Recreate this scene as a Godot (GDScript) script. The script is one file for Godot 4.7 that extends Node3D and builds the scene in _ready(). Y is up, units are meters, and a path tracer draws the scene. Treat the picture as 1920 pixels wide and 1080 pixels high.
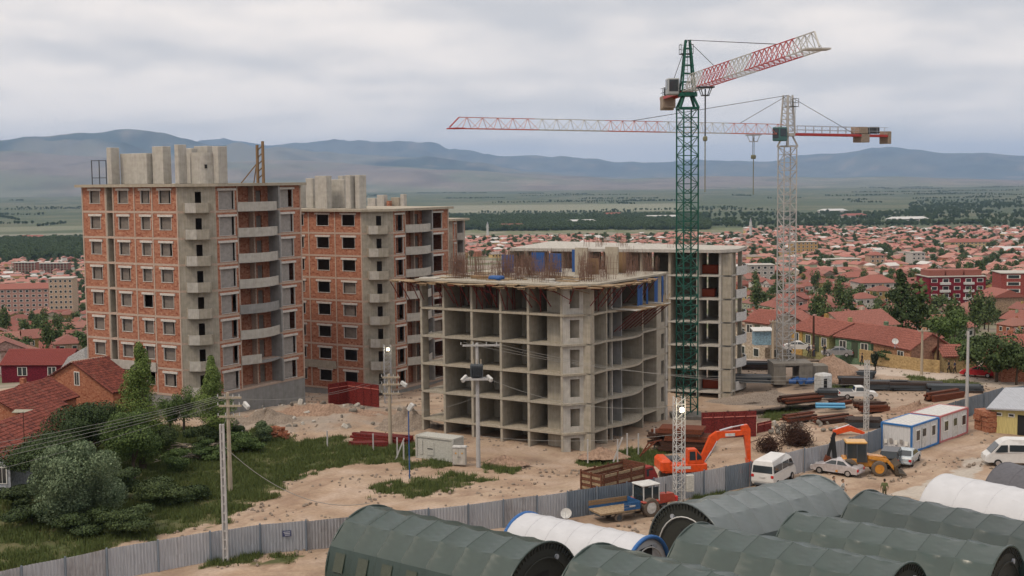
extends Node3D
# An unfinished housing estate, two tower cranes and a tent camp, seen from a hill above a town.

const F := 2400.0                      # focal length in pixels of the 1920 px wide photograph
const CAM := Vector3(0, 26, 0)
const PITCH := 0.08604
const ROLL := 0.009948
const SH := 2.9                        # storey height

var T := {}
var M := {}
var rng := RandomNumberGenerator.new()
var noise := FastNoiseLite.new()
var noise2 := FastNoiseLite.new()
var cells := FastNoiseLite.new()
var taken := {}


func ray(u: float, v: float) -> Vector3:
	var x := u - 960.0
	var y := 540.0 - v
	var xp := x * cos(ROLL) + y * sin(ROLL)
	var yp := -x * sin(ROLL) + y * cos(ROLL)
	return Vector3(xp, yp * cos(PITCH) - F * sin(PITCH), -yp * sin(PITCH) - F * cos(PITCH))

func G(u: float, v: float, h := 0.0) -> Vector3:          # where the pixel's ray meets the level h
	var d := ray(u, v)
	return CAM + d * ((h - CAM.y) / d.y)

func AD(u: float, v: float, depth: float) -> Vector3:     # the ray's point at that depth
	var d := ray(u, v)
	return CAM + d * (depth / -d.z)

func GT(u: float, v: float) -> Vector3:                   # where the ray meets the ground
	var d := ray(u, v).normalized()
	var t := 60.0
	while t < 30000.0:
		var p := CAM + d * t
		if p.y < gh(p.x, p.z):
			break
		t *= 1.004
	var q := CAM + d * t
	return Vector3(q.x, gh(q.x, q.z), q.z)


# ---------------------------------------------------------------- mesh builder
class MB:
	var v := PackedVector3Array()
	var n := PackedVector3Array()
	var c := PackedColorArray()
	var col := Color.WHITE
	var colored := false

	func tri(a: Vector3, b: Vector3, d: Vector3) -> void:
		var m := (b - a).cross(d - a).normalized()
		v.append(a); v.append(d); v.append(b)
		n.append(m); n.append(m); n.append(m)
		if colored:
			c.append(col); c.append(col); c.append(col)

	func quad(a: Vector3, b: Vector3, d: Vector3, e: Vector3) -> void:
		var m := (d - a).cross(e - b).normalized()
		v.append(a); v.append(d); v.append(b); v.append(a); v.append(e); v.append(d)
		for i in 6:
			n.append(m)
			if colored:
				c.append(col)

	func smooth_quad(a: Vector3, b: Vector3, d: Vector3, e: Vector3, na: Vector3, nb: Vector3, nd: Vector3, ne: Vector3) -> void:
		v.append(a); v.append(d); v.append(b); v.append(a); v.append(e); v.append(d)
		n.append(na); n.append(nd); n.append(nb); n.append(na); n.append(ne); n.append(nd)
		if colored:
			for i in 6:
				c.append(col)

	func box(p: Vector3, s: Vector3, b := Basis()) -> MB:
		var x := b.x * s.x * 0.5
		var y := b.y * s.y * 0.5
		var z := b.z * s.z * 0.5
		quad(p - x - y + z, p + x - y + z, p + x + y + z, p - x + y + z)
		quad(p + x - y - z, p - x - y - z, p - x + y - z, p + x + y - z)
		quad(p + x - y + z, p + x - y - z, p + x + y - z, p + x + y + z)
		quad(p - x - y - z, p - x - y + z, p - x + y + z, p - x + y - z)
		quad(p - x + y + z, p + x + y + z, p + x + y - z, p - x + y - z)
		quad(p - x - y - z, p + x - y - z, p + x - y + z, p - x - y + z)
		return self

	func lo_hi(a: Vector3, b: Vector3) -> MB:
		return box((a + b) * 0.5, (b - a).abs())

	func cbox(p: Vector3, s: Vector3, r := 0.05, b := Basis()) -> MB:   # a box with chamfered edges
		var h := s * 0.5
		for ax in 3:
			for sg in [-1.0, 1.0]:
				var u := (ax + 1) % 3
				var w := (ax + 2) % 3
				var q := []
				for k in [[-1, -1], [1, -1], [1, 1], [-1, 1]]:
					var t := Vector3()
					t[ax] = sg * h[ax]; t[u] = k[0] * (h[u] - r); t[w] = k[1] * (h[w] - r)
					q.append(p + b * t)
				if sg > 0: quad(q[0], q[1], q[2], q[3])
				else: quad(q[3], q[2], q[1], q[0])
		for ax in 3:
			var u := (ax + 1) % 3
			var w := (ax + 2) % 3
			for su in [-1.0, 1.0]:
				for sw in [-1.0, 1.0]:
					var q := []
					for k in [[0, -1], [0, 1], [1, 1], [1, -1]]:
						var t := Vector3()
						t[ax] = k[1] * (h[ax] - r)
						t[u] = su * (h[u] - (0.0 if k[0] == 0 else r))
						t[w] = sw * (h[w] - (r if k[0] == 0 else 0.0))
						q.append(p + b * t)
					if su * sw > 0: quad(q[3], q[2], q[1], q[0])
					else: quad(q[0], q[1], q[2], q[3])
		for sx in [-1.0, 1.0]:
			for sy in [-1.0, 1.0]:
				for sz in [-1.0, 1.0]:
					var a := p + b * Vector3(sx * h.x, sy * (h.y - r), sz * (h.z - r))
					var d := p + b * Vector3(sx * (h.x - r), sy * h.y, sz * (h.z - r))
					var e := p + b * Vector3(sx * (h.x - r), sy * (h.y - r), sz * h.z)
					if sx * sy * sz > 0: tri(a, d, e)
					else: tri(a, e, d)
		return self

	func bar(a: Vector3, b: Vector3, w: float, h := -1.0, up := Vector3.UP) -> MB:   # a square bar from a to b
		var d := b - a
		var l := d.length()
		if l < 0.0001: return self
		d /= l
		if absf(d.dot(up)) > 0.99: up = Vector3.RIGHT if absf(d.x) < 0.9 else Vector3.BACK
		var s := d.cross(up).normalized()
		return box((a + b) * 0.5, Vector3(l, h if h > 0 else w, w), Basis(d, s.cross(d), s))

	func tube(a: Vector3, b: Vector3, r0: float, r1 := -1.0, k := 7, caps := true) -> MB:
		if r1 < 0: r1 = r0
		var d := (b - a).normalized()
		var s := d.cross(Vector3.UP if absf(d.y) < 0.95 else Vector3.RIGHT).normalized()
		var t := d.cross(s)
		for i in k:
			var e0 := s * cos(TAU * i / k) + t * sin(TAU * i / k)
			var e1 := s * cos(TAU * (i + 1) / k) + t * sin(TAU * (i + 1) / k)
			smooth_quad(a + e0 * r0, a + e1 * r0, b + e1 * r1, b + e0 * r1, e0, e1, e1, e0)
			if caps:
				tri(b, b + e0 * r1, b + e1 * r1)
				tri(a, a + e1 * r0, a + e0 * r0)
		return self

	func path(pts: Array, r: float, k := 5) -> MB:
		for i in pts.size() - 1:
			tube(pts[i], pts[i + 1], r, r, k, i == 0 or i == pts.size() - 2)
		return self

	func prism(poly: PackedVector2Array, z0: float, z1: float, x := Transform3D()) -> MB:   # polygon in xy, drawn out along z
		if Geometry2D.is_polygon_clockwise(poly): poly.reverse()
		var ix := Geometry2D.triangulate_polygon(poly)
		for i in range(0, ix.size(), 3):
			var p := [poly[ix[i]], poly[ix[i + 1]], poly[ix[i + 2]]]
			var cross: float = (p[1] - p[0]).cross(p[2] - p[0])
			if cross < 0: p.reverse()
			tri(x * Vector3(p[0].x, p[0].y, z1), x * Vector3(p[1].x, p[1].y, z1), x * Vector3(p[2].x, p[2].y, z1))
			tri(x * Vector3(p[2].x, p[2].y, z0), x * Vector3(p[1].x, p[1].y, z0), x * Vector3(p[0].x, p[0].y, z0))
		for i in poly.size():
			var a := poly[i]
			var b := poly[(i + 1) % poly.size()]
			quad(x * Vector3(a.x, a.y, z0), x * Vector3(b.x, b.y, z0), x * Vector3(b.x, b.y, z1), x * Vector3(a.x, a.y, z1))
		return self

	func slabpoly(poly: PackedVector2Array, y0: float, y1: float) -> MB:   # polygon in (x, z), drawn out along y
		var p := PackedVector2Array()
		for q in poly: p.append(Vector2(q.x, -q.y))
		return prism(p, y0, y1, Transform3D(Basis(Vector3.RIGHT, Vector3.FORWARD, Vector3.UP), Vector3.ZERO))

	func profile(pts: Array) -> MB:   # side outline of [x, y, half width], mirrored across z: car bodies
		var poly := PackedVector2Array()
		for p in pts: poly.append(Vector2(p[0], p[1]))
		var cw := Geometry2D.is_polygon_clockwise(poly)
		var ix := Geometry2D.triangulate_polygon(poly)
		for i in range(0, ix.size(), 3):
			var q := [pts[ix[i]], pts[ix[i + 1]], pts[ix[i + 2]]]
			if (Vector2(q[1][0], q[1][1]) - Vector2(q[0][0], q[0][1])).cross(Vector2(q[2][0], q[2][1]) - Vector2(q[0][0], q[0][1])) < 0: q.reverse()
			tri(Vector3(q[0][0], q[0][1], q[0][2]), Vector3(q[1][0], q[1][1], q[1][2]), Vector3(q[2][0], q[2][1], q[2][2]))
			tri(Vector3(q[2][0], q[2][1], -q[2][2]), Vector3(q[1][0], q[1][1], -q[1][2]), Vector3(q[0][0], q[0][1], -q[0][2]))
		for i in pts.size():
			var a = pts[i]
			var b = pts[(i + 1) % pts.size()]
			if cw:
				var t = a; a = b; b = t
			quad(Vector3(a[0], a[1], -a[2]), Vector3(b[0], b[1], -b[2]), Vector3(b[0], b[1], b[2]), Vector3(a[0], a[1], a[2]))
		return self

	func quad2(q: Array) -> MB:
		quad(q[0], q[1], q[2], q[3])
		return self

	func profile_at(pts: Array, at: Vector3) -> MB:
		var o := MB.new()
		o.profile(pts)
		return add(o, Transform3D(Basis(), at))

	func grid(rows: Array, closed := false) -> MB:   # rows of points -> one smooth sheet
		var nr := rows.size()
		var nc: int = rows[0].size()
		var nm := []
		for i in nr:
			var line := PackedVector3Array()
			for j in nc:
				var a: Vector3 = rows[maxi(i - 1, 0)][j]
				var b: Vector3 = rows[mini(i + 1, nr - 1)][j]
				var l: int = (j - 1 + nc - 1) % (nc - 1) if closed else maxi(j - 1, 0)
				var r: int = (j + 1) % (nc - 1) if closed else mini(j + 1, nc - 1)
				line.append((rows[i][r] - rows[i][l]).cross(b - a).normalized())
			nm.append(line)
		for i in nr - 1:
			for j in nc - 1:
				smooth_quad(rows[i][j], rows[i][j + 1], rows[i + 1][j + 1], rows[i + 1][j], nm[i][j], nm[i][j + 1], nm[i + 1][j + 1], nm[i + 1][j])
		return self

	func add(o: MB, x: Transform3D) -> MB:
		for i in o.v.size():
			v.append(x * o.v[i]); n.append((x.basis * o.n[i]).normalized())
			if colored: c.append(o.c[i] if o.colored else col)
		return self

	func mesh() -> ArrayMesh:
		var a := []
		a.resize(Mesh.ARRAY_MAX)
		a[Mesh.ARRAY_VERTEX] = v
		a[Mesh.ARRAY_NORMAL] = n
		if colored: a[Mesh.ARRAY_COLOR] = c
		var m := ArrayMesh.new()
		m.add_surface_from_arrays(Mesh.PRIMITIVE_TRIANGLES, a)
		return m


func mb(colored := false) -> MB:
	var b := MB.new()
	b.colored = colored
	return b

func inst(m: Mesh, called: String, material: Material, parent: Node, x := Transform3D()) -> MeshInstance3D:
	var o := MeshInstance3D.new()
	o.mesh = m
	o.material_override = material
	o.name = called if parent != self else numbered(called)
	o.transform = x
	o.cast_shadow = GeometryInstance3D.SHADOW_CASTING_SETTING_ON
	parent.add_child(o, true)
	return o

func part(b: MB, called: String, material: Material, parent: Node, x := Transform3D()) -> MeshInstance3D:
	return inst(b.mesh(), called, material, parent, x)

func numbered(called: String) -> String:
	taken[called] = taken.get(called, -1) + 1
	return called if taken[called] == 0 else "%s_%03d" % [called, taken[called]]

func tag(o: Node, label: String, category := "", group := "", kind := "") -> Node:
	if label: o.set_meta("label", label)
	if category: o.set_meta("category", category)
	if group: o.set_meta("group", group)
	if kind: o.set_meta("kind", kind)
	return o

func thing(called: String, label: String, category: String, at := Vector3.ZERO, turn := 0.0, group := "") -> Node3D:
	var o := Node3D.new()
	o.name = numbered(called)
	o.position = at
	o.rotation.y = turn
	add_child(o)
	tag(o, label, category, group)
	return o

func copy(o: Node3D, called: String, at: Vector3, turn := 0.0, label := "", group := "") -> Node3D:
	var r: Node3D = o.duplicate()
	r.name = numbered(called)
	r.position = at
	r.rotation.y = turn
	add_child(r)
	if label: r.set_meta("label", label)
	if group: r.set_meta("group", group)
	return r


# ---------------------------------------------------------------- materials
func tex_noise(size: int, freq: float, octaves: int, lo: float, hi: float, sd: int, tint := Color(1, 1, 1), squash := 1) -> ImageTexture:
	var f := FastNoiseLite.new()
	f.seed = sd
	f.noise_type = FastNoiseLite.TYPE_SIMPLEX_SMOOTH
	f.frequency = freq
	f.fractal_octaves = octaves
	var src := f.get_seamless_image(size, maxi(16, size / squash))
	if squash > 1: src.resize(size, size, Image.INTERPOLATE_CUBIC)
	var out := Image.create(size, size, false, Image.FORMAT_RGB8)
	for y in size:
		for x in size:
			var k := lerpf(lo, hi, src.get_pixel(x, y).r)
			out.set_pixel(x, y, Color(k, k, k).lerp(Color(k * tint.r, k * tint.g, k * tint.b), 1.0 - k).linear_to_srgb())
	return ImageTexture.create_from_image(out)

func mat(c: Color, rough := 0.9, tex: Texture2D = null, metres := 2.0, world := true, metal := 0.0) -> StandardMaterial3D:
	var m := StandardMaterial3D.new()
	m.albedo_color = c.linear_to_srgb()
	m.roughness = rough
	m.metallic = metal
	m.metallic_specular = 0.4
	if tex:
		m.albedo_texture = tex
		m.uv1_triplanar = true
		m.uv1_world_triplanar = world
		m.uv1_scale = Vector3.ONE / metres
	return m

func brick_texture() -> ImageTexture:    # fired hollow clay blocks, mottled, smeared with mortar
	var im := Image.create(512, 512, false, Image.FORMAT_RGB8)
	var r := RandomNumberGenerator.new()
	r.seed = 5
	var f := FastNoiseLite.new()
	f.seed = 9; f.frequency = 0.018; f.fractal_octaves = 3
	var blot := f.get_seamless_image(512, 512)
	for j in 24:
		for i in 18:
			var k := r.randf()
			var c := Color(0.41, 0.165, 0.098).lerp(Color(0.51, 0.24, 0.15), r.randf())
			if k < 0.16: c = Color(0.27, 0.075, 0.04)
			elif k > 0.9: c = Color(0.62, 0.33, 0.2)
			c = c.lerp(Color(0.36, 0.10, 0.05), 0.35 * r.randf())
			var x0 := int(i * 512.0 / 18 + (14 if j % 2 else 0))
			var y0 := int(j * 512.0 / 24)
			var y1 := int((j + 1) * 512.0 / 24)
			for y in range(y0, y1):
				for x in range(x0, x0 + 29):
					var w := (x - x0 < 2) or (y - y0 < 2)
					var b := blot.get_pixel(x % 512, y).r
					var cc := c.lerp(Color(0.42, 0.27, 0.19), 0.75) if w else c
					cc = cc.lerp(Color(0.26, 0.07, 0.035), clampf((b - 0.55) * 2.2, 0, 0.7))
					cc = cc.lerp(Color(0.52, 0.34, 0.25), clampf((0.3 - b) * 2.5, 0, 0.5))
					im.set_pixel(x % 512, y, cc.linear_to_srgb())
	return ImageTexture.create_from_image(im)

func concrete_texture(sd: int) -> ImageTexture:   # poured concrete: blotches, run-off streaks, shuttering joints
	var S := 512
	var im := Image.create(S, S, false, Image.FORMAT_RGB8)
	var a := FastNoiseLite.new()
	a.seed = sd; a.frequency = 0.012; a.fractal_octaves = 5
	var A := a.get_seamless_image(S, S)
	a.seed = sd + 1; a.frequency = 0.05
	var B := a.get_seamless_image(S, 32)
	B.resize(S, S, Image.INTERPOLATE_CUBIC)
	a.seed = sd + 2; a.frequency = 0.2
	var C := a.get_seamless_image(S, S)
	for y in S:
		for x in S:
			var k := 0.62 + 0.30 * A.get_pixel(x, y).r + 0.22 * (B.get_pixel(x, y).r - 0.5) + 0.12 * (C.get_pixel(x, y).r - 0.5)
			if x % 170 < 2 or y % 256 < 2: k -= 0.07
			k = clampf(k, 0.2, 1.0)
			im.set_pixel(x, y, Color(k, k * (0.97 + 0.03 * A.get_pixel(y, x).r), k * (0.9 + 0.1 * B.get_pixel(x, y).r)).linear_to_srgb())
	return ImageTexture.create_from_image(im)

func materials() -> void:
	T.fine = tex_noise(256, 0.09, 3, 0.72, 1.0, 3)
	T.soft = tex_noise(256, 0.02, 4, 0.6, 1.0, 4)
	T.faint = tex_noise(256, 0.015, 3, 0.86, 1.0, 15)
	T.blot = tex_noise(256, 0.03, 5, 0.35, 1.0, 8, Color(1, 0.9, 0.8))
	T.streak = tex_noise(256, 0.05, 3, 0.62, 1.0, 11, Color(1, 0.96, 0.92), 16)
	T.rust2 = tex_noise(256, 0.03, 5, 0.55, 1.0, 23, Color(1, 0.88, 0.76), 4)
	T.rust = tex_noise(256, 0.04, 5, 0.15, 1.0, 21, Color(1, 0.7, 0.5))
	T.ground = tex_noise(512, 0.012, 7, 0.78, 1.0, 61, Color(1, 0.95, 0.9))
	T.grit = tex_noise(512, 0.03, 6, 0.70, 1.0, 62, Color(1, 0.95, 0.9))
	T.brick = brick_texture()
	T.concrete = concrete_texture(31)
	T.concrete2 = concrete_texture(47)
	M.concrete = mat(Color(0.41, 0.38, 0.325), 0.95, T.concrete, 5.0)
	M.concrete_cold = mat(Color(0.30, 0.305, 0.31), 0.95, T.concrete2, 6.0)
	M.concrete_warm = mat(Color(0.43, 0.39, 0.325), 0.95, T.concrete, 4.0)
	M.concrete_pale = mat(Color(0.50, 0.485, 0.455), 0.92, T.concrete2, 5.0)
	M.concrete_dark = mat(Color(0.22, 0.205, 0.185), 0.95, T.concrete, 6.0)
	M.brick = mat(Color(0.76, 0.79, 0.82), 0.95, T.brick, 4.2)
	M.plaster = mat(Color(0.62, 0.59, 0.55), 0.9, T.soft, 1.6)
	M.mortar = mat(Color(0.50, 0.39, 0.32), 0.95, T.soft, 1.3)
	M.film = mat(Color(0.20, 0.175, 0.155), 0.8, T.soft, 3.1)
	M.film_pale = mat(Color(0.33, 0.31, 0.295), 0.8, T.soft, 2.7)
	M.wood = mat(Color(0.26, 0.17, 0.095), 0.9, T.streak, 1.5)
	M.wood_pale = mat(Color(0.40, 0.30, 0.19), 0.9, T.blot, 1.9)
	M.rust = mat(Color(0.20, 0.065, 0.032), 0.85, T.rust, 1.2)
	M.rust_dark = mat(Color(0.085, 0.045, 0.032), 0.9, T.rust, 1.5)
	M.rebar = mat(Color(0.17, 0.10, 0.075), 0.85)
	M.red_steel = mat(Color(0.23, 0.030, 0.028), 0.6, T.rust, 2.2)
	M.blue_steel = mat(Color(0.03, 0.10, 0.30), 0.55, T.soft, 1.1)
	M.galv = mat(Color(0.43, 0.455, 0.50), 0.5, T.streak, 1.7, true, 0.2)
	M.galv_b = mat(Color(0.41, 0.43, 0.47), 0.45, T.rust2, 2.6, true, 0.25)
	M.galv_c = mat(Color(0.46, 0.475, 0.51), 0.55, T.streak, 2.1, true, 0.15)
	M.galv_blue = mat(Color(0.21, 0.26, 0.32), 0.45, T.streak, 1.9, true, 0.35)
	M.steel_dark = mat(Color(0.06, 0.07, 0.08), 0.6, T.soft, 1.0)
	M.black = mat(Color(0.012, 0.012, 0.013), 0.7)
	M.rubber = mat(Color(0.022, 0.021, 0.020), 0.85, T.fine, 0.4, false)
	M.dusty_rubber = mat(Color(0.17, 0.14, 0.115), 0.95, T.blot, 0.6, false)
	M.chrome = mat(Color(0.5, 0.5, 0.52), 0.3, null, 1.0, true, 0.8)
	M.pole = mat(Color(0.47, 0.465, 0.46), 0.9, T.streak, 1.4)
	M.pole_warm = mat(Color(0.45, 0.38, 0.29), 0.9, T.streak, 1.4)
	M.white = mat(Color(0.60, 0.60, 0.585), 0.55, T.soft, 1.8, false)
	M.white_paint = mat(Color(0.62, 0.62, 0.61), 0.35, T.faint, 2.5, false)
	M.cable = mat(Color(0.05, 0.05, 0.055), 0.7)
	M.cable_pale = mat(Color(0.24, 0.235, 0.22), 0.7)
	M.roof_tile = mat(Color(0.44, 0.115, 0.075), 0.85, T.blot, 1.3, false)
	M.roof_near = mat(Color(0.29, 0.083, 0.062), 0.85, T.blot, 2.3, true)
	M.roof_near.vertex_color_use_as_albedo = true
	M.glass = mat(Color(0.025, 0.032, 0.036), 0.08)
	M.glass.metallic_specular = 0.6
	M.meter = mat(Color(0.50, 0.50, 0.46), 0.6, T.soft, 1.0, false)
	M.dark_plank = mat(Color(0.075, 0.06, 0.055), 0.9, T.rust, 1.3)
	M.pipe_blue = mat(Color(0.10, 0.30, 0.48), 0.5)
	M.frame_white = mat(Color(0.68, 0.67, 0.63), 0.6)
	M.door_dark = mat(Color(0.05, 0.065, 0.04), 0.6)
	M.earth = mat(Color(0.40, 0.28, 0.21), 1.0, T.blot, 2.4)
	M.earth_grey = mat(Color(0.32, 0.27, 0.225), 1.0, T.blot, 1.7)


# ---------------------------------------------------------------- air
func make_sky() -> ImageTexture:
	var W := 2048
	var H := 1024
	var f := FastNoiseLite.new()
	f.seed = 77; f.frequency = 0.9; f.fractal_octaves = 5; f.fractal_gain = 0.5
	f.domain_warp_enabled = true; f.domain_warp_amplitude = 0.25; f.domain_warp_frequency = 0.8
	var px := PackedFloat32Array()
	px.resize(W * H * 3)
	var i := 0
	for y in H:
		var el := PI * (0.5 - (y + 0.5) / H)
		var s := sin(el)
		for x in W:
			var c: Color
			if s <= 0.0:
				c = Color(0.50, 0.51, 0.54)
			else:
				var az := TAU * (x + 0.5) / W
				var k := 1.0 / (s + 0.10)
				var nx := cos(az) * cos(el) * k
				var nz := sin(az) * cos(el) * k
				var t := f.get_noise_2d(nx * 0.62 + 3.1, nz * 0.62 + 1.7) * 0.5 + 0.5
				var t2 := f.get_noise_2d(nx * 2.0 + 9.0, nz * 2.0 - 4.0) * 0.5 + 0.5
				var w := smoothstep(0.31, 0.68, t * 0.74 + t2 * 0.26)
				c = Color(0.565, 0.565, 0.585).lerp(Color(0.900, 0.830, 0.780), w)
				var haze := exp(-s * 17.0)
				c = c.lerp(Color(0.880, 0.835, 0.800), haze * 0.8)
				c = c * lerpf(1.0, 1.3, smoothstep(0.12, 0.9, s))
			px[i] = c.r; px[i + 1] = c.g; px[i + 2] = c.b
			i += 3
	var im := Image.create_from_data(W, H, false, Image.FORMAT_RGBF, px.to_byte_array())
	return ImageTexture.create_from_image(im)


func _ready() -> void:
	var cam := Camera3D.new()
	cam.name = "camera"
	cam.position = CAM
	cam.rotation = Vector3(-PITCH, 0, -ROLL)
	cam.fov = rad_to_deg(2.0 * atan(540.0 / F))
	cam.near = 0.5
	cam.far = 60000.0
	add_child(cam)
	var sky_material := PanoramaSkyMaterial.new()
	sky_material.panorama = make_sky()
	var sky := Sky.new()
	sky.sky_material = sky_material
	var env := Environment.new()
	env.background_mode = Environment.BG_SKY
	env.sky = sky
	env.tonemap_mode = Environment.TONE_MAPPER_LINEAR
	env.tonemap_exposure = 1.17
	env.sdfgi_enabled = true
	env.ssao_enabled = true
	env.ssil_enabled = true
	env.fog_enabled = true
	env.fog_density = 0.000040
	env.fog_light_color = Color(0.68, 0.82, 1.0)
	var we := WorldEnvironment.new()
	we.name = "daylight"
	we.environment = env
	add_child(we)
	var sun := DirectionalLight3D.new()
	sun.name = "sun"
	sun.light_energy = 0.5
	sun.light_angular_distance = 13.0
	sun.light_color = Color(1.0, 0.93, 0.84)
	sun.shadow_enabled = true
	add_child(sun)
	sun.look_at_from_position(Vector3.ZERO, Vector3(0.50, -0.86, -0.40))
	noise.seed = 12; noise.frequency = 0.08; noise.fractal_octaves = 4
	noise2.seed = 40; noise2.frequency = 0.015; noise2.fractal_octaves = 4
	cells.seed = 6; cells.noise_type = FastNoiseLite.TYPE_CELLULAR
	cells.cellular_return_type = FastNoiseLite.RETURN_CELL_VALUE; cells.frequency = 1.0
	rng.seed = 2024
	materials()
	make_ground()
	make_hills()
	make_blocks()
	make_cranes()
	make_fence()
	make_tents()
	make_poles()
	make_vehicles()
	make_people()
	make_landmarks()
	make_trees()
	make_houses()
	make_clutter()


# ---------------------------------------------------------------- ground
const NEAR_R := [[0.0, 0.0], [178.0, 0.0], [205.0, -3.0], [235.0, -7.5], [300.0, -14.5], [470.0, -26.0], [600.0, -31.0], [1000.0, -46.0], [1500.0, -58.0], [2000.0, -67.0], [2500.0, -73.0], [3500.0, -78.0], [5000.0, -80.0], [60000.0, -82.0]]
const NEAR_L := [[0.0, 0.0], [168.0, 0.0], [250.0, -11.0], [400.0, -25.0], [600.0, -43.0], [1000.0, -66.0], [1400.0, -77.0], [3000.0, -80.0], [60000.0, -82.0]]
var bumps := []      # [x, z, radius, height]
var grass_areas := []

func along(t: Array, r: float) -> float:
	for i in t.size() - 1:
		if r <= t[i + 1][0]:
			return lerpf(t[i][1], t[i + 1][1], (r - t[i][0]) / (t[i + 1][0] - t[i][0]))
	return t[-1][1]

func gh(x: float, z: float) -> float:
	var r := sqrt(x * x + z * z)
	var h := 0.0
	if r > 160.0:
		var w := smoothstep(-0.28, -0.05, atan2(x, -z))
		h = lerpf(along(NEAR_L, r), along(NEAR_R, r), w)
	if r < 420.0:
		for b in bumps:
			var d2: float = ((x - b[0]) * (x - b[0]) + (z - b[1]) * (z - b[1])) / (b[2] * b[2])
			if d2 < 6.0: h += b[3] * exp(-d2)
	return h

func area(pix: Array, h := 0.0) -> PackedVector2Array:
	var p := PackedVector2Array()
	for q in pix:
		var g := G(q[0], q[1], h)
		p.append(Vector2(g.x, g.z))
	return p

func on_grass(x: float, z: float) -> float:
	var q := Vector2(x + 1.6 * noise.get_noise_2d(x * 4.0, z * 4.0) + 1.3 * noise.get_noise_2d(x, z), z + 3.0 * noise.get_noise_2d(x * 3.0 + 50.0, z * 3.0) + 1.5 * noise.get_noise_2d(x + 50.0, z))
	for a in grass_areas:
		if Geometry2D.is_point_in_polygon(q, a): return 1.0
	return 0.0

func make_ground() -> void:
	for b in [[-22, -172, 22, -2.2], [26, -152, 12, -2.0], [6, -118, 9, -0.7], [-19, -139, 6, 0.6], [-24, -143, 5, 0.8], [98, -232, 26, 5.5]]:
		bumps.append(b)
	grass_areas = [
		area([[-60, 1075], [-60, 860], [120, 800], [250, 790], [420, 812], [500, 800], [560, 830], [640, 868], [575, 888], [498, 935], [440, 950], [432, 972], [372, 985], [300, 1008], [200, 1032], [90, 1060]]),
		area([[500, 846], [520, 832], [600, 822], [700, 826], [780, 838], [790, 862], [850, 868], [780, 872], [690, 868], [620, 866], [560, 860]]),
		area([[690, 918], [730, 902], [800, 893], [870, 884], [935, 892], [940, 900], [860, 912], [760, 927], [705, 926]]),
		area([[1078, 856], [1088, 848], [1150, 846], [1215, 836], [1245, 828], [1262, 850], [1232, 862], [1160, 866], [1110, 868]]),
		area([[905, 872], [925, 866], [952, 866], [962, 872], [930, 878], [900, 880]]),
		area([[355, 1058], [420, 1050], [580, 1040], [585, 1046], [480, 1056], [380, 1068]]),
		area([[1430, 770], [1450, 748], [1500, 738], [1520, 742], [1490, 762], [1450, 784]]),
		area([[1600, 712], [1700, 716], [1720, 724], [1640, 728]]),
		area([[1700, 704], [1790, 712], [1840, 718], [1800, 726], [1720, 712]]),
		area([[1545, 700], [1600, 708], [1610, 726], [1560, 726]]),
		area([[1290, 932], [1400, 914], [1402, 922], [1300, 940]]),
	]
	var az := []
	for k in range(-180, -32, 6): az.append(k * 1.0)
	var a := -32.0
	while a < 32.0:
		az.append(a); a += 0.16
	for k in range(32, 181, 6): az.append(k * 1.0)
	if az[-1] < 180.0: az.append(180.0)
	var rs := [0.5, 10.0, 25.0, 40.0, 55.0]
	var r := 62.0
	while r < 34000.0:
		rs.append(r)
		r *= 1.0034 if r > 80.0 and r < 135.0 else 1.0052 if r < 215.0 else (1.012 if r < 6000.0 else 1.03)
	var pts := PackedVector3Array()
	var nrm := PackedVector3Array()
	var col := PackedColorArray()
	var idx := PackedInt32Array()
	var na := az.size()
	for rr in rs:
		for k in na:
			var t := deg_to_rad(az[k])
			var x: float = rr * sin(t)
			var z: float = -rr * cos(t)
			var y := gh(x, z)
			var c := ground_color(x, z, rr)
			if rr < 215.0 and rr > 60.0:
				y += 0.10 * noise.get_noise_2d(x * 2.0, z * 2.0) + 0.05 * noise.get_noise_2d(x * 9.0, z * 9.0)
				var rt := rut(x, z)
				y -= 0.11 * rt
				c = c.lerp(Color(0.30, 0.205, 0.145, c.a), rt * 0.55)
				if c.a < 0.5: y += 0.45 * absf(noise.get_noise_2d(x * 5.0, z * 5.0))   # heaped rubble
				c.a = 1.0
			pts.append(Vector3(x, y, z))
			col.append(c)
	for i in rs.size():
		for k in na:
			var e := pts[i * na + mini(k + 1, na - 1)] - pts[i * na + maxi(k - 1, 0)]
			var s := pts[mini(i + 1, rs.size() - 1) * na + k] - pts[maxi(i - 1, 0) * na + k]
			nrm.append(e.cross(s).normalized())
	for i in rs.size() - 1:
		for k in na - 1:
			var q := i * na + k
			for w in [q, q + na, q + na + 1, q, q + na + 1, q + 1]: idx.append(w)
	var arr := []
	arr.resize(Mesh.ARRAY_MAX)
	arr[Mesh.ARRAY_VERTEX] = pts; arr[Mesh.ARRAY_NORMAL] = nrm; arr[Mesh.ARRAY_COLOR] = col; arr[Mesh.ARRAY_INDEX] = idx
	var m := ArrayMesh.new()
	m.add_surface_from_arrays(Mesh.PRIMITIVE_TRIANGLES, arr)
	M.ground = mat(Color(1, 1, 1), 1.0, T.ground, 27.0)
	M.ground.vertex_color_use_as_albedo = true
	M.ground.detail_enabled = true
	M.ground.detail_blend_mode = BaseMaterial3D.BLEND_MODE_MUL
	M.ground.detail_albedo = T.grit
	M.ground.detail_uv_layer = BaseMaterial3D.DETAIL_UV_2
	M.ground.uv2_triplanar = true
	M.ground.uv2_world_triplanar = true
	M.ground.uv2_scale = Vector3.ONE / 6.3
	tag(inst(m, "ground", M.ground, self), "", "", "", "structure")

var lanes := []

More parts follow.
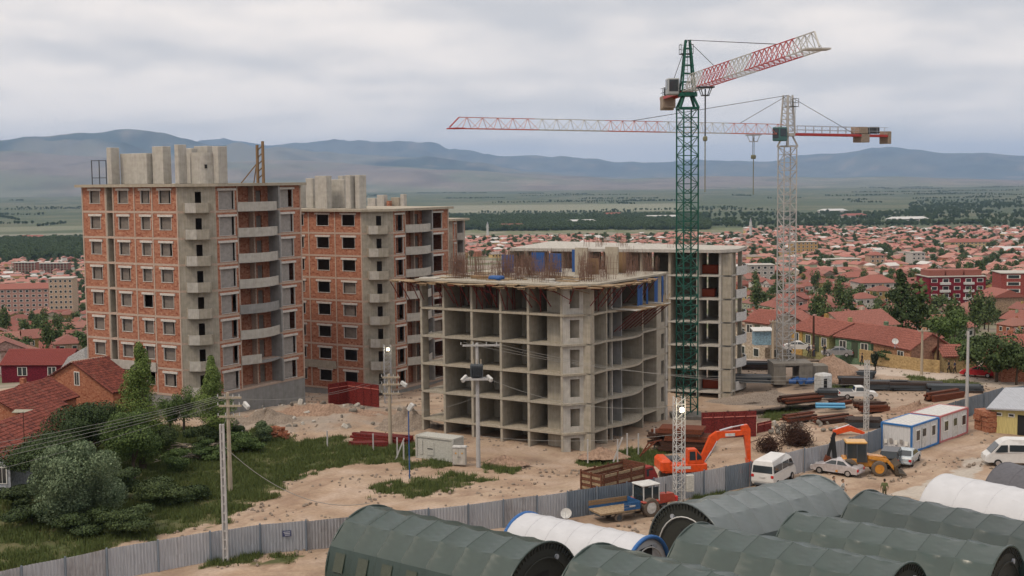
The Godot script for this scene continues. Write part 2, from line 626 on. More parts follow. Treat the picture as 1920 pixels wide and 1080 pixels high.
func rut(x: float, z: float) -> float:      # wheel ruts pressed into the dirt, two to a lane
	if lanes.is_empty():
		for l in [[[375, 1000], [500, 940], [640, 890], [800, 880], [960, 885], [1100, 878], [1230, 868]], [[420, 985], [560, 948], [700, 935], [860, 925], [1010, 905], [1090, 890]], [[900, 900], [1000, 880], [1060, 866]], [[1480, 940], [1560, 915], [1700, 900], [1800, 870], [1925, 842]], [[1640, 930], [1720, 890], [1800, 845], [1925, 820]], [[1330, 845], [1480, 800], [1600, 775], [1700, 752], [1760, 735]], [[1100, 1000], [1200, 985], [1330, 960]], [[380, 1075], [520, 1062], [640, 1062]]]:
			var p := []
			for q in l:
				var g := G(q[0], q[1])
				p.append(Vector2(g.x, g.z))
			lanes.append(p)
	var best := 0.0
	var q := Vector2(x + 0.35 * noise.get_noise_2d(x * 3.0, z * 3.0), z + 0.5 * noise.get_noise_2d(x * 2.0 + 9.0, z * 2.0))
	for l in lanes:
		for i in l.size() - 1:
			var d := Geometry2D.get_closest_point_to_segment(q, l[i], l[i + 1]).distance_to(q)
			if d < 1.4: best = maxf(best, exp(-pow((d - 0.8) / 0.22, 2.0)))
	return best * clampf(0.75 + noise.get_noise_2d(x * 1.3, z * 1.3) * 1.5, 0, 1)

var rubble := PackedVector2Array()
var tracks := []

func ground_color(x: float, z: float, r: float) -> Color:
	if rubble.is_empty():
		rubble = area([[430, 772], [560, 752], [700, 742], [790, 760], [795, 815], [690, 800], [600, 812], [440, 806]])
		tracks = [area([[1395, 668], [1560, 694], [1700, 706], [1830, 720], [1925, 735], [1925, 722], [1830, 706], [1640, 678], [1500, 655], [1395, 640]]),
			area([[1680, 930], [1760, 885], [1870, 838], [1925, 838], [1925, 850], [1840, 880], [1760, 940]]),
			area([[1380, 760], [1400, 742], [1500, 740], [1560, 750], [1500, 775], [1420, 790]])]
	var n1 := noise2.get_noise_2d(x * 4.0, z * 4.0)
	var n2 := noise.get_noise_2d(x * 2.5, z * 2.5)
	if r < 215.0:
		var c := Color(0.47, 0.362, 0.27)
		c = c.lerp(Color(0.40, 0.285, 0.20), clampf(0.5 + n1 * 1.4, 0, 1) * 0.8)
		c = c.lerp(Color(0.52, 0.41, 0.33), clampf(n2 * 1.6, 0, 0.8))
		c = c.lerp(Color(0.30, 0.205, 0.15), clampf(-n2 * 1.5 - 0.15, 0, 0.6))
		if z > -104.0 and x > 9.0: c = c.lerp(Color(0.42, 0.325, 0.24), 0.6)
		if z < -140.0 and x > 28.0: c = c.lerp(Color(0.41, 0.32, 0.25), 0.7)
		c.a = 1.0
		var q := Vector2(x + n2 * 1.5, z + n1 * 2.0)
		if Geometry2D.is_point_in_polygon(q, tracks[0]): c = Color(0.56, 0.48, 0.41)
		elif Geometry2D.is_point_in_polygon(q, tracks[1]): c = Color(0.50, 0.455, 0.40)
		elif Geometry2D.is_point_in_polygon(q, tracks[2]): c = c.lerp(Color(0.20, 0.155, 0.13), 0.85)
		if Geometry2D.is_point_in_polygon(q, rubble):
			c = c.lerp(Color(0.36, 0.31, 0.265), clampf(0.55 + n2, 0, 1))
			c.a = 0.2
		if on_grass(x, z) > 0.5:
			c = Color(0.075, 0.10, 0.034).lerp(Color(0.14, 0.13, 0.06), clampf(0.5 + n2 * 1.5, 0, 1))
			c.a = 1.0
		return c
	if r < 2450.0:      # under and between the houses
		var w := clampf(0.5 + noise2.get_noise_2d(x * 1.2, z * 1.2) * 1.6, 0, 1)
		var c := Color(0.33, 0.28, 0.225).lerp(Color(0.12, 0.145, 0.06), w)
		if r < 330.0 and x > 50.0: c = Color(0.13, 0.16, 0.055).lerp(Color(0.20, 0.20, 0.08), clampf(0.5 + n1 * 1.6, 0, 1))
		return c.lerp(Color(0.14, 0.17, 0.075), smoothstep(2100.0, 2450.0, r + 250.0 * n1))
	# fields of the plain
	var u := cells.get_noise_2d(x / 620.0 + 0.25 * noise2.get_noise_2d(x * 0.1, z * 0.1), z / 900.0) * 0.5 + 0.5
	var c2: Color = [Color(0.105, 0.14, 0.065), Color(0.15, 0.185, 0.085), Color(0.19, 0.20, 0.10), Color(0.27, 0.255, 0.16), Color(0.12, 0.155, 0.075), Color(0.085, 0.12, 0.055), Color(0.34, 0.31, 0.22)][int(u * 6.99)]
	c2 = c2.lerp(Color(0.10, 0.145, 0.075), 0.55) * 0.72
	c2.a = 1.0
	var az := atan2(x, -z)
	if r > 3900.0 and r < 5000.0 and az > -0.06 and az < 0.13: c2 = c2.lerp(Color(0.38, 0.37, 0.28), 0.5)
	if r > 2500.0 and r < 2800.0 and az < -0.30: c2 = c2.lerp(Color(0.36, 0.345, 0.28), 0.5)
	if r > 3000.0 and r < 3300.0 and az < -0.30: c2 = c2.lerp(Color(0.28, 0.285, 0.20), 0.5)
	return c2

# skyline of each range as pixels of its crest: the angle is the photograph's, the distance a guess
func make_hills() -> void:
	var far := [[-300, 275], [0, 268], [180, 262], [380, 268], [505, 273], [560, 268], [640, 265], [740, 266], [800, 272], [850, 282], [950, 293], [1000, 291], [1050, 296], [1150, 304], [1230, 306], [1300, 301], [1380, 302], [1440, 303], [1500, 292], [1560, 288], [1640, 280], [1700, 281], [1780, 289], [1840, 287], [1920, 292], [2250, 300]]
	ridge("far_mountains", far, 26500.0, 20000.0, 5, Color(0.085, 0.105, 0.10), Color(0.11, 0.12, 0.10))
	var left := [[-300, 268], [0, 262], [80, 258], [160, 250], [235, 243], [300, 250], [350, 262], [400, 272], [440, 270], [500, 278], [600, 288], [700, 291], [800, 296], [900, 310], [1000, 322], [1100, 331], [1250, 340], [1500, 352]]
	ridge("wooded_hill", left, 19500.0, 14200.0, 8, Color(0.045, 0.065, 0.052), Color(0.16, 0.155, 0.12))
	var low := [[-300, 290], [0, 284], [150, 292], [260, 300], [380, 306], [520, 300], [620, 305], [740, 312], [860, 320], [980, 326], [1080, 332], [1160, 336], [1240, 333], [1330, 330], [1450, 331], [1560, 334], [1680, 331], [1800, 335], [1920, 338], [2250, 340]]
	ridge("foothills", low, 14500.0, 9800.0, 13, Color(0.17, 0.145, 0.125), Color(0.135, 0.145, 0.10))

func ridge(called: String, crest: Array, rc: float, r0: float, sd: int, top: Color, foot: Color) -> void:
	var f := FastNoiseLite.new()
	f.seed = sd; f.frequency = 0.0006; f.fractal_octaves = 5
	var b := mb(true)
	var rows := []
	var cols := []
	var px := -300.0
	var us := []
	while px <= 2240.0:
		us.append(px); px += 9.0
	var N := 26
	for i in N + 1:
		var t := float(i) / N
		var rr := lerpf(r0, rc * 1.18, t)
		var row := PackedVector3Array()
		var crow := PackedColorArray()
		for u in us:
			var k := 0
			while k < crest.size() - 2 and crest[k + 1][0] < u: k += 1
			var cy := lerpf(crest[k][1], crest[k + 1][1], smoothstep(0, 1, clampf((u - crest[k][0]) / (crest[k + 1][0] - crest[k][0]), 0, 1)))
			var d := ray(u, cy)
			var hd := Vector2(d.x, d.z).length()
			var top_h := CAM.y + d.y / hd * rc
			var dir := Vector2(d.x, d.z) / hd
			var x := dir.x * rr
			var z := dir.y * rr
			var s := (rr - r0) / (rc - r0)
			var sh := smoothstep(0.0, 1.0, s) if s < 1.0 else 1.0 - smoothstep(0.0, 1.0, (s - 1.0) / 0.6)
			var nz := f.get_noise_2d(x, z)
			var y := -84.0 + (top_h + 84.0) * sh * (1.0 + (0.5 * nz * (1.0 - s) * s * 4.0 if s < 1.0 else 0.0))
			row.append(Vector3(x, y, z))
			var c := foot.lerp(top, smoothstep(-0.25, 0.25, f.get_noise_2d(x * 0.6 + 500, z * 0.6 - 200)))
			c = c.lerp(c * 0.72, clampf(f.get_noise_2d(x * 2.3 + 900, z * 2.3) * 3.0, 0, 1))
			c = c.lerp(Color(0.24, 0.20, 0.16), clampf((f.get_noise_2d(x * 1.7 - 3000, z * 1.7) - 0.22) * 2.4, 0, 0.6))
			c.a = 1.0
			crow.append(c)
		rows.append(row); cols.append(crow)
	b.grid(rows)
	for i in N:
		for j in us.size() - 1:
			b.c[(i * (us.size() - 1) + j) * 6] = cols[i][j]
	var w := 0
	b.c.resize(b.v.size())
	for i in N:
		for j in us.size() - 1:
			var a: Color = cols[i][j]; var bb: Color = cols[i][j + 1]; var cc: Color = cols[i + 1][j + 1]; var dd: Color = cols[i + 1][j]
			for q in [a, cc, bb, a, dd, cc]:
				b.c[w] = q; w += 1
	var m := mat(Color(1, 1, 1), 1.0)
	m.vertex_color_use_as_albedo = true
	tag(part(b, called, m, self), "", "", "", "structure")


# ---------------------------------------------------------------- the unfinished blocks
# Building axes: x along the long face towards its near corner, -z along the other face, y up. The corner itself is cut off.
const FACE := Basis.IDENTITY

func face_x(o: Node3D, u: float, v := 560.0) -> float:       # where a pixel's ray meets the long face: its local x
	var inv := o.transform.affine_inverse()
	var a := inv * CAM
	var d := inv.basis * ray(u, v)
	return a.x - d.x * a.z / d.z

func side_z(o: Node3D, u: float, x: float, v := 560.0) -> float:   # and the side face at that x: its local z
	var inv := o.transform.affine_inverse()
	var a := inv * CAM
	var d := inv.basis * ray(u, v)
	return a.z + d.z * (x - a.x) / d.x

func panel_mesh(key: String, w: float, h: float, ox: float, oy: float, ow: float, oh: float, th := 0.2) -> Mesh:   # wall panel with one opening; its outer face lies at z = 0
	if not T.has(key):
		var b := mb()
		if ow <= 0.0:
			b.lo_hi(Vector3(0, 0, -th), Vector3(w, h, 0))
		else:
			b.lo_hi(Vector3(0, 0, -th), Vector3(ox, h, 0))
			b.lo_hi(Vector3(ox + ow, 0, -th), Vector3(w, h, 0))
			if oy > 0.01: b.lo_hi(Vector3(ox, 0, -th), Vector3(ox + ow, oy, 0))
			if oy + oh < h - 0.01: b.lo_hi(Vector3(ox, oy + oh, -th), Vector3(ox + ow, h, 0))
		T[key] = b.mesh()
	return T[key]

func box_mesh(s: Vector3, r := 0.0) -> Mesh:
	var key := "box%.3f_%.3f_%.3f_%.3f" % [s.x, s.y, s.z, r]
	if not T.has(key):
		T[key] = (mb().box(Vector3.ZERO, s) if r == 0.0 else mb().cbox(Vector3.ZERO, s, r)).mesh()
	return T[key]

func bx(parent: Node, called: String, material: Material, a: Vector3, b: Vector3, r := 0.0) -> MeshInstance3D:
	return inst(box_mesh((b - a).abs(), r), called, material, parent, Transform3D(Basis(), (a + b) * 0.5))

# one storey of brick infill in a bay that starts at `at` (turned by bas), with its opening, lintel, reveals and sheet
func bay(o: Node3D, at: Vector3, bas: Basis, w: float, ox: float, oy: float, ow: float, oh: float, filled: Material, r: RandomNumberGenerator, key: String) -> void:
	var h := SH - 0.24
	var tr := Transform3D(bas, at)
	var p := inst(panel_mesh(key, w, h, ox, oy, ow, oh), "brick_panel", M.brick, o, tr)
	if ow <= 0.0: return
	inst(box_mesh(Vector3(ow + 0.42, 0.25, 0.14)), "lintel", M.plaster, o, tr * Transform3D(Basis(), Vector3(ox + ow * 0.5, oy + oh + 0.135, 0.04)))
	for s in [0.0, 1.0]:
		inst(box_mesh(Vector3(0.045, oh, 0.18)), "reveal", M.plaster, o, tr * Transform3D(Basis(), Vector3(ox + 0.0225 + s * (ow - 0.045), oy + oh * 0.5, -0.07)))
	inst(box_mesh(Vector3(ow, 0.05, 0.22)), "sill", M.plaster, o, tr * Transform3D(Basis(), Vector3(ox + ow * 0.5, oy + 0.03, -0.05)))
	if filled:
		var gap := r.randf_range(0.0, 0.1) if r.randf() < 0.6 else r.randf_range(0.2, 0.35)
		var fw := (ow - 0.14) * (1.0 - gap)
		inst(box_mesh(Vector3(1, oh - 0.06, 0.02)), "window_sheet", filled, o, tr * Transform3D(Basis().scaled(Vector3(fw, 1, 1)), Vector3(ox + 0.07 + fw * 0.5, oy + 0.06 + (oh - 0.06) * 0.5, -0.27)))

func brick_block(o: Node3D, spec: Dictionary) -> void:
	var r := RandomNumberGenerator.new()
	r.seed = spec.seed
	var W: float = spec.W; var c: float = spec.c; var D: float = spec.D
	var y0: float = spec.y0; var n: int = spec.n
	var side := Basis(Vector3.UP, PI / 2)
	var cut := Basis(Vector3.UP, PI / 4)
	var L := c * sqrt(2.0)
	var id: String = o.name
	var edge := PackedVector2Array([Vector2(-W, 0), Vector2(0, 0), Vector2(c, -c), Vector2(c, -D), Vector2(-W, -D)])
	# basement
	part(mb().slabpoly(PackedVector2Array([Vector2(-W, -0.05), Vector2(-0.02, -0.05), Vector2(c - 0.05, -c - 0.02), Vector2(c - 0.05, -D), Vector2(-W, -D)]), spec.ground, y0 - 0.24), "basement_wall", M.concrete_cold, o)
	for k in n + 1:
		var y := y0 + k * SH
		var e := edge
		if k == n:
			e = PackedVector2Array([Vector2(-W - 0.5, 0.55), Vector2(0.25, 0.55), Vector2(c + 0.6, -c + 0.2), Vector2(c + 0.6, -D - 0.4), Vector2(-W - 0.5, -D - 0.4)])
		else:
			e = PackedVector2Array()
			for q in edge: e.append(q)
		part(mb().slabpoly(e, y - 0.24, y + (0.08 if k == n else 0.0)), "floor_slab" if k < n else "roof_slab", M.mortar if k < n else M.concrete_warm, o)
	# inner walls that close the rooms off from one another
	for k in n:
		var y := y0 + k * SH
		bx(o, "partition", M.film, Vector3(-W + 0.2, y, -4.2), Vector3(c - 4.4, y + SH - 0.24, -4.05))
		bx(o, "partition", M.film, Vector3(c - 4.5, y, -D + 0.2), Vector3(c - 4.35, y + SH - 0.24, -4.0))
		bx(o, "rear_wall", M.brick, Vector3(-W, y, -D), Vector3(c, y + SH - 0.24, -D + 0.2))
		bx(o, "end_wall", M.brick, Vector3(-W, y, -D + 0.2), Vector3(-W + 0.2, y + SH - 0.24, -0.3))
		for s in spec.bays.size():
			var bs = spec.bays[s]
			if bs[3] <= 0.0:      # a recess in fair-faced concrete
				bx(o, "concrete_recess", M.concrete, Vector3(bs[0], y, -0.95), Vector3(bs[1], y + SH - 0.24, -0.75))
				bx(o, "recess_cheek", M.concrete, Vector3(bs[0] - 0.02, y, -0.8), Vector3(bs[0] + 0.14, y + SH - 0.24, 0.0))
				continue
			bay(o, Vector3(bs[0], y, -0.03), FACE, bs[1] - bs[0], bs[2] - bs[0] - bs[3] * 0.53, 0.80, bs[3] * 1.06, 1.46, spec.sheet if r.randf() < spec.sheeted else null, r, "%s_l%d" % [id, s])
		for x in spec.columns:
			bx(o, "column", M.mortar, Vector3(x - 0.085, y, -0.25), Vector3(x + 0.085, y + SH - 0.24, 0.02))
		# cut corner: fair-faced concrete, a door and a small balcony with a prow
		var tr := Transform3D(cut, Vector3(0, y, 0))
		inst(panel_mesh(id + "_cut", L, SH - 0.24, L * 0.46, 0.0, L * 0.16, 2.1), "corner_wall", M.concrete, o, tr)
		if k > 0 or spec.get("low_balcony", true):
			var prow := PackedVector2Array([Vector2(0.17 * L, 0), Vector2(0.20 * L, 0.75), Vector2(0.48 * L, 1.1), Vector2(0.80 * L, 0.8), Vector2(0.83 * L, 0)])
			var bal := part(mb().slabpoly(prow, -0.24, -0.02), "balcony_slab", M.concrete, o, tr)
			for q in prow.size() - 1:
				var a := Vector3(prow[q].x, 0.36, prow[q].y)
				var b := Vector3(prow[q + 1].x, 0.36, prow[q + 1].y)
				part(mb().bar(a, b, 0.11, 1.06), "parapet", M.concrete if q != 1 else M.concrete_pale, bal)
		# side face: brick bay with a tall opening, bowed balcony, concrete fin, second bay
		var z0 := -c
		var sd: Array = spec.side
		bay(o, Vector3(c - 0.03, y, z0 - 0.02), side, sd[0], 0.42, 0.06, sd[0] - 0.75, 2.12, spec.sheet_tall if r.randf() < spec.sheeted else null, r, id + "_a")
		var b0: float = z0 - sd[0]
		var b1: float = z0 - sd[1]
		bx(o, "column", M.mortar, Vector3(c - 0.3, y, b0 - 0.17), Vector3(c + 0.02, y + SH - 0.24, b0))
		var bw := b0 - 0.17 - b1
		inst(panel_mesh(id + "_bl", bw * 0.52, SH - 0.24, 0.35, 0.0, 0.95, 2.1), "recess_wall", M.brick, o, Transform3D(side, Vector3(c - 1.5, y, b0 - 0.17)))
		inst(panel_mesh(id + "_br", bw * 0.48, SH - 0.24, bw * 0.16, 0.0, 0.95, 2.1), "recess_wall", M.brick, o, Transform3D(side, Vector3(c - 1.3, y, b0 - 0.17 - bw * 0.52)))
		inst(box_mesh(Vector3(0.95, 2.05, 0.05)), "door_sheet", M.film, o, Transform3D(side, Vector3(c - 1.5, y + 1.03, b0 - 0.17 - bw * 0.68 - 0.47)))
		bx(o, "block_pier", M.mortar, Vector3(c - 1.5, y, b0 - 0.17 - bw * 0.52 - 0.2), Vector3(c - 0.75, y + SH - 0.24, b0 - 0.17 - bw * 0.52))
		bx(o, "fin_wall", M.concrete_cold, Vector3(c - 1.6, y, b1 - 0.25), Vector3(c + 0.35, y + SH - 0.24, b1))
		if k > 0:
			var bow := PackedVector2Array()
			var out := []
			for q in 9:
				var t := q / 8.0
				out.append(Vector2(c + 0.06 + 0.85 * sin(PI * t), lerpf(b0 - 0.02, b1 + 0.02, t)))
			for q in out: bow.append(q)
			bow.append(Vector2(c - 0.1, b1 + 0.02)); bow.append(Vector2(c - 0.1, b0 - 0.02))
			var bal := part(mb().slabpoly(bow, y - 0.22, y - 0.02), "balcony_slab", M.concrete_cold, o)
			var pp := mb()
			for q in 8:
				if spec.get("gap_low", false) and k == 1 and q > 2: continue
				var a: Vector2 = out[q]
				var b: Vector2 = out[q + 1]
				pp.bar(Vector3(a.x, y + 0.34, a.y), Vector3(b.x, y + 0.34, b.y), 0.12, 1.04)
			part(pp, "curved_parapet", M.concrete_pale if r.randf() < 0.75 else M.concrete_cold, bal)
		bay(o, Vector3(c - 0.03, y, b1 - 0.27), side, D + b1 - 0.5, 0.4, 0.06, minf(D + b1 - 1.2, 2.3), 2.12, spec.sheet_tall if r.randf() < spec.sheeted else null, r, id + "_b")
		bx(o, "column", M.mortar, Vector3(c - 0.3, y, -D), Vector3(c + 0.02, y + SH - 0.24, -D + 0.22))

# stair and lift heads on the roof: [pixel from, pixel to, height, depth behind the long face, share of the width that is its long side, material]
func roof_heads(o: Node3D, y: float, list: Array) -> void:
	for q in list:
		var inv := o.transform.affine_inverse()
		var turn: float = -o.rotation.y
		var mid: float = (q[0] + q[1]) * 0.5
		var a := inv * CAM
		var d := inv.basis * ray(mid, 340.0)
		var x: float = a.x + d.x * (q[3] - a.z) / d.z
		var at := Vector3(x, y, q[3])
		var px: float = -(o.transform * at).z / F
		var w: float = (q[1] - q[0]) * px
		var sx: float = w * q[4] / cos(turn)
		var sz: float = w * (1.0 - q[4]) / sin(turn)
		inst(box_mesh(Vector3(sx, q[2], sz), 0.04), "stair_head", M[q[5]], o, Transform3D(Basis(), at + Vector3(0, q[2] * 0.5, 0)))

func make_blocks() -> void:
	var turn := deg_to_rad(31.0)
	# first finished shell
	var at := AD(331, 345, 140.0)
	var o := thing("brick_apartment_block", "tall unfinished apartment block of orange brick and bare concrete behind two poplars", "building", Vector3(at.x, 0, at.z), -turn)
	var W := 15.2
	brick_block(o, {"seed": 3, "W": W, "c": 2.9, "D": 17.2, "y0": 2.4, "n": 8, "ground": -1.5, "sheet": M.film, "sheet_tall": M.film_pale, "sheeted": 0.97, "gap_low": true,
		"bays": [[-15.05, -11.35, -13.04, 1.65], [-11.2, -10.1, 0, 0], [-9.95, -6.75, -8.45, 1.6], [-6.6, -3.95, -4.95, 1.4], [-3.8, -0.1, -1.9, 1.75]],
		"columns": [-15.1, -11.28, -10.02, -6.68, -3.88, -0.06], "side": [3.3, 9.9]})
	roof_heads(o, 25.68, [[203, 224, 4.2, -2.0, 0.5, "concrete_pale"], [223, 291, 3.5, -3.2, 0.88, "concrete_pale"], [287, 322, 4.25, -4.0, 0.7, "concrete_pale"], [330, 350, 4.3, -1.6, 0.45, "concrete_pale"], [345, 372, 4.0, -5.2, 0.7, "concrete_pale"], [401, 426, 4.1, -4.4, 0.5, "concrete_pale"], [365, 404, 4.25, -7.0, 0.75, "concrete_pale"]])
	var round_head := mb()
	var inv := o.transform.affine_inverse()
	var cp := inv * AD(383, 330, 143.0)
	round_head.tube(Vector3(cp.x, 25.68, cp.z), Vector3(cp.x, 29.1, cp.z), 1.5, 1.5, 20)
	part(round_head, "round_stair_head", M.concrete_pale, o)
	var hp := inv * AD(386, 312, 141.5)
	inst(box_mesh(Vector3(0.3, 0.42, 0.1)), "vent_opening", M.black, o, Transform3D(Basis(), hp))
	var rail := mb()
	for u in [173.0, 187.0, 200.0]:
		var p := inv * AD(u, 342, 146.0); p.y = 25.68
		rail.bar(p, p + Vector3(0, 2.75, 0), 0.08)
	for hh in [0.75, 2.7]:
		var p := inv * AD(173, 342, 146.0); var q := inv * AD(200, 342, 146.0)
		p.y = 25.68 + hh; q.y = p.y
		rail.bar(p, q, 0.07)
	part(rail, "roof_guard_frame", M.steel_dark, o)
	var hoist := mb()
	var hb := inv * AD(489, 342, 146.0); hb.y = 25.68
	for s in [-0.42, 0.42]:
		hoist.bar(hb + Vector3(s, 0, 0), hb + Vector3(s, 4.3 + (0.4 if s > 0 else 0.0), 0), 0.24)
		for k in 5: hoist.bar(hb + Vector3(-0.42, 0.4 + k * 0.8, 0.05), hb + Vector3(0.42, 1.0 + k * 0.8, 0.05), 0.09)
	hoist.bar(hb + Vector3(-2.6, 0, 0.4), hb + Vector3(-0.4, 2.3, 0), 0.1)
	hoist.bar(hb + Vector3(-1.6, 0, -0.6), hb + Vector3(-0.4, 2.9, 0), 0.1)
	part(hoist, "timber_hoist_frame", M.wood, o)
	# white hoarding along the second storey
	bx(o, "white_hoarding", M.concrete_pale, Vector3(-11.2, 4.75, 0.06), Vector3(-3.95, 5.75, 0.18))
	# second shell
	at = AD(677, 393, 163.0)
	o = thing("brick_apartment_block", "orange brick shell with black window openings behind the red steel panels", "building", Vector3(at.x, 0, at.z), -turn)
	brick_block(o, {"seed": 8, "W": 17.0, "c": 2.9, "D": 15.6, "y0": -1.1, "n": 8, "ground": -4.0, "sheet": M.film, "sheet_tall": M.film, "sheeted": 0.12,
		"bays": [[-16.9, -13.1, -15.0, 1.6], [-13.0, -11.9, 0, 0], [-11.75, -8.75, -10.3, 1.5], [-8.6, -4.4, -6.35, 1.95], [-4.25, -0.1, -2.15, 2.0]],
		"columns": [-16.95, -13.05, -11.82, -8.68, -4.32, -0.06], "side": [2.5, 8.2]})
	roof_heads(o, 22.18, [[538, 577, 3.3, -5.0, 0.7, "concrete_pale"], [573, 594, 4.0, -4.0, 0.7, "concrete_pale"], [590, 622, 4.3, -2.4, 0.75, "concrete_pale"], [616, 652, 3.8, -4.8, 0.85, "concrete_pale"], [648, 668, 4.35, -2.4, 0.5, "concrete_pale"], [666, 686, 4.35, -3.0, 0.45, "concrete_pale"], [634, 650, 4.3, -7.2, 0.6, "concrete_pale"]])
	bx(o, "white_hoarding", M.concrete, Vector3(-13.0, 1.4, 0.06), Vector3(-4.5, 2.4, 0.18))
	# third shell, mostly hidden
	at = AD(811, 410, 187.0)
	o = thing("brick_apartment_block", "grey cornered apartment shell peeping out past the darker brick block", "building", Vector3(at.x, 0, at.z), -turn)
	brick_block(o, {"seed": 12, "W": 14.0, "c": 2.1, "D": 5.4, "y0": -3.2, "n": 8, "ground": -6.0, "sheet": M.film, "sheet_tall": M.film, "sheeted": 0.1,
		"bays": [[-13.9, -9.0, -11.5, 1.6], [-8.9, -5.1, -7.0, 1.6], [-4.95, -0.1, -3.4, 1.5]],
		"columns": [-13.95, -8.95, -5.03, -0.06], "side": [1.0, 2.2]})
	roof_heads(o, 20.1, [[688, 710, 3.0, -3.0, 0.7, "concrete_pale"], [706, 726, 3.5, -2.0, 0.7, "concrete_pale"], [724, 734, 2.6, -2.0, 0.6, "brick"], [732, 752, 3.1, -3.0, 0.8, "concrete"], [750, 762, 3.6, -2.2, 0.6, "concrete_pale"]])
	make_open_frame()
	make_slab_block()

# the nearest block: bare floors and cross walls, formwork still on top
func make_open_frame() -> void:
	var turn := deg_to_rad(32.0)
	var at := AD(1054, 587.8, 122.0)
	var o := thing("concrete_frame_block", "open concrete frame of cells with timber formwork and rebar on top", "building", Vector3(at.x, 0, at.z), -turn)
	var c := 2.25
	var D := 18.6
	var W := -face_x(o, 789)
	var top := 15.75
	var levels := []
	for k in 7: levels.append(top - (6 - k) * 2.875)
	var xs := []
	for u in [791, 832.5, 885, 939, 990.5, 1053]: xs.append(face_x(o, u, 680))
	var zs := []
	for u in [1108, 1138, 1205.5, 1232, 1250]: zs.append(side_z(o, u, c, 680))
	D = -zs[4]
	var r := RandomNumberGenerator.new()
	r.seed = 41
	for k in 6:
		var y: float = levels[k]
		var h := 2.875 - 0.2
		var e := PackedVector2Array([Vector2(-W, 0.06), Vector2(-0.1, 0.06), Vector2(0.25, 0.35), Vector2(c - 0.3, -c + 0.55), Vector2(c + 0.05, -c - 0.05), Vector2(c + 0.05, zs[1])])
		for q in range(1, 8):
			var t := q / 8.0
			e.append(Vector2(c + 0.05 + 1.0 * sin(PI * t), lerpf(zs[1], zs[2], t)))
		e.append_array([Vector2(c + 0.05, zs[2]), Vector2(c + 0.05, -D), Vector2(-W, -D)])
		if k > 0: part(mb().slabpoly(e, y - 0.2, y), "floor_slab", M.concrete_warm if k % 2 else M.concrete, o)
		var yb := y
		for i in xs.size():
			var deep := 1.1 if i == 0 else 3.9 + (i % 3) * 0.3
			bx(o, "cross_wall", M.concrete, Vector3(xs[i] - 0.13, yb, -deep), Vector3(xs[i] + 0.13, yb + h, 0.0))
			if i == 0:
				bx(o, "cross_wall", M.concrete_warm, Vector3(xs[0] + 0.5, yb, -3.8), Vector3(xs[0] + 2.6, yb + h, -3.6))
				bx(o, "cross_wall", M.concrete, Vector3(xs[0] - 0.13, yb, -7.5), Vector3(xs[0] + 0.13, yb + h, -4.6))
			if i > 0 and i < xs.size() - 1:
				bx(o, "back_wall", M.concrete, Vector3(xs[i] + 0.13, yb, -4.0), Vector3(xs[i + 1] - (0.9 if i == 3 else 0.13), yb + h, -3.85))
		bx(o, "core_wall", M.concrete, Vector3(xs[0] + 1.0, yb, -9.2), Vector3(c - 4.6, yb + h, -9.0))
		bx(o, "rear_wall", M.concrete, Vector3(-W + 2.0, yb, -D), Vector3(c - 0.3, yb + h, -D + 0.2))
		# corner: wall with a window, then a warm pier
		var L := c * sqrt(2.0)
		inst(panel_mesh("frame_cut", L * 0.78, h, L * 0.24, 0.55, L * 0.30, 1.75), "corner_wall", M.concrete_pale, o, Transform3D(Basis(Vector3.UP, PI / 4), Vector3(0, yb, 0)))
		bx(o, "corner_pier", M.concrete_warm, Vector3(c - 0.85, yb, -c - 0.15), Vector3(c - 0.05, yb + h, -c + 0.62))
		# side face
		for i in 4:
			bx(o, "cross_wall", M.concrete, Vector3(c - 4.8, yb, zs[i] - 0.11), Vector3(c, yb + h, zs[i] + 0.11))
		var zm: float = lerpf(zs[1], zs[2], 0.42)
		bx(o, "cross_wall", M.concrete_cold, Vector3(c - 3.5, yb, zm - 0.1), Vector3(c - 0.1, yb + h, zm + 0.1))
		bx(o, "column", M.concrete_pale, Vector3(c - 0.5, yb, lerpf(zs[1], zs[2], 0.2) - 0.1), Vector3(c - 0.25, yb + h, lerpf(zs[1], zs[2], 0.2) + 0.1))
		bx(o, "back_wall", M.concrete, Vector3(c - 4.95, yb, zs[3]), Vector3(c - 4.8, yb + h, -c))
		inst(panel_mesh("frame_end", zs[3] - zs[4] - 0.1, h, 0.9, 0.5, 0.75, 1.6), "end_wall", M.concrete, o, Transform3D(Basis(Vector3.UP, PI / 2), Vector3(c, yb, zs[3] - 0.11)))
		bx(o, "end_pier", M.concrete_pale, Vector3(c - 0.4, yb, zs[4]), Vector3(c + 0.12, yb + h, zs[4] + 0.5))
	# the deck: fresh slab on boards and joists that stick out all round
	var deck := PackedVector2Array([Vector2(-W - 0.4, 0.5), Vector2(0.2, 0.6), Vector2(c + 0.6, -c + 0.3), Vector2(c + 0.6, zs[3]), Vector2(c + 0.2, -D), Vector2(-W - 0.4, -D)])
	part(mb().slabpoly(deck, top - 0.16, top + 0.04), "deck_slab", M.concrete, o)
	var edge_pts := [Vector3(-W - 3.2, 0, 1.0), Vector3(0.3, 0, 1.5), Vector3(c + 1.5, 0, -c + 0.9), Vector3(c + 1.5, 0, zs[2])]
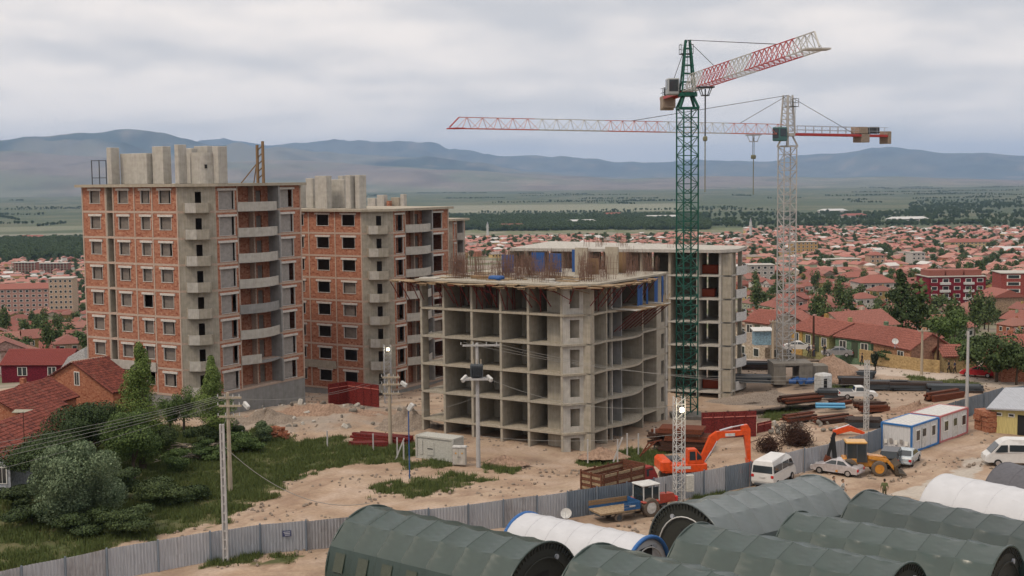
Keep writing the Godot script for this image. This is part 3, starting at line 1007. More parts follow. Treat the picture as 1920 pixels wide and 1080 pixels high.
	for s in 3:
		var a: Vector3 = edge_pts[s]
		var b: Vector3 = edge_pts[s + 1]
		var len := a.distance_to(b)
		var n := int(len / 1.15)
		var d := (b - a).normalized()
		var inn := d.cross(Vector3.UP) * -1.0
		for q in n:
			var p0 := a + d * (q * len / n)
			var p1 := a + d * ((q + 1) * len / n - 0.02)
			var y := top - 0.22 + r.randf_range(-0.16, 0.12)
			part(mb().bar(p0 + Vector3(0, y, 0) + inn * 0.6, p1 + Vector3(0, y + r.randf_range(-0.05, 0.05), 0) + inn * (0.6 + r.randf_range(-0.35, 0.3)), 1.5 + r.randf_range(-0.3, 0.6), 0.05), "formwork_board", M.wood_pale if r.randf() < 0.6 else M.wood, o)
			part(mb().bar(p0 + d * 0.3 + Vector3(0, y - 0.12, 0), p1 + Vector3(0, y - 0.12, 0), 0.12, 0.14), "formwork_joist", M.wood_pale if r.randf() < 0.7 else M.rust, o)
			if r.randf() < 0.85:
				var pm := p0.lerp(p1, r.randf())
				part(mb().bar(pm + Vector3(0, y - 0.15, 0) - inn * 0.05, pm + inn * 1.6 + Vector3(r.randf_range(-0.4, 0.4), y - 1.9 - r.randf() * 0.6, 0), 0.07), "bracket", M.red_steel, o)
			if r.randf() < 0.5:
				var pm := p0 + inn * 0.9
				part(mb().bar(pm + Vector3(0, y - 0.2, 0), pm + d * r.randf_range(1.0, 2.4) + Vector3(0, y - r.randf_range(0.6, 1.6), 0), 0.06), "brace", M.red_steel if r.randf() < 0.6 else M.wood, o)
	# props in the top storey
	for q in 46:
		var px := r.randf_range(-W + 0.6, -0.6)
		var pz := r.randf_range(-3.4, -0.5)
		if q > 30:
			px = r.randf_range(c - 3.0, c - 0.4); pz = r.randf_range(zs[3], -c - 0.6)
		part(mb().tube(Vector3(px, levels[5], pz), Vector3(px + r.randf_range(-0.1, 0.1), top - 0.2, pz), 0.045, 0.045, 5), "steel_prop", M.red_steel, o)
	# starter bars above the deck, in the clumps of the walls to come
	for q in 78:
		var bx0 := r.randf_range(-W + 0.6, c - 0.4)
		var bz := r.randf_range(-D + 0.5, -1.2)
		if q < 24:
			bx0 = xs[1 + q % 5] + r.randf_range(-0.3, 0.3); bz = r.randf_range(-6.0, -0.8)
		if bx0 > 0.0 and bz > -c - bx0 * 0.2: continue
		var b := mb()
		var hgt := r.randf_range(1.0, 3.0)
		var along_x := r.randf() < 0.4
		for i in r.randi_range(9, 18):
			var p := Vector3(bx0, top, bz) + (Vector3(i * 0.13, 0, (i % 2) * 0.2) if along_x else Vector3((i % 2) * 0.2, 0, -i * 0.14))
			b.tube(p, p + Vector3(r.randf_range(-0.25, 0.25), hgt * r.randf_range(0.8, 1.05), r.randf_range(-0.2, 0.2)), 0.016, 0.016, 4, false)
		for hh in [0.5, 1.1, 1.7]:
			var p := Vector3(bx0, top + hh, bz)
			b.bar(p, p + (Vector3(1.6, 0, 0) if along_x else Vector3(0, 0, -1.8)), 0.022)
		part(b, "rebar_cage", M.rebar, o)
	# wall shutters standing on the deck
	for q in [[-13.0, -11.0, 1.9], [-10.4, -13.0, 2.1], [-8.6, -13.6, 2.0], [-6.2, -14.5, 2.4], [-3.2, -12.2, 1.7], [-1.6, -15.2, 2.2], [-11.8, -15.4, 1.8]]:
		var u := r.randf_range(-0.2, 0.2)
		part(mb().box(Vector3(q[0], top + 0.04 + q[2] * 0.5, q[1]), Vector3(1.5, q[2], 0.12), Basis(Vector3.UP, u)), "wall_shutter", M.blue_steel if r.randf() < 0.4 else M.wood, o)
	for q in [[-4.6, -11.0], [-2.4, -13.6]]:
		bx(o, "wall_stub", M.concrete_warm, Vector3(q[0], top + 0.04, q[1]), Vector3(q[0] + 1.5, top + 2.9, q[1] + 0.22))
	# loose things on the deck
	part(mb().cbox(Vector3(-8.4, top + 0.27, -1.5), Vector3(1.5, 0.45, 1.0), 0.15), "blue_sheet_pack", M.blue_steel, o)
	part(mb().cbox(Vector3(-10.6, top + 0.2, -2.6), Vector3(2.6, 0.32, 1.1), 0.06), "plywood_pack", M.wood, o)
	part(mb().cbox(Vector3(-2.6, top + 0.2, -2.2), Vector3(0.9, 0.3, 0.7), 0.1), "cement_bag", M.concrete_pale, o)
	for q in 60:
		var p := Vector3(r.randf_range(-W, -1.0), top + 0.09, r.randf_range(-9.0, -0.6))
		part(mb().box(p, Vector3(r.randf_range(1.2, 2.6), 0.08, r.randf_range(0.2, 0.9)), Basis(Vector3.UP, r.randf_range(-0.6, 0.6))), "loose_board", M.wood_pale if q % 3 else M.concrete_pale, o)
	# side: blue curtains of sheeting, and the working platform one storey down
	var ss := side_z(o, 1180, c, 540)
	for q in 4:
		var z0: float = ss - q * 1.9
		var cur := mb()
		var rows := []
		for i in 9:
			var row := PackedVector3Array()
			for j in 5:
				var t := i / 8.0
				row.append(Vector3(c + 0.9 + 0.08 * sin(t * 9.0 + q), top - 0.1 - j * 0.72 - 0.25 * t * (1 - t) * 4.0 * (0.4 if j == 0 else 0.0), z0 - t * (0.55 if q % 2 else 1.15)))
			rows.append(row)
		cur.grid(rows)
		part(cur, "blue_sheeting", M.blue_steel, o)
	var pz0 := side_z(o, 1186, c + 2.0, 570)
	var py: float = levels[5]
	for q in 7:
		var z0 := pz0 - q * 1.15
		part(mb().box(Vector3(c + 1.3, py + 0.05 + r.randf_range(-0.03, 0.05), z0), Vector3(2.8, 0.06, 1.1), Basis(Vector3.UP, r.randf_range(-0.06, 0.06))), "platform_board", M.wood_pale if q % 3 else M.concrete_pale, o)
		part(mb().bar(Vector3(c + 2.6, py - 0.02, z0 + 0.5), Vector3(c + 2.6, py - 0.02, z0 - 0.6), 0.1), "platform_joist", M.wood, o)
		part(mb().bar(Vector3(c + 2.6, py - 0.05, z0), Vector3(c + 0.1, py - 2.2, z0 + 0.3), 0.08), "platform_bracket", M.red_steel, o)
		if q % 2 == 0: part(mb().bar(Vector3(c + 2.4, py - 0.05, z0), Vector3(c + 0.2, py - 1.2, z0 - 1.4), 0.06), "platform_brace", M.red_steel, o)
	for q in 4:
		part(mb().bar(Vector3(c + 2.3, py + 0.06, pz0 - 6.4 - q * 0.3), Vector3(c + 2.3 + 0.1 * q, py + 1.0 + 0.15 * (q % 2), pz0 - 6.5 - q * 0.3), 0.06), "guard_post", M.wood_pale, o)

# the wide block behind the green crane
func make_slab_block() -> void:
	var turn := deg_to_rad(19.0)
	var at := AD(1350, 472, 157.0)
	var o := thing("concrete_frame_block", "wide concrete block with flat pale roof behind the green crane", "building", Vector3(at.x, 0, at.z), -turn)
	var top := at.y
	var W := 27.0
	var D := 17.0
	var n := 7
	var h := SH - 0.2
	var z1 := side_z(o, 1393, 1.6)
	var xs := [0.0]
	for u in [1308, 1255, 1202, 1148, 1104]: xs.append(face_x(o, u, 520))
	for q in 3: xs.append(xs[-1] - 3.6)
	for k in n + 1:
		var y := top - k * SH
		if k == 0:
			part(mb().slabpoly(PackedVector2Array([Vector2(-W, 0.8), Vector2(0.2, 0.8), Vector2(2.0, -1.2), Vector2(2.0, z1 - 0.5), Vector2(-4.0, z1 - 2.0), Vector2(-W, -D)]), y - 0.1, y + 0.28), "roof_slab", M.concrete_pale, o)
		else:
			var e := PackedVector2Array([Vector2(-W, 0.0), Vector2(0.0, 0.0), Vector2(1.5, -1.5)])
			for q in 7: e.append(Vector2(1.6 + 0.8 * sin(PI * q / 6.0), lerpf(-2.4, z1, q / 6.0)))
			e.append_array([Vector2(-4.0, z1 - 1.0), Vector2(-W, -D)])
			part(mb().slabpoly(e, y - 0.2, y), "floor_slab", M.concrete_pale, o)
			var pp := mb()
			for q in 6:
				var t0 := q / 6.0
				var t1 := (q + 1) / 6.0
				pp.bar(Vector3(1.62 + 0.8 * sin(PI * t0), y + 0.4, lerpf(-2.4, z1, t0)), Vector3(1.62 + 0.8 * sin(PI * t1), y + 0.4, lerpf(-2.4, z1, t1)), 0.12, 1.1)
			if k < n: part(pp, "curved_parapet", M.white, o)
		if k < n:
			var yb := y - SH
			for i in xs.size():
				bx(o, "cross_wall", M.concrete_pale if i < 2 else M.concrete_warm, Vector3(xs[i] - 0.15, yb, -5.5), Vector3(xs[i] + 0.15, yb + SH - (0.1 if k == 0 else 0.2), -0.05))
				if i > 0:
					bx(o, "back_wall", M.concrete, Vector3(xs[i] + 0.15, yb, -5.7 - (i % 2)), Vector3(xs[i - 1] - (1.2 if i > 2 else 0.15), yb + h - 0.02, -5.5 - (i % 2)))
			bx(o, "corner_pier", M.concrete, Vector3(0.15, yb, -1.9), Vector3(1.35, yb + h - 0.02, -0.25))
			bx(o, "side_wall", M.concrete_cold, Vector3(0.2, yb, z1 + 0.3), Vector3(0.5, yb + h - 0.02, -2.2))
			bx(o, "side_pier", M.concrete, Vector3(1.0, yb, z1), Vector3(1.5, yb + h - 0.02, z1 + 0.6))
			bx(o, "side_pier", M.concrete, Vector3(1.0, yb, -2.9), Vector3(1.5, yb + h - 0.02, -2.2))
	for q in [[-1.6, 1, 1.1], [-2.0, 2, 1.0], [-1.5, 6, 1.2]]:
		var y: float = top - q[1] * SH
		part(mb().cbox(Vector3(q[0], y + q[2] * 0.5 - SH + 2.9, -2.8), Vector3(2.0, q[2], 1.4), 0.06), "red_brick_stack", mat(Color(0.34, 0.075, 0.04), 0.9, T.blot, 0.6), o)
	var r := RandomNumberGenerator.new()
	r.seed = 4
	for q in 16:
		var b := mb()
		var p := Vector3(r.randf_range(-20, -4), top + 0.28, r.randf_range(-11, -2))
		for i in 5: b.tube(p + Vector3(i * 0.2, 0, 0), p + Vector3(i * 0.2 + r.randf_range(-0.1, 0.1), r.randf_range(0.7, 1.7), 0), 0.02, 0.02, 4, false)
		part(b, "starter_bars", M.rebar, o)


# ---------------------------------------------------------------- cranes
func lattice_mesh(key: String, w: float, h: float, r: float, n: int) -> Mesh:     # one section of a square mast, standing on y = 0
	if not T.has(key):
		var b := mb()
		var q := w * 0.5
		var cs := [Vector3(-q, 0, -q), Vector3(q, 0, -q), Vector3(q, 0, q), Vector3(-q, 0, q)]
		for i in 4:
			b.bar(cs[i], cs[i] + Vector3(0, h, 0), r * 2.0)
			var d: Vector3 = cs[(i + 1) % 4]
			for k in n:
				var y0 := Vector3(0, h * k / n, 0)
				var y1 := Vector3(0, h * (k + 1) / n, 0)
				b.bar(cs[i] + y0, d + y0, r * 1.1)
				if (k + i) % 2: b.bar(cs[i] + y0, d + y1, r)
				else: b.bar(d + y0, cs[i] + y1, r)
		T[key] = b.mesh()
	return T[key]

func boom(b: MB, l0: float, l1: float, w: float, h0: float, h1: float, pitch: float, r: float) -> void:   # triangular boom along +x, flat side down
	var n := maxi(1, int(round((l1 - l0) / pitch)))
	for s in [-0.5, 0.5]: b.bar(Vector3(l0, 0, s * w), Vector3(l1, 0, s * w), r * 2.2)
	b.bar(Vector3(l0, h0, 0), Vector3(l1, h1, 0), r * 2.2)
	for i in n:
		var a := lerpf(l0, l1, float(i) / n)
		var m := lerpf(l0, l1, (i + 0.5) / n)
		var e := lerpf(l0, l1, (i + 1.0) / n)
		var hm := lerpf(h0, h1, (i + 0.5) / n)
		for s in [-0.5, 0.5]:
			b.bar(Vector3(a, 0, s * w), Vector3(m, hm, 0), r * 1.15)
			b.bar(Vector3(m, hm, 0), Vector3(e, 0, s * w), r * 1.15)
		b.bar(Vector3(a, 0, -0.5 * w), Vector3(a, 0, 0.5 * w), r)
		b.bar(Vector3(a, 0, -0.5 * w), Vector3(e, 0, 0.5 * w), r)

func crane(called: String, label: String, at: Vector3, spec: Dictionary) -> Node3D:
	var o := thing(called, label, "crane", at, 0.0, "tower cranes")
	var m: Material = spec.mast
	var mh: float = spec.top
	var n := int(round(mh / 3.0))
	var base := part(mb().box(Vector3(0, -0.15, 0), Vector3(3.4, 0.5, 3.4)), "base_block", M.concrete_dark, o)
	for k in n:
		inst(lattice_mesh(called + "_mast", spec.w, mh / n, spec.r, 3), "mast_section", m, o, Transform3D(Basis(Vector3.UP, spec.mast_turn), Vector3(0, k * mh / n, 0)))
	var turn: float = spec.turn
	var tb := Basis(Vector3.UP, turn)
	var up := Transform3D(tb, Vector3(0, mh, 0))
	var w: float = spec.w
	var sl := mb()
	for s in 4:
		var a := Vector3(w * 0.5 * [-1, 1, 1, -1][s], 0, w * 0.5 * [-1, -1, 1, 1][s])
		sl.bar(a * 1.15, a * 0.55 + Vector3(0, 1.3, 0), 0.22)
		sl.bar(a * 1.15, Vector3(w * 0.5 * [-1, 1, 1, -1][(s + 1) % 4], 0, w * 0.5 * [-1, -1, 1, 1][(s + 1) % 4]) * 1.15, 0.2)
	sl.tube(Vector3(0, 1.25, 0), Vector3(0, 1.65, 0), w * 0.62, w * 0.62, 16)
	part(sl, "slewing_ring", m, o, up)
	var ph: float = spec.apex - mh
	var hd := mb()
	var hw := w * 0.42
	for sx in [-1.0, 1.0]:
		for sz in [-1.0, 1.0]:
			hd.bar(Vector3(sx * hw, 1.6, sz * hw), Vector3(sx * spec.head_w, ph, sz * spec.head_w), 0.17)
	for k in 6:
		var t := k / 6.0
		var y := lerpf(1.9, ph, t)
		var e := lerpf(hw, spec.head_w, t)
		for s in [-1.0, 1.0]:
			hd.bar(Vector3(-e, y, s * e), Vector3(e, y, s * e), 0.09)
			hd.bar(Vector3(s * e, y, -e), Vector3(s * e, y, e), 0.09)
			hd.bar(Vector3(-e, y, s * e), Vector3(e, y + (ph - 1.9) / 6.0, s * e), 0.06)
	part(hd, "tower_head", spec.head, o, up)
	var lad := mb()
	lad.bar(Vector3(-hw - 0.5, 1.8, 0.25), Vector3(-hw - 0.45, ph - 0.6, 0.25), 0.05); lad.bar(Vector3(-hw - 0.5, 1.8, -0.25), Vector3(-hw - 0.45, ph - 0.6, -0.25), 0.05)
	for k in 14: lad.bar(Vector3(-hw - 0.48, 2.0 + k * (ph - 2.8) / 14.0, -0.25), Vector3(-hw - 0.48, 2.0 + k * (ph - 2.8) / 14.0, 0.25), 0.035)
	part(lad, "ladder", M.galv, o, up)
	var pf := mb().box(Vector3(-0.75, ph - 1.4, 0), Vector3(1.1, 0.08, 1.3))
	for sx in [-1.3, -0.2]:
		for sz in [-0.65, 0.65]: pf.bar(Vector3(sx, ph - 1.4, sz), Vector3(sx, ph - 0.4, sz), 0.05)
	for hh in [0.5, 1.0]:
		pf.bar(Vector3(-1.3, ph - 1.4 + hh, -0.65), Vector3(-1.3, ph - 1.4 + hh, 0.65), 0.04)
		for sz in [-0.65, 0.65]: pf.bar(Vector3(-1.3, ph - 1.4 + hh, sz), Vector3(-0.2, ph - 1.4 + hh, sz), 0.04)
	part(pf, "service_platform", M.steel_dark, o, up)
	# boom, section by section in its own paint
	var jy: float = spec.boom_y
	var L: float = spec.length
	for q in spec.sections:
		var b := mb()
		boom(b, q[0] * L + 0.8, q[1] * L + 0.8, spec.boom_w, lerpf(spec.boom_h[0], spec.boom_h[1], q[0]), lerpf(spec.boom_h[0], spec.boom_h[1], q[1]), spec.pitch, spec.boom_r)
		part(b, "boom_section", q[2], o, up * Transform3D(Basis(), Vector3(0, jy, 0)))
	var tip := mb()
	tip.box(Vector3(L + 1.2, 0, 0), Vector3(1.2, 0.12, spec.boom_w + 0.5))
	tip.bar(Vector3(L + 0.8, spec.boom_h[1], 0), Vector3(L + 2.0, 0.1, 0), 0.1)
	part(tip, "boom_tip", spec.sections[-1][2] if spec.tip_red == false else M.crane_red, o, up * Transform3D(Basis(), Vector3(0, jy, 0)))
	# counter boom
	var cl: float = spec.counter
	var cj := mb()
	for s in [-0.6, 0.6]: cj.bar(Vector3(-0.6, 0, s), Vector3(-cl, 0, s), 0.22, 0.28)
	for k in int(cl / 1.6): cj.bar(Vector3(-0.8 - k * 1.6, 0, -0.6), Vector3(-0.8 - k * 1.6, 0, 0.6), 0.1)
	cj.box(Vector3(-cl * 0.5, 0.16, 0), Vector3(cl - 1.2, 0.05, 1.0))
	part(cj, "counter_boom", spec.counter_mat, o, up * Transform3D(Basis(), Vector3(0, jy, 0)))
	var gr := mb()
	for s in [-0.7, 0.7]:
		for hh in [0.6, 1.1]: gr.bar(Vector3(-1.0, hh, s), Vector3(-cl + 0.6, hh, s), 0.05)
		for k in int(cl / 1.6): gr.bar(Vector3(-1.0 - k * 1.6, 0.1, s), Vector3(-1.0 - k * 1.6, 1.1, s), 0.05)
	part(gr, "guard_rail", spec.rail, o, up * Transform3D(Basis(), Vector3(0, jy, 0)))
	for k in spec.weights.size():
		var q = spec.weights[k]
		part(mb().cbox(Vector3(-q[0], q[1], 0), Vector3(q[2], q[3], 1.5), 0.06), "counterweight", M.weight, o, up * Transform3D(Basis(), Vector3(0, jy, 0)))
	part(mb().cbox(Vector3(-cl * 0.86, 0.75, 0), Vector3(1.5, 0.9, 0.9), 0.1).tube(Vector3(-cl * 0.78, 0.6, -0.5), Vector3(-cl * 0.78, 0.6, 0.5), 0.45, 0.45, 12), "hoist_winch", M.steel_dark, o, up * Transform3D(Basis(), Vector3(0, jy, 0)))
	# driver's cab
	var cp: Vector3 = spec.cab
	var cab := part(mb().cbox(cp, Vector3(1.5, 1.75, 1.25), 0.1), "cab", spec.cab_mat, o, up)
	for s in [-1.0, 1.0]: part(mb().box(cp + Vector3(0.05, 0.2, s * 0.63), Vector3(1.1, 0.95, 0.04)), "window", M.glass, cab)
	part(mb().box(cp + Vector3(0.75, 0.1, 0), Vector3(0.04, 1.25, 0.95)), "window", M.glass, cab)
	part(mb().box(cp + Vector3(-0.75, 0.1, 0), Vector3(0.04, 1.0, 0.8)), "window", M.glass, cab)
	# stays
	for q in spec.stays:
		part(mb().tube(Vector3(0, ph, 0), Vector3(q * L + 0.8 if q > 0 else q * cl, jy + (lerpf(spec.boom_h[0], spec.boom_h[1], q) if q > 0 else 0.2), 0), 0.035, 0.035, 5), "stay_rod", M.cable, o, up)
	# trolley, rope and hook
	var tx: float = spec.trolley * L + 0.8
	var tr := mb().box(Vector3(tx, jy - 0.15, 0), Vector3(1.3, 0.14, spec.boom_w + 0.3))
	for sx in [-0.5, 0.5]:
		tr.bar(Vector3(tx + sx, jy - 0.15, -0.6), Vector3(tx + sx * 0.7, jy - 0.95, -0.3), 0.07); tr.bar(Vector3(tx + sx, jy - 0.15, 0.6), Vector3(tx + sx * 0.7, jy - 0.95, 0.3), 0.07)
	tr.box(Vector3(tx, jy - 0.95, 0), Vector3(0.9, 0.1, 0.7))
	part(tr, "trolley", spec.rail, o, up)
	var rope := mb()
	for s in [-0.12, 0.12]: rope.tube(Vector3(tx + s, jy - 0.3, 0), Vector3(tx + s, jy - spec.drop[0], 0), 0.045, 0.045, 4)
	part(rope, "hoist_rope", M.cable, o, up)
	part(mb().cbox(Vector3(tx, jy - spec.drop[0] - 0.25, 0), Vector3(0.75, 0.5, 0.35), 0.1).tube(Vector3(tx, jy - spec.drop[0] - 0.5, 0), Vector3(tx, jy - spec.drop[1], 0), 0.06, 0.05, 5), "hook_block", M.hook, o, up)
	return o

func make_cranes() -> void:
	M.crane_green = mat(Color(0.007, 0.095, 0.066), 0.5, T.soft, 1.5, false)
	M.crane_grey = mat(Color(0.47, 0.465, 0.455), 0.6, T.streak, 1.4, false)
	M.crane_red = mat(Color(0.46, 0.045, 0.040), 0.5, T.soft, 1.5, false)
	M.crane_faded = mat(Color(0.60, 0.20, 0.16), 0.6, T.soft, 1.2, false)
	M.crane_white = mat(Color(0.50, 0.49, 0.465), 0.55, T.soft, 1.5, false)
	M.weight = mat(Color(0.40, 0.335, 0.275), 0.95, T.blot, 1.4, false)
	M.hook = mat(Color(0.16, 0.16, 0.10), 0.6)
	M.cab_grey = mat(Color(0.30, 0.32, 0.33), 0.45)
	M.cab_green = mat(Color(0.05, 0.13, 0.13), 0.45)
	var g := G(1288, 778)
	var o := crane("tower_crane", "green tower crane with red and white banded boom beside the concrete frame", Vector3(g.x, 0, g.z), {
		"mast": M.crane_green, "head": M.crane_green, "top": 33.2, "apex": 40.4, "w": 1.72, "r": 0.062, "mast_turn": 0.32, "head_w": 0.22, "turn": atan2(-45.0, 3.0),
		"boom_y": 1.75, "length": 44.0, "boom_w": 1.35, "boom_h": [1.75, 1.3], "pitch": 1.55, "boom_r": 0.036,
		"sections": [[0.0, 0.16, M.crane_white], [0.16, 0.42, M.crane_red], [0.42, 0.60, M.crane_white], [0.60, 0.89, M.crane_red], [0.89, 1.0, M.crane_white]], "tip_red": false,
		"counter": 12.5, "counter_mat": M.crane_red, "rail": M.steel_dark, "weights": [[11.7, -0.55, 0.8, 1.6], [10.7, -0.45, 0.8, 1.4]], "cab": Vector3(-0.2, 2.3, 1.6), "cab_mat": M.cab_grey,
		"stays": [0.27, 0.78, -0.9], "trolley": 0.18, "drop": [5.0, 10.6]})
	g = AD(1473, 682, 163.0)
	o = crane("tower_crane", "pale grey tower crane with a long faded red boom near the coloured row houses", Vector3(g.x, 2.0, g.z), {
		"mast": M.crane_grey, "head": M.crane_grey, "top": 27.6, "apex": 34.0, "w": 1.55, "r": 0.05, "mast_turn": 0.25, "head_w": 0.4, "turn": atan2(-0.597, -0.802),
		"boom_y": 1.5, "length": 49.5, "boom_w": 1.2, "boom_h": [1.25, 1.15], "pitch": 1.9, "boom_r": 0.034,
		"sections": [[0.0, 0.2, M.crane_faded], [0.2, 0.42, M.crane_white], [0.42, 0.6, M.crane_faded], [0.6, 0.8, M.crane_white], [0.8, 1.0, M.crane_faded]], "tip_red": true,
		"counter": 20.0, "counter_mat": M.crane_red, "rail": M.galv, "weights": [[14.6, -0.35, 1.7, 1.1], [14.2, 0.7, 1.8, 0.9], [19.7, -0.2, 0.7, 1.7]], "cab": Vector3(1.9, 1.5, -0.4), "cab_mat": M.cab_green,
		"stays": [0.52, 0.16, -0.66], "trolley": 0.11, "drop": [2.6, 7.5]})
	var d := thing("crane_footing", "dark concrete footing under the pale grey crane", "footing", Vector3(g.x + 0.4, 0, g.z + 1.4))
	part(mb().lo_hi(Vector3(-2.5, -0.4, -2.4), Vector3(-1.0, 2.0, 1.6)), "leg_block", M.concrete_dark, d)
	part(mb().lo_hi(Vector3(0.7, -0.4, -2.4), Vector3(2.4, 2.0, 1.6)), "leg_block", M.concrete_dark, d)
	part(mb().lo_hi(Vector3(-2.55, 2.005, -2.4), Vector3(2.45, 2.3, 1.65)), "cap_slab", M.concrete_dark, d)
	part(mb().lo_hi(Vector3(2.45, -0.4, -1.2), Vector3(4.4, 1.9, 1.3)), "side_block", M.concrete_dark, d)


# ---------------------------------------------------------------- fence
func make_fence() -> void:
	var tops := [[-60, 1083], [39, 1063], [121, 1046], [199, 1029.5], [295, 1014], [393, 997], [487, 983.5], [573, 977], [655, 969], [732, 961], [803, 954], [877, 946], [943, 937.5], [1006, 930], [1063, 922], [1118, 914], [1174, 905], [1225, 897], [1270, 890], [1319, 882], [1360, 875], [1406, 866], [1440, 858], [1472, 850], [1507, 841], [1554, 832], [1592, 821], [1627, 811], [1655, 800], [1700, 785], [1735, 772], [1765, 761], [1790, 753], [1815, 745], [1845, 737], [1878, 727], [1925, 722]]
	var h := 2.1
	var o := thing("sheet_metal_fence", "corrugated sheet metal fence snaking between the camp and the building site", "fence")
	var r := RandomNumberGenerator.new()
	r.seed = 17
	var pts := []
	for q in tops:
		var g := G(q[0], q[1], h)
		pts.append(Vector3(g.x, gh(g.x, g.z), g.z))
	for i in pts.size() - 1:
		var a: Vector3 = pts[i]
		var b: Vector3 = pts[i + 1]
		var u: float = tops[i][0]
		var m: Material = M.galv
		if u >= 1063 and u < 1200: m = M.galv_blue
		elif u >= 1360 and u < 1406 or u >= 1627: m = M.galv_blue
		if m == M.galv: m = [M.galv, M.galv_b, M.galv_c][r.randi() % 3]
		var d := (b - a)
		var len := d.length()
		d /= len
		var s := d.cross(Vector3.UP).normalized()
		var n := int(len / 0.22)
		var bb := mb()
		var row := []
		for k in n * 4 + 1:
			var t := float(k) / (n * 4)
			var off: float = [0.0, 0.0, 0.04, 0.04][k % 4]
			row.append(a + d * len * t + s * (off + 0.035 * noise.get_noise_2d(t * len * 6.0, i * 31.0)))
		for k in row.size() - 1:
			var hh := Vector3(0, h + 0.05 * noise.get_noise_2d(i * 40.0 + k * 0.12, 5.0) + 0.03 * sin(i * 2.3), 0) + s * 0.05 * noise.get_noise_2d(i * 70.0 + k * 0.3, 90.0)
			bb.quad(row[k] + Vector3(0, 0.02, 0), row[k + 1] + Vector3(0, 0.02, 0), row[k + 1] + hh, row[k] + hh)
		part(bb, "fence_panel", m, o)
		part(mb().bar(a - s * 0.06 + Vector3(0, h - 0.08, 0), b - s * 0.06 + Vector3(0, h - 0.08, 0), 0.05), "rail", M.galv, o)
		part(mb().bar(a + s * 0.09 + Vector3(0, -0.3, 0), a + s * 0.09 + Vector3(0, h + 0.1, 0), 0.11), "post", M.galv_blue, o)
	var sp: Vector3 = pts[7].lerp(pts[6], 0.42)
	var sd: Vector3 = (pts[7] - pts[6]).normalized()
	var sn := sd.cross(Vector3.UP)
	var sg := thing("warning_sign", "small dark blue lettered sign hung on the grey sheet fence", "sign", sp + sn * 0.14 + Vector3(0, 1.35, 0), atan2(-sd.z, sd.x))
	part(mb().box(Vector3.ZERO, Vector3(0.62, 0.42, 0.02)), "board", mat(Color(0.05, 0.06, 0.13), 0.6), sg)
	for k in 3: part(mb().box(Vector3(0.02 * k, 0.11 - k * 0.11, 0.014), Vector3(0.46 - 0.06 * k, 0.04, 0.006)), "lettering_line", mat(Color(0.55, 0.56, 0.6), 0.6), sg)
	var np: Vector3 = pts[19].lerp(pts[18], 0.55)
	var nd: Vector3 = (pts[19] - pts[18]).normalized()
	var nn := nd.cross(Vector3.UP)
	var ns := thing("notice_board", "white paper notice on the sheet fence beside the lamp mast", "sign", np + nn * 0.12 + Vector3(0, 1.25, 0), atan2(-nd.z, nd.x))
	part(mb().box(Vector3.ZERO, Vector3(0.62, 0.85, 0.02)), "sheet", M.white, ns)


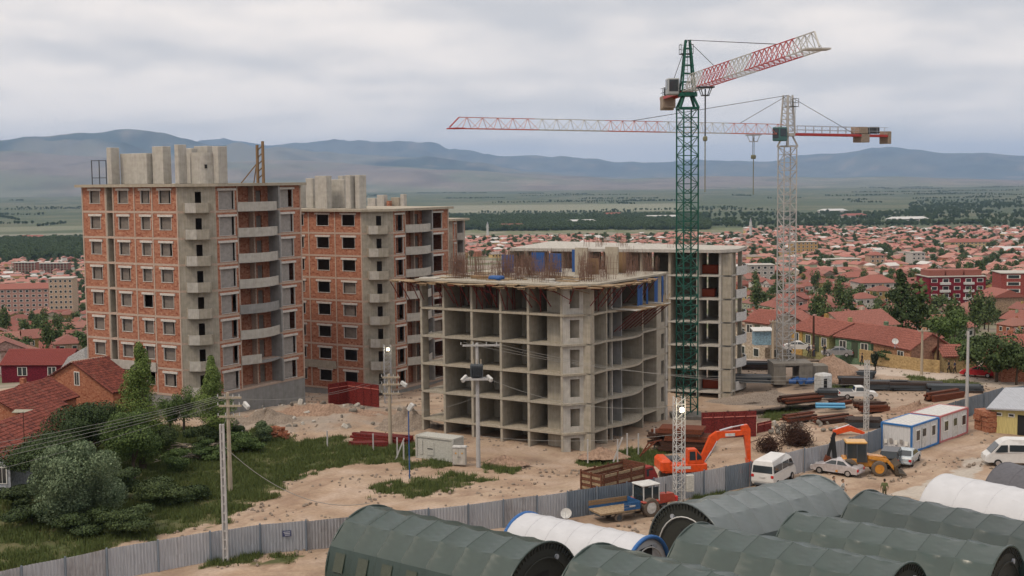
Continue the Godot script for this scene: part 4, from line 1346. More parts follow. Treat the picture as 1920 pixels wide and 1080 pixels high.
# ---------------------------------------------------------------- tents
func tent(label: String, r0: Array, r1: Array, R: float, H: float, n: int, cover: Material, endm: Material, opts := {}) -> Node3D:
	var a := G(r0[0], r0[1], H)
	var b := G(r1[0], r1[1], H)
	a.y = 0; b.y = 0
	var L := a.distance_to(b)
	if opts.has("length"): L = opts.length
	var d := (b - a).normalized()
	var o := thing("tunnel_tent", label, "tent", a, atan2(-d.z, d.x), "tunnel tents of the camp")
	var purlin := [0.0, 0.5, 1.02, PI * 0.5, PI - 1.02, PI - 0.5, PI]
	var sag: float = opts.get("sag", 0.13)
	var facet: float = opts.get("facet", 0.85)
	var r := RandomNumberGenerator.new()
	r.seed = int(r0[0])
	var wrinkle := FastNoiseLite.new()
	wrinkle.seed = int(r0[1]); wrinkle.frequency = 0.5; wrinkle.fractal_octaves = 3
	# panels between ribs, folded over the purlins
	for k in n:
		var ns := 13
		var ph := r.randf() * 6.0
		var panel := mb()
		for j in purlin.size() - 1:
			var rows := []
			for i in ns:
				var s := float(i) / (ns - 1)
				var row := PackedVector3Array()
				var ca := Vector2(cos(purlin[j]) * R, pow(sin(purlin[j]), 0.94) * H)
				var cb := Vector2(cos(purlin[j + 1]) * R, pow(sin(purlin[j + 1]), 0.94) * H)
				for q in 9:
					var f := q / 8.0
					var t: float = lerpf(purlin[j], purlin[j + 1], f)
					var p := Vector2(cos(t) * R, pow(sin(t), 0.94) * H).lerp(ca.lerp(cb, f), facet)
					var up := smoothstep(0.25, 1.0, sin(t))
					var g := 1.0 - sag * 4.0 * s * (1.0 - s) * (0.2 + 0.8 * up) / R
					g -= 0.006 * wrinkle.get_noise_2d(s * 1.6 + k * 9.0, (j + f) * 5.0 + ph * 20.0) * sin(PI * s) * (0.35 + up)
					g += 0.008 * sin((j + f) * 24.0 + 3.0 * sin(s * 4.0 + ph)) * sin(PI * s) * up
					row.append(Vector3((k + s) * L / n, p.y * g, -p.x * g))
				rows.append(row)
			panel.grid(rows)
		part(panel, "cover_panel", cover, o)
	# ribs under the cover, felt as ridges
	for k in n + 1:
		var arc := []
		for q in 25:
			var t := PI * q / 24.0
			var fl := 1.0 - 0.006
			for j in purlin.size() - 1:
				if t >= purlin[j] - 0.001 and t <= purlin[j + 1] + 0.001:
					var f: float = clampf((t - purlin[j]) / (purlin[j + 1] - purlin[j]), 0, 1)
					var ca := Vector2(cos(purlin[j]) * R, pow(sin(purlin[j]), 0.94) * H)
					var cb := Vector2(cos(purlin[j + 1]) * R, pow(sin(purlin[j + 1]), 0.94) * H)
					var p := Vector2(cos(t) * R, pow(sin(t), 0.94) * H).lerp(ca.lerp(cb, f), facet)
					arc.append(Vector3(k * L / n, p.y * fl, -p.x * fl))
					break
		part(mb().path(arc, 0.045, 5), "rib", cover, o)
	# end walls with a laced edge, a door and a vent
	for e in [0.0, 1.0]:
		var x: float = L * e
		var sg := -1.0 if e == 0.0 else 1.0
		var poly := PackedVector2Array()
		for q in 19:
			var t := PI * q / 18.0
			poly.append(Vector2(-cos(t) * (R - 0.14), sin(t) * (H - 0.14)))
		part(mb().prism(poly, -0.02, 0.02, Transform3D(Basis(Vector3.BACK, Vector3.UP, Vector3.LEFT), Vector3(x - sg * 0.1, 0, 0))), "end_wall", endm, o)
		var rim := []
		for q in 25: rim.append(Vector3(x + sg * 0.02, sin(PI * q / 24.0) * (H - 0.05), -cos(PI * q / 24.0) * (R - 0.05)))
		part(mb().path(rim, opts.get("rim", 0.07), 6), "end_rim", opts.get("rim_mat", cover), o)
		if e == opts.get("front", 1.0):
			if opts.get("laced", true):
				var lace := mb()
				for q in range(1, 36):
					var t := PI * q / 36.0
					var v := Vector3(0, sin(t), -cos(t))
					lace.bar(Vector3(x + sg * 0.03, v.y * (H - 0.08), v.z * (R - 0.08)), Vector3(x - sg * 0.02, v.y * (H - 0.5), v.z * (R - 0.5)), 0.07)
				tag(part(lace, "lacing", opts.get("lace_mat", M.tent_dark), o), "", "", "", "stuff")
			var hood := []
			for q in 17: hood.append(Vector3(x + sg * 0.06, sin(PI * q / 16.0) * (H * 0.74), -cos(PI * q / 16.0) * (R * 0.72)))
			part(mb().path(hood, 0.05, 5), "door_hood", opts.get("hood_mat", M.tent_dark), o)
			part(mb().lo_hi(Vector3(x + sg * -0.06, 0, -0.75), Vector3(x + sg * -0.03, 2.0, 0.75)), "doorway", M.black, o)
			part(mb().tube(Vector3(x - sg * 0.05, H * 0.68, -R * 0.38), Vector3(x + sg * 0.08, H * 0.68, -R * 0.38), 0.16, 0.16, 12), "vent", M.galv, o)
	if opts.get("windows", false):
		for k in n:
			for s in [-1.0, 1.0]:
				var t0 := 0.12
				var t1 := 0.44
				var w0 := Vector3((k + 0.3) * L / n, sin(t0) * H, s * cos(t0) * R * 1.004)
				var w1 := Vector3((k + 0.3) * L / n, sin(t1) * H, s * cos(t1) * R * 1.0)
				var dx := Vector3(L / n * 0.42, 0, 0)
				var b2 := mb()
				if s > 0: b2.quad(w0, w0 + dx, w1 + dx, w1)
				else: b2.quad(w0 + dx, w0, w1, w1 + dx)
				part(b2, "window_flap", M.tent_window, o)
	return o

func make_tents() -> void:
	T.tent = tex_noise(256, 0.02, 5, 0.72, 1.0, 33, Color(1, 1, 0.97), 3)
	M.tent = mat(Color(0.028, 0.050, 0.041), 0.31, T.tent, 4.2)
	M.tent_deep = mat(Color(0.020, 0.037, 0.032), 0.33, T.tent, 4.4)
	M.tent_grey = mat(Color(0.105, 0.13, 0.135), 0.33, T.tent, 4.0)
	M.tent_slate = mat(Color(0.11, 0.11, 0.125), 0.6, T.soft, 2.0)
	M.tent_dark = mat(Color(0.03, 0.032, 0.026), 0.7, T.soft, 1.1)
	M.tent_white = mat(Color(0.52, 0.53, 0.555), 0.5, T.faint, 5.0)
	M.tent_blue = mat(Color(0.03, 0.12, 0.33), 0.5)
	M.tent_window = mat(Color(0.075, 0.088, 0.065), 0.3, T.soft, 0.8)
	for m in [M.tent, M.tent_deep, M.tent_grey]: m.metallic_specular = 0.56
	var R := 4.05
	var H := 3.9
	tent("dark green tunnel tent with side windows and an open doorway by the grey fence", [690, 948], [1015, 1017], R, H, 7, M.tent, M.tent_dark, {"windows": true})
	tent("dark green tunnel tent squeezed beside the white tent with blue trim", [1112, 1020], [1460, 1100], R, H, 6, M.tent, M.tent_dark)
	tent("dark green tunnel tent lying between two parallel tents of the same green", [1302, 981], [1695, 1056], R, H, 6, M.tent, M.tent_dark)
	tent("deep green tunnel tent whose laced end wall faces the yellow shed side", [1492, 959], [1885, 1025], R, H, 6, M.tent, M.tent_dark)
	tent("deep green tunnel tent next to the man in the olive shirt", [1622, 919], [1990, 989], R, H, 6, M.tent_deep, M.tent_dark)
	tent("weathered grey-green tunnel tent standing across the others near the tractor", [1290, 943], [1535, 891], R, 3.9, 7, M.tent_grey, M.tent_dark, {"front": 0.0, "hood_mat": M.white, "sag": 0.14})
	tent("white tunnel tent with blue edging round its end wall", [982, 962], [1212, 1007], 2.8, 2.7, 6, M.tent_white, M.tent_white, {"rim_mat": M.tent_blue, "rim": 0.15, "laced": false, "facet": 0.2, "sag": 0.05, "hood_mat": M.white})
	tent("plain white tunnel tent beside the slate grey tent", [1768, 889], [1925, 920], 3.3, 2.9, 6, M.tent_white, M.tent_white, {"laced": false, "facet": 0.15, "sag": 0.05, "length": 16.0, "hood_mat": M.white})
	tent("slate grey tunnel tent in front of the white minibus", [1884, 867], [1980, 886], 3.0, 2.7, 6, M.tent_slate, M.tent_dark, {"laced": false, "facet": 0.3, "sag": 0.06, "length": 12.0})


# ---------------------------------------------------------------- poles, lamps, wires
func sagging(a: Vector3, b: Vector3, sag: float, n := 14) -> Array:
	var p := []
	for i in n + 1:
		var t := float(i) / n
		p.append(a.lerp(b, t) - Vector3(0, sag * 4.0 * t * (1.0 - t), 0))
	return p

func wire(label: String, a: Vector3, b: Vector3, sag: float, r := 0.02, m: Material = null, group := "overhead wires") -> void:
	tag(part(mb().path(sagging(a, b, sag), r * 0.75, 4), "overhead_wire", m if m else M.cable_pale, self), label, "wire", group)

func floodlight(o: Node3D, at: Vector3, dir: Vector3) -> void:
	var d := dir.normalized()
	var s := d.cross(Vector3.UP).normalized()
	part(mb().cbox(at, Vector3(0.28, 0.42, 0.75), 0.06, Basis(s, s.cross(d) * -1.0, d).orthonormalized()), "floodlight", M.white, o)

func twin_pole(label: String, base: Vector3, h: float, arms: Array, m: Material, arm_w: float, turn := 0.0) -> Node3D:   # H-section concrete pole with cross arms
	var o := thing("utility_pole", label, "pole", base, turn, "utility poles on the site")
	part(mb().tube(Vector3(0, -0.3, 0), Vector3(0, h, 0), 0.21, 0.13, 8), "shaft", m, o)
	for y in arms:
		var a := part(mb().box(Vector3(arm_w * 0.12, y, 0.14), Vector3(arm_w, 0.16, 0.14)), "cross_arm", m, o)
		for s in [-0.42, -0.1, 0.25, 0.52]:
			part(mb().tube(Vector3(arm_w * s, y + 0.08, 0.14), Vector3(arm_w * s, y + 0.3, 0.14), 0.05, 0.035, 6), "insulator", M.white, a)
	return o

func ladder_pole(label: String, base: Vector3, h: float, w0: float, w1: float, m: Material) -> Node3D:   # concrete pole with ladder-like openings
	var o := thing("utility_pole", label, "pole", base, 0.0, "utility poles on the site")
	var b := mb()
	for s in [-1.0, 1.0]: b.bar(Vector3(s * w0, -0.3, 0), Vector3(s * w1, h, 0), 0.11, 0.2, Vector3.BACK)
	part(b.box(Vector3(0, h * 0.5, -0.02), Vector3(w1 * 2.0, h, 0.04)), "shaft", m, o)
	for k in int(h / 0.62):
		var y := 0.4 + k * 0.62
		part(mb().box(Vector3(0, y, 0), Vector3(lerpf(w0, w1, y / h) * 2.0, 0.13, 0.16)), "rung", m, o)
	return o

func lattice_lamp(label: String, base: Vector3, h: float, w: float, m: Material, lamp_y: float, lit: bool) -> Node3D:
	var o := thing("lamp_mast", label, "lamp mast", base, 0.25, "lamp masts")
	var n := int(h / 1.5)
	for k in n: inst(lattice_mesh("lamp_mast%.1f_%.2f" % [h, w], w, h / n, 0.028, 3), "mast_section", m, o, Transform3D(Basis(), Vector3(0, k * h / n, 0)))
	if lit:
		var lamp := part(mb().cbox(Vector3(0, lamp_y, w * 0.5 + 0.16), Vector3(0.42, 0.42, 0.22), 0.05), "lamp_housing", M.white, o)
		var glow := mat(Color(1, 0.95, 0.85), 0.5)
		glow.emission_enabled = true
		glow.emission = Color(1.0, 0.93, 0.78)
		glow.emission_energy_multiplier = 3.0
		part(mb().box(Vector3(0, lamp_y, w * 0.5 + 0.29), Vector3(0.3, 0.3, 0.03)), "lamp_glass", glow, lamp)
		var l := OmniLight3D.new()
		l.name = "lamp_light"
		l.light_energy = 1.2
		l.light_color = Color(1.0, 0.93, 0.78)
		l.light_size = 0.15
		l.omni_range = 60.0
		l.omni_attenuation = 2.0
		l.shadow_enabled = true
		l.position = Vector3(0, lamp_y, w * 0.5 + 0.5)
		o.add_child(l)
	return o

func make_poles() -> void:
	var p1 := G(423.5, 1056)
	var a := ladder_pole("slim pale ladder-type concrete pole standing beside the grey fence", p1, 9.6, 0.14, 0.10, M.pole)
	var p2 := G(432, 922)
	twin_pole("warm concrete pole with two cross arms above the grass slope", p2, 8.4, [8.0, 7.3, 6.4], M.pole_warm, 1.9)
	floodlight(get_node("utility_pole_001"), Vector3(1.6, 7.35, 0.3), Vector3(0.6, -0.5, 0.5))
	var p3 := G(897, 873)
	var o := twin_pole("tall white pole carrying a transformer on a platform", p3, 11.2, [11.0], M.pole, 3.4)
	part(mb().box(Vector3(0, 8.0, 0.25), Vector3(2.1, 0.18, 0.9)), "platform", M.pole, o)
	var tr := part(mb().cbox(Vector3(-0.05, 8.75, 0.15), Vector3(1.15, 1.15, 0.85), 0.1), "transformer", M.steel_dark, o)
	for s in 7: part(mb().box(Vector3(-0.5 + s * 0.16, 8.7, 0.66), Vector3(0.05, 0.9, 0.18)), "cooling_fin", M.steel_dark, tr)
	for s in [-0.35, 0.0, 0.35]: part(mb().tube(Vector3(s, 9.3, 0.1), Vector3(s, 9.75, 0.1), 0.06, 0.05, 6), "bushing", M.pole_warm, tr)
	floodlight(o, Vector3(-1.15, 8.05, 0.5), Vector3(-0.6, -0.5, 0.6))
	floodlight(o, Vector3(1.1, 8.05, 0.5), Vector3(0.6, -0.4, 0.7))
	var p4 := G(732, 834)
	o = twin_pole("concrete pole with three short cross arms near the red beams", p4, 7.0, [6.7, 6.0, 5.1], M.pole_warm, 1.7)
	floodlight(o, Vector3(1.45, 6.05, 0.3), Vector3(0.7, -0.4, 0.4))
	var p5 := G(768, 897)
	o = thing("utility_pole", "thin blue painted pole topped by a white floodlight", "pole", p5, 0.0, "utility poles on the site")
	part(mb().tube(Vector3(0, -0.2, 0), Vector3(0, 6.0, 0), 0.055, 0.05, 7), "shaft", M.blue_steel, o)
	floodlight(o, Vector3(0.2, 6.3, 0.1), Vector3(0.6, 0.9, 0.3))
	lattice_lamp("steel lattice mast with a lit lamp and meter box by the tractor", G(1273, 944), 8.6, 0.72, M.white, 7.65, true)
	var mb_box := get_node("lamp_mast")
	part(mb().cbox(Vector3(0.75, 1.7, 0.45), Vector3(0.62, 1.35, 0.35), 0.04), "meter_box", M.meter, mb_box)
	lattice_lamp("grey lattice mast with a glaring lamp in front of the brick shells", AD(728, 770, 152.0), 8.0, 0.8, M.galv, 7.5, true)
	lattice_lamp("slender white lattice pole behind the blue trimmed office container", G(1624, 806), 7.2, 0.36, M.white, 6.8, false)
	twin_pole("wooden pole with lamp head beside the sand coloured garden wall", G(1728, 702), 6.0, [5.7], M.pole_warm, 1.5)
	twin_pole("bare white concrete pole rising behind the sheet fence and office container", G(1812, 792), 9.6, [], M.pole, 1.0)
	twin_pole("thin weathered pole in front of the green house", G(1525, 664), 5.6, [], M.rust_dark, 1.0)
	twin_pole("thin pole with a small crossbar by the crane side houses", G(1449, 668), 5.2, [5.0], M.pole_warm, 1.2)
	twin_pole("dark stained pole standing against the peach gable house", G(1758, 696), 4.6, [], M.rust_dark, 1.0)
	# wires
	var off := Vector3(-60, 8.5, -72)
	var t2 := p2 + Vector3(0, 8.15, 0)
	for k in 4:
		wire("thin power line running out over the garden trees", t2 + Vector3(-0.7 + k * 0.5, 0, 0.15), off + Vector3(-k * 0.8, -k * 0.9, k * 0.6), 1.4, 0.018)
	wire("thin power line running out over the garden trees", p2 + Vector3(-0.7, 7.4, 0.15), off + Vector3(-3, -5.0, 2), 1.2, 0.016)
	for k in 2:
		wire("slack cable between the two warm concrete poles", t2 + Vector3(-0.4 + k * 0.9, -0.2, 0.1), p4 + Vector3(-0.3 + k * 0.8, 6.8, 0.1), 0.9, 0.016)
	wire("pale thick cable sagging from the ladder pole towards the green tent", p1 + Vector3(0, 8.2, 0), G(690, 950, 3.7) + Vector3(0, 0, -1), 1.5, 0.03)
	wire("cable from the ladder pole back to the pole on the slope", p1 + Vector3(0, 9.4, 0), p2 + Vector3(0, 7.2, 0), 0.4, 0.015)
	var t3 := p3 + Vector3(0, 11.1, 0.14)
	var mast := G(1273, 944) + Vector3(0, 7.9, 0)
	for k in 3:
		wire("power line from the transformer pole past the concrete frame", t3 + Vector3(-1.2 + k * 1.2, 0.2, 0), mast + Vector3(12 + k * 2, 1.0 - k * 0.4, -8), 1.1, 0.016)
	wire("power line from the transformer platform down to the lamp mast", p3 + Vector3(0.6, 8.2, 0.3), mast, 1.2, 0.018)
	wire("cord strung from the arm pole over to the blue pole", p4 + Vector3(0.5, 5.2, 0.2), p5 + Vector3(0, 6.1, 0), 0.3, 0.016)
	wire("white rope strung across the front of the concrete frame", G(905, 818, 2.2), mast + Vector3(0, -2.3, 0), 0.5, 0.02)
	wire("cord strung from the blue pole over to the transformer pole", p5 + Vector3(0, 6.0, 0), p3 + Vector3(0, 6.4, 0.2), 0.4, 0.014)


# ---------------------------------------------------------------- vehicles: local x forward, y up
func paint(c: Color, rough := 0.35) -> StandardMaterial3D:
	var m := mat(c, rough, T.dusty, 2.2, false)
	m.clearcoat_enabled = true
	m.clearcoat = 0.4
	m.clearcoat_roughness = 0.2
	return m

func wheel(o: Node3D, at: Vector3, r: float, w: float, tyre: Material, rim: Material) -> void:
	var a := at - Vector3(0, 0, w * 0.5)
	var b := at + Vector3(0, 0, w * 0.5)
	var t := mb()
	var k := 20
	var prof := [[-0.5, 0.62], [-0.5, 0.90], [-0.38, 1.0], [0.38, 1.0], [0.5, 0.90], [0.5, 0.62]]
	var rows := []
	for p in prof:
		var row := PackedVector3Array()
		for i in k + 1: row.append(at + Vector3(cos(TAU * i / k) * r * p[1], sin(TAU * i / k) * r * p[1], p[0] * w))
		rows.append(row)
	t.grid(rows, true)
	var h := part(t, "tyre", tyre, o)
	part(mb().tube(a * 1.0 + Vector3(0, 0, w * 0.08), b - Vector3(0, 0, w * 0.08), r * 0.64, r * 0.64, 14).tube(a + Vector3(0, 0, w * 0.0), b, r * 0.2, r * 0.2, 8), "rim", rim, h)

func heading(o: Node3D, a: Vector3, b: Vector3) -> void:   # points local +x from a to b
	var d := b - a
	o.rotation.y = atan2(-d.z, d.x)

func glass_side(o: Node3D, pts: Array, y0: float, w0: float, y1: float, w1: float, m: Material) -> void:
	for s in [-1.0, 1.0]:
		var v := []
		for p in pts: v.append(Vector3(p[0], p[1], s * (remap(p[1], y0, y1, w0, w1) + 0.012)))
		var b := mb()
		for i in range(1, v.size() - 1):
			if s > 0: b.tri(v[0], v[i], v[i + 1])
			else: b.tri(v[0], v[i + 1], v[i])
		part(b, "side_window", m, o)

func car(called: String, label: String, at: Vector3, kind: String, p: Material, turn: float) -> Node3D:
	var o := thing(called, label, "car", at, turn, "parked vehicles")
	var S: Dictionary = {
		"sedan": {"low": [[-2.12, 0.3, 0.74], [-2.2, 0.5, 0.80], [-2.17, 0.8, 0.80], [-2.05, 0.95, 0.76], [-1.45, 0.99, 0.80], [1.0, 0.93, 0.82], [1.9, 0.76, 0.76], [2.15, 0.62, 0.68], [2.2, 0.45, 0.70], [2.08, 0.28, 0.70]],
			"top": [[-1.62, 0.96, 0.76], [-0.95, 1.34, 0.63], [-0.75, 1.40, 0.60], [0.05, 1.41, 0.60], [0.3, 1.36, 0.62], [1.08, 0.92, 0.76]], "y": [0.95, 0.77, 1.40, 0.61],
			"side": [[[-1.25, 1.0], [-0.85, 1.29], [-0.32, 1.33], [-0.32, 1.0]], [[-0.24, 1.0], [-0.24, 1.33], [0.2, 1.31], [0.82, 0.99]]], "rear": [[-1.6, 0.99], [-0.98, 1.33]], "front": [[1.06, 0.96], [0.32, 1.35]], "axles": [-1.28, 1.3], "r": 0.31},
		"suv": {"low": [[-2.1, 0.38, 0.82], [-2.2, 0.6, 0.88], [-2.15, 1.02, 0.86], [1.05, 1.02, 0.88], [1.95, 0.94, 0.84], [2.15, 0.7, 0.8], [2.18, 0.5, 0.8], [2.05, 0.36, 0.8]],
			"top": [[-2.1, 1.0, 0.84], [-1.9, 1.62, 0.70], [0.15, 1.68, 0.70], [0.45, 1.62, 0.70], [1.15, 1.0, 0.84]], "y": [1.0, 0.85, 1.66, 0.71],
			"side": [[[-1.85, 1.08], [-1.75, 1.52], [-0.95, 1.55], [-0.95, 1.08]], [[-0.85, 1.08], [-0.85, 1.55], [-0.05, 1.57], [-0.05, 1.08]], [[0.05, 1.08], [0.05, 1.57], [0.36, 1.55], [0.9, 1.08]]], "rear": [[-2.09, 1.05], [-1.93, 1.56]], "front": [[1.12, 1.05], [0.48, 1.6]], "axles": [-1.3, 1.32], "r": 0.36},
		"pickup": {"low": [[-2.2, 0.4, 0.78], [-2.25, 0.9, 0.80], [0.1, 0.92, 0.82], [1.0, 0.92, 0.82], [1.95, 0.80, 0.76], [2.15, 0.6, 0.74], [2.15, 0.4, 0.74], [2.0, 0.34, 0.74]],
			"top": [[-0.55, 0.9, 0.76], [-0.42, 1.46, 0.64], [0.35, 1.48, 0.64], [0.55, 1.42, 0.64], [1.12, 0.9, 0.76]], "y": [0.92, 0.77, 1.47, 0.65],
			"side": [[[-0.36, 0.98], [-0.3, 1.38], [0.4, 1.39], [0.86, 0.98]]], "rear": [[-0.54, 0.98], [-0.44, 1.4]], "front": [[1.1, 0.95], [0.57, 1.41]], "axles": [-1.35, 1.32], "r": 0.31},
		"minibus": {"low": [[-2.75, 0.42, 0.92], [-2.85, 0.7, 0.96], [-2.84, 1.28, 0.97], [1.5, 1.28, 0.97], [2.45, 1.16, 0.90], [2.8, 0.9, 0.86], [2.85, 0.5, 0.88], [2.6, 0.38, 0.88]],
			"top": [[-2.84, 1.26, 0.965], [-2.74, 2.05, 0.90], [-2.66, 2.34, 0.78], [-2.4, 2.44, 0.66], [0.9, 2.44, 0.66], [1.3, 2.28, 0.78], [1.62, 2.0, 0.90], [2.4, 1.15, 0.90]], "y": [1.26, 0.975, 2.05, 0.905],
			"side": [[[-2.6, 1.4], [-2.6, 1.98], [-0.75, 1.98], [-0.75, 1.4]], [[-0.6, 1.4], [-0.6, 1.98], [0.8, 1.98], [0.8, 1.4]], [[0.95, 1.35], [0.95, 1.98], [1.5, 1.95], [2.05, 1.3]]], "rear": [[-2.835, 1.4], [-2.755, 1.98]], "front": [[2.36, 1.24], [1.68, 1.98]], "axles": [-1.7, 1.75], "r": 0.34},
	}[kind]
	var body := part(mb().profile(S.low), "body", p, o)
	var top := part(mb().profile(S.top), "cabin", p, o)
	for g in S.side: glass_side(top, g, S.y[0], S.y[1], S.y[2], S.y[3], M.glass)
	for q in [["rear_window", S.rear, -0.012], ["windscreen", S.front, 0.012]]:
		var a: Array = q[1][0]
		var b: Array = q[1][1]
		var wa: float = remap(a[1], S.y[0], S.y[2], S.y[1], S.y[3]) - 0.09
		var wb: float = remap(b[1], S.y[0], S.y[2], S.y[1], S.y[3]) - 0.09
		var e := Vector3(q[2], 0.012, 0)
		part(mb().quad2([Vector3(a[0], a[1], wa) + e, Vector3(a[0], a[1], -wa) + e, Vector3(b[0], b[1], -wb) + e, Vector3(b[0], b[1], wb) + e]), q[0], M.glass, top)
	var xr: float = S.low[1][0]
	var xf: float = S.low[S.low.size() - 2][0]
	for s in [-1.0, 1.0]:
		part(mb().cbox(Vector3(xr + 0.03, S.low[2][1] - 0.14, s * (S.low[2][2] - 0.12)), Vector3(0.12, 0.24, 0.24), 0.03), "tail_light", M.tail, body)
		part(mb().cbox(Vector3(xf - 0.14, S.low[S.low.size() - 3][1], s * 0.55), Vector3(0.22, 0.15, 0.3), 0.03), "headlight", M.white, body)
		for x in S.axles: wheel(o, Vector3(x, S.r, s * (S.low[3][2] - 0.09)), S.r, 0.2, M.rubber, M.chrome)
	part(mb().cbox(Vector3(xr - 0.02, 0.45, 0), Vector3(0.12, 0.2, 1.4), 0.04), "rear_bumper", p if kind != "minibus" else M.steel_dark, body)
	part(mb().box(Vector3(xr - 0.01, S.low[2][1] - 0.22, 0), Vector3(0.06, 0.11, 0.5)), "number_plate", M.white, body)
	if kind == "pickup": part(mb().box(Vector3(-1.42, 0.93, 0), Vector3(1.5, 0.05, 1.35)), "load_bed", M.steel_dark, body)
	return o

func excavator(at: Vector3, turn: float) -> void:
	M.orange = paint(Color(0.72, 0.085, 0.012), 0.4)
	var o := thing("excavator", "bright orange tracked excavator with raised boom behind the sheet fence", "excavator", at, turn)
	for s in [-1.15, 1.15]:
		var tr := PackedVector2Array()
		for i in 9: tr.append(Vector2(-1.7 + cos(PI * 0.5 + PI * i / 8.0) * 0.42, 0.42 + sin(PI * 0.5 + PI * i / 8.0) * 0.42))
		for i in 9: tr.append(Vector2(1.7 + cos(-PI * 0.5 + PI * i / 8.0) * 0.42, 0.42 + sin(-PI * 0.5 + PI * i / 8.0) * 0.42))
		var t := part(mb().prism(tr, s - 0.28, s + 0.28), "track", M.dusty_rubber, o)
		for i in 16: part(mb().box(Vector3(-1.8 + i * 0.24, 0.86, s), Vector3(0.1, 0.05, 0.58)), "track_shoe", M.steel_dark, t)
	part(mb().tube(Vector3(0, 0.7, 0), Vector3(0, 1.05, 0), 0.7, 0.7, 16), "turntable", M.steel_dark, o)
	var deck := part(mb().cbox(Vector3(-0.35, 1.42, 0), Vector3(3.7, 0.75, 2.5), 0.08), "upper_body", M.orange, o)
	part(mb().cbox(Vector3(-2.05, 1.65, 0), Vector3(1.0, 1.15, 2.6), 0.22), "counterweight", M.orange, deck)
	part(mb().cbox(Vector3(-1.2, 1.9, -0.5), Vector3(1.6, 0.35, 1.3), 0.08), "engine_cover", M.steel_dark, deck)
	part(mb().tube(Vector3(-1.3, 2.0, 0.6), Vector3(-1.3, 2.5, 0.6), 0.06, 0.06, 8), "exhaust", M.steel_dark, deck)
	part(mb().box(Vector3(-0.6, 1.5, 1.262), Vector3(1.3, 0.24, 0.02)), "side_lettering", M.white, deck)
	var cab := part(mb().profile_at([[-0.55, 1.8, 0.5], [-0.5, 3.0, 0.44], [0.25, 3.02, 0.44], [0.75, 2.3, 0.5], [0.78, 1.8, 0.5]], Vector3(0.35, 0, 0.72)), "cab", M.orange, o)
	for s in [-1.0, 1.0]:
		var z: float = 0.72 + s * 0.5
		part(mb().quad2([Vector3(-0.05, 2.1, z), Vector3(0.5, 2.1, z), Vector3(0.45, 2.85, z - s * 0.03), Vector3(-0.02, 2.85, z - s * 0.03)]), "side_window", M.glass, cab)
		part(mb().quad2([Vector3(0.58, 2.1, z), Vector3(1.05, 2.1, z), Vector3(0.98, 2.4, z), Vector3(0.6, 2.85, z - s * 0.03)]), "side_window", M.glass, cab)
	part(mb().quad2([Vector3(1.12, 2.35, 0.35), Vector3(1.12, 2.35, 1.1), Vector3(0.64, 3.0, 1.08), Vector3(0.64, 3.0, 0.38)]), "windscreen", M.glass, cab)
	# boom, stick, bucket
	var bm := PackedVector2Array([Vector2(0.95, 1.45), Vector2(1.35, 1.3), Vector2(2.5, 3.35), Vector2(2.9, 3.7), Vector2(5.15, 3.95), Vector2(5.2, 4.3), Vector2(2.6, 4.25), Vector2(2.0, 3.85)])
	var boom_o := part(mb().prism(bm, -0.24, 0.24), "boom", M.orange, o)
	part(mb().box(Vector3(3.75, 3.97, 0.25), Vector3(0.85, 0.26, 0.02)), "maker_plate", M.white, boom_o)
	for s in [-0.34, 0.34]: part(mb().tube(Vector3(1.5, 1.7, s), Vector3(2.1, 2.6, s), 0.09, 0.09, 8).tube(Vector3(2.1, 2.6, s), Vector3(2.6, 3.5, s), 0.055, 0.055, 8), "boom_cylinder", M.chrome, boom_o)
	var st := PackedVector2Array([Vector2(4.75, 4.7), Vector2(5.3, 4.8), Vector2(5.55, 4.4), Vector2(5.6, 1.7), Vector2(5.32, 1.65), Vector2(5.0, 3.9), Vector2(4.8, 4.2)])
	var stick := part(mb().prism(st, -0.2, 0.2), "stick", M.orange, o)
	part(mb().tube(Vector3(2.9, 4.3, 0), Vector3(4.0, 4.58, 0), 0.1, 0.1, 8).tube(Vector3(4.0, 4.58, 0), Vector3(5.0, 4.75, 0), 0.06, 0.06, 8), "stick_cylinder", M.chrome, stick)
	var bu := PackedVector2Array([Vector2(5.3, 1.8), Vector2(5.65, 1.7), Vector2(5.9, 1.0), Vector2(5.7, 0.4), Vector2(5.1, 0.25), Vector2(4.75, 0.6), Vector2(5.1, 0.65), Vector2(5.4, 1.0)])
	part(mb().prism(bu, -0.55, 0.55), "bucket", M.orange, o)

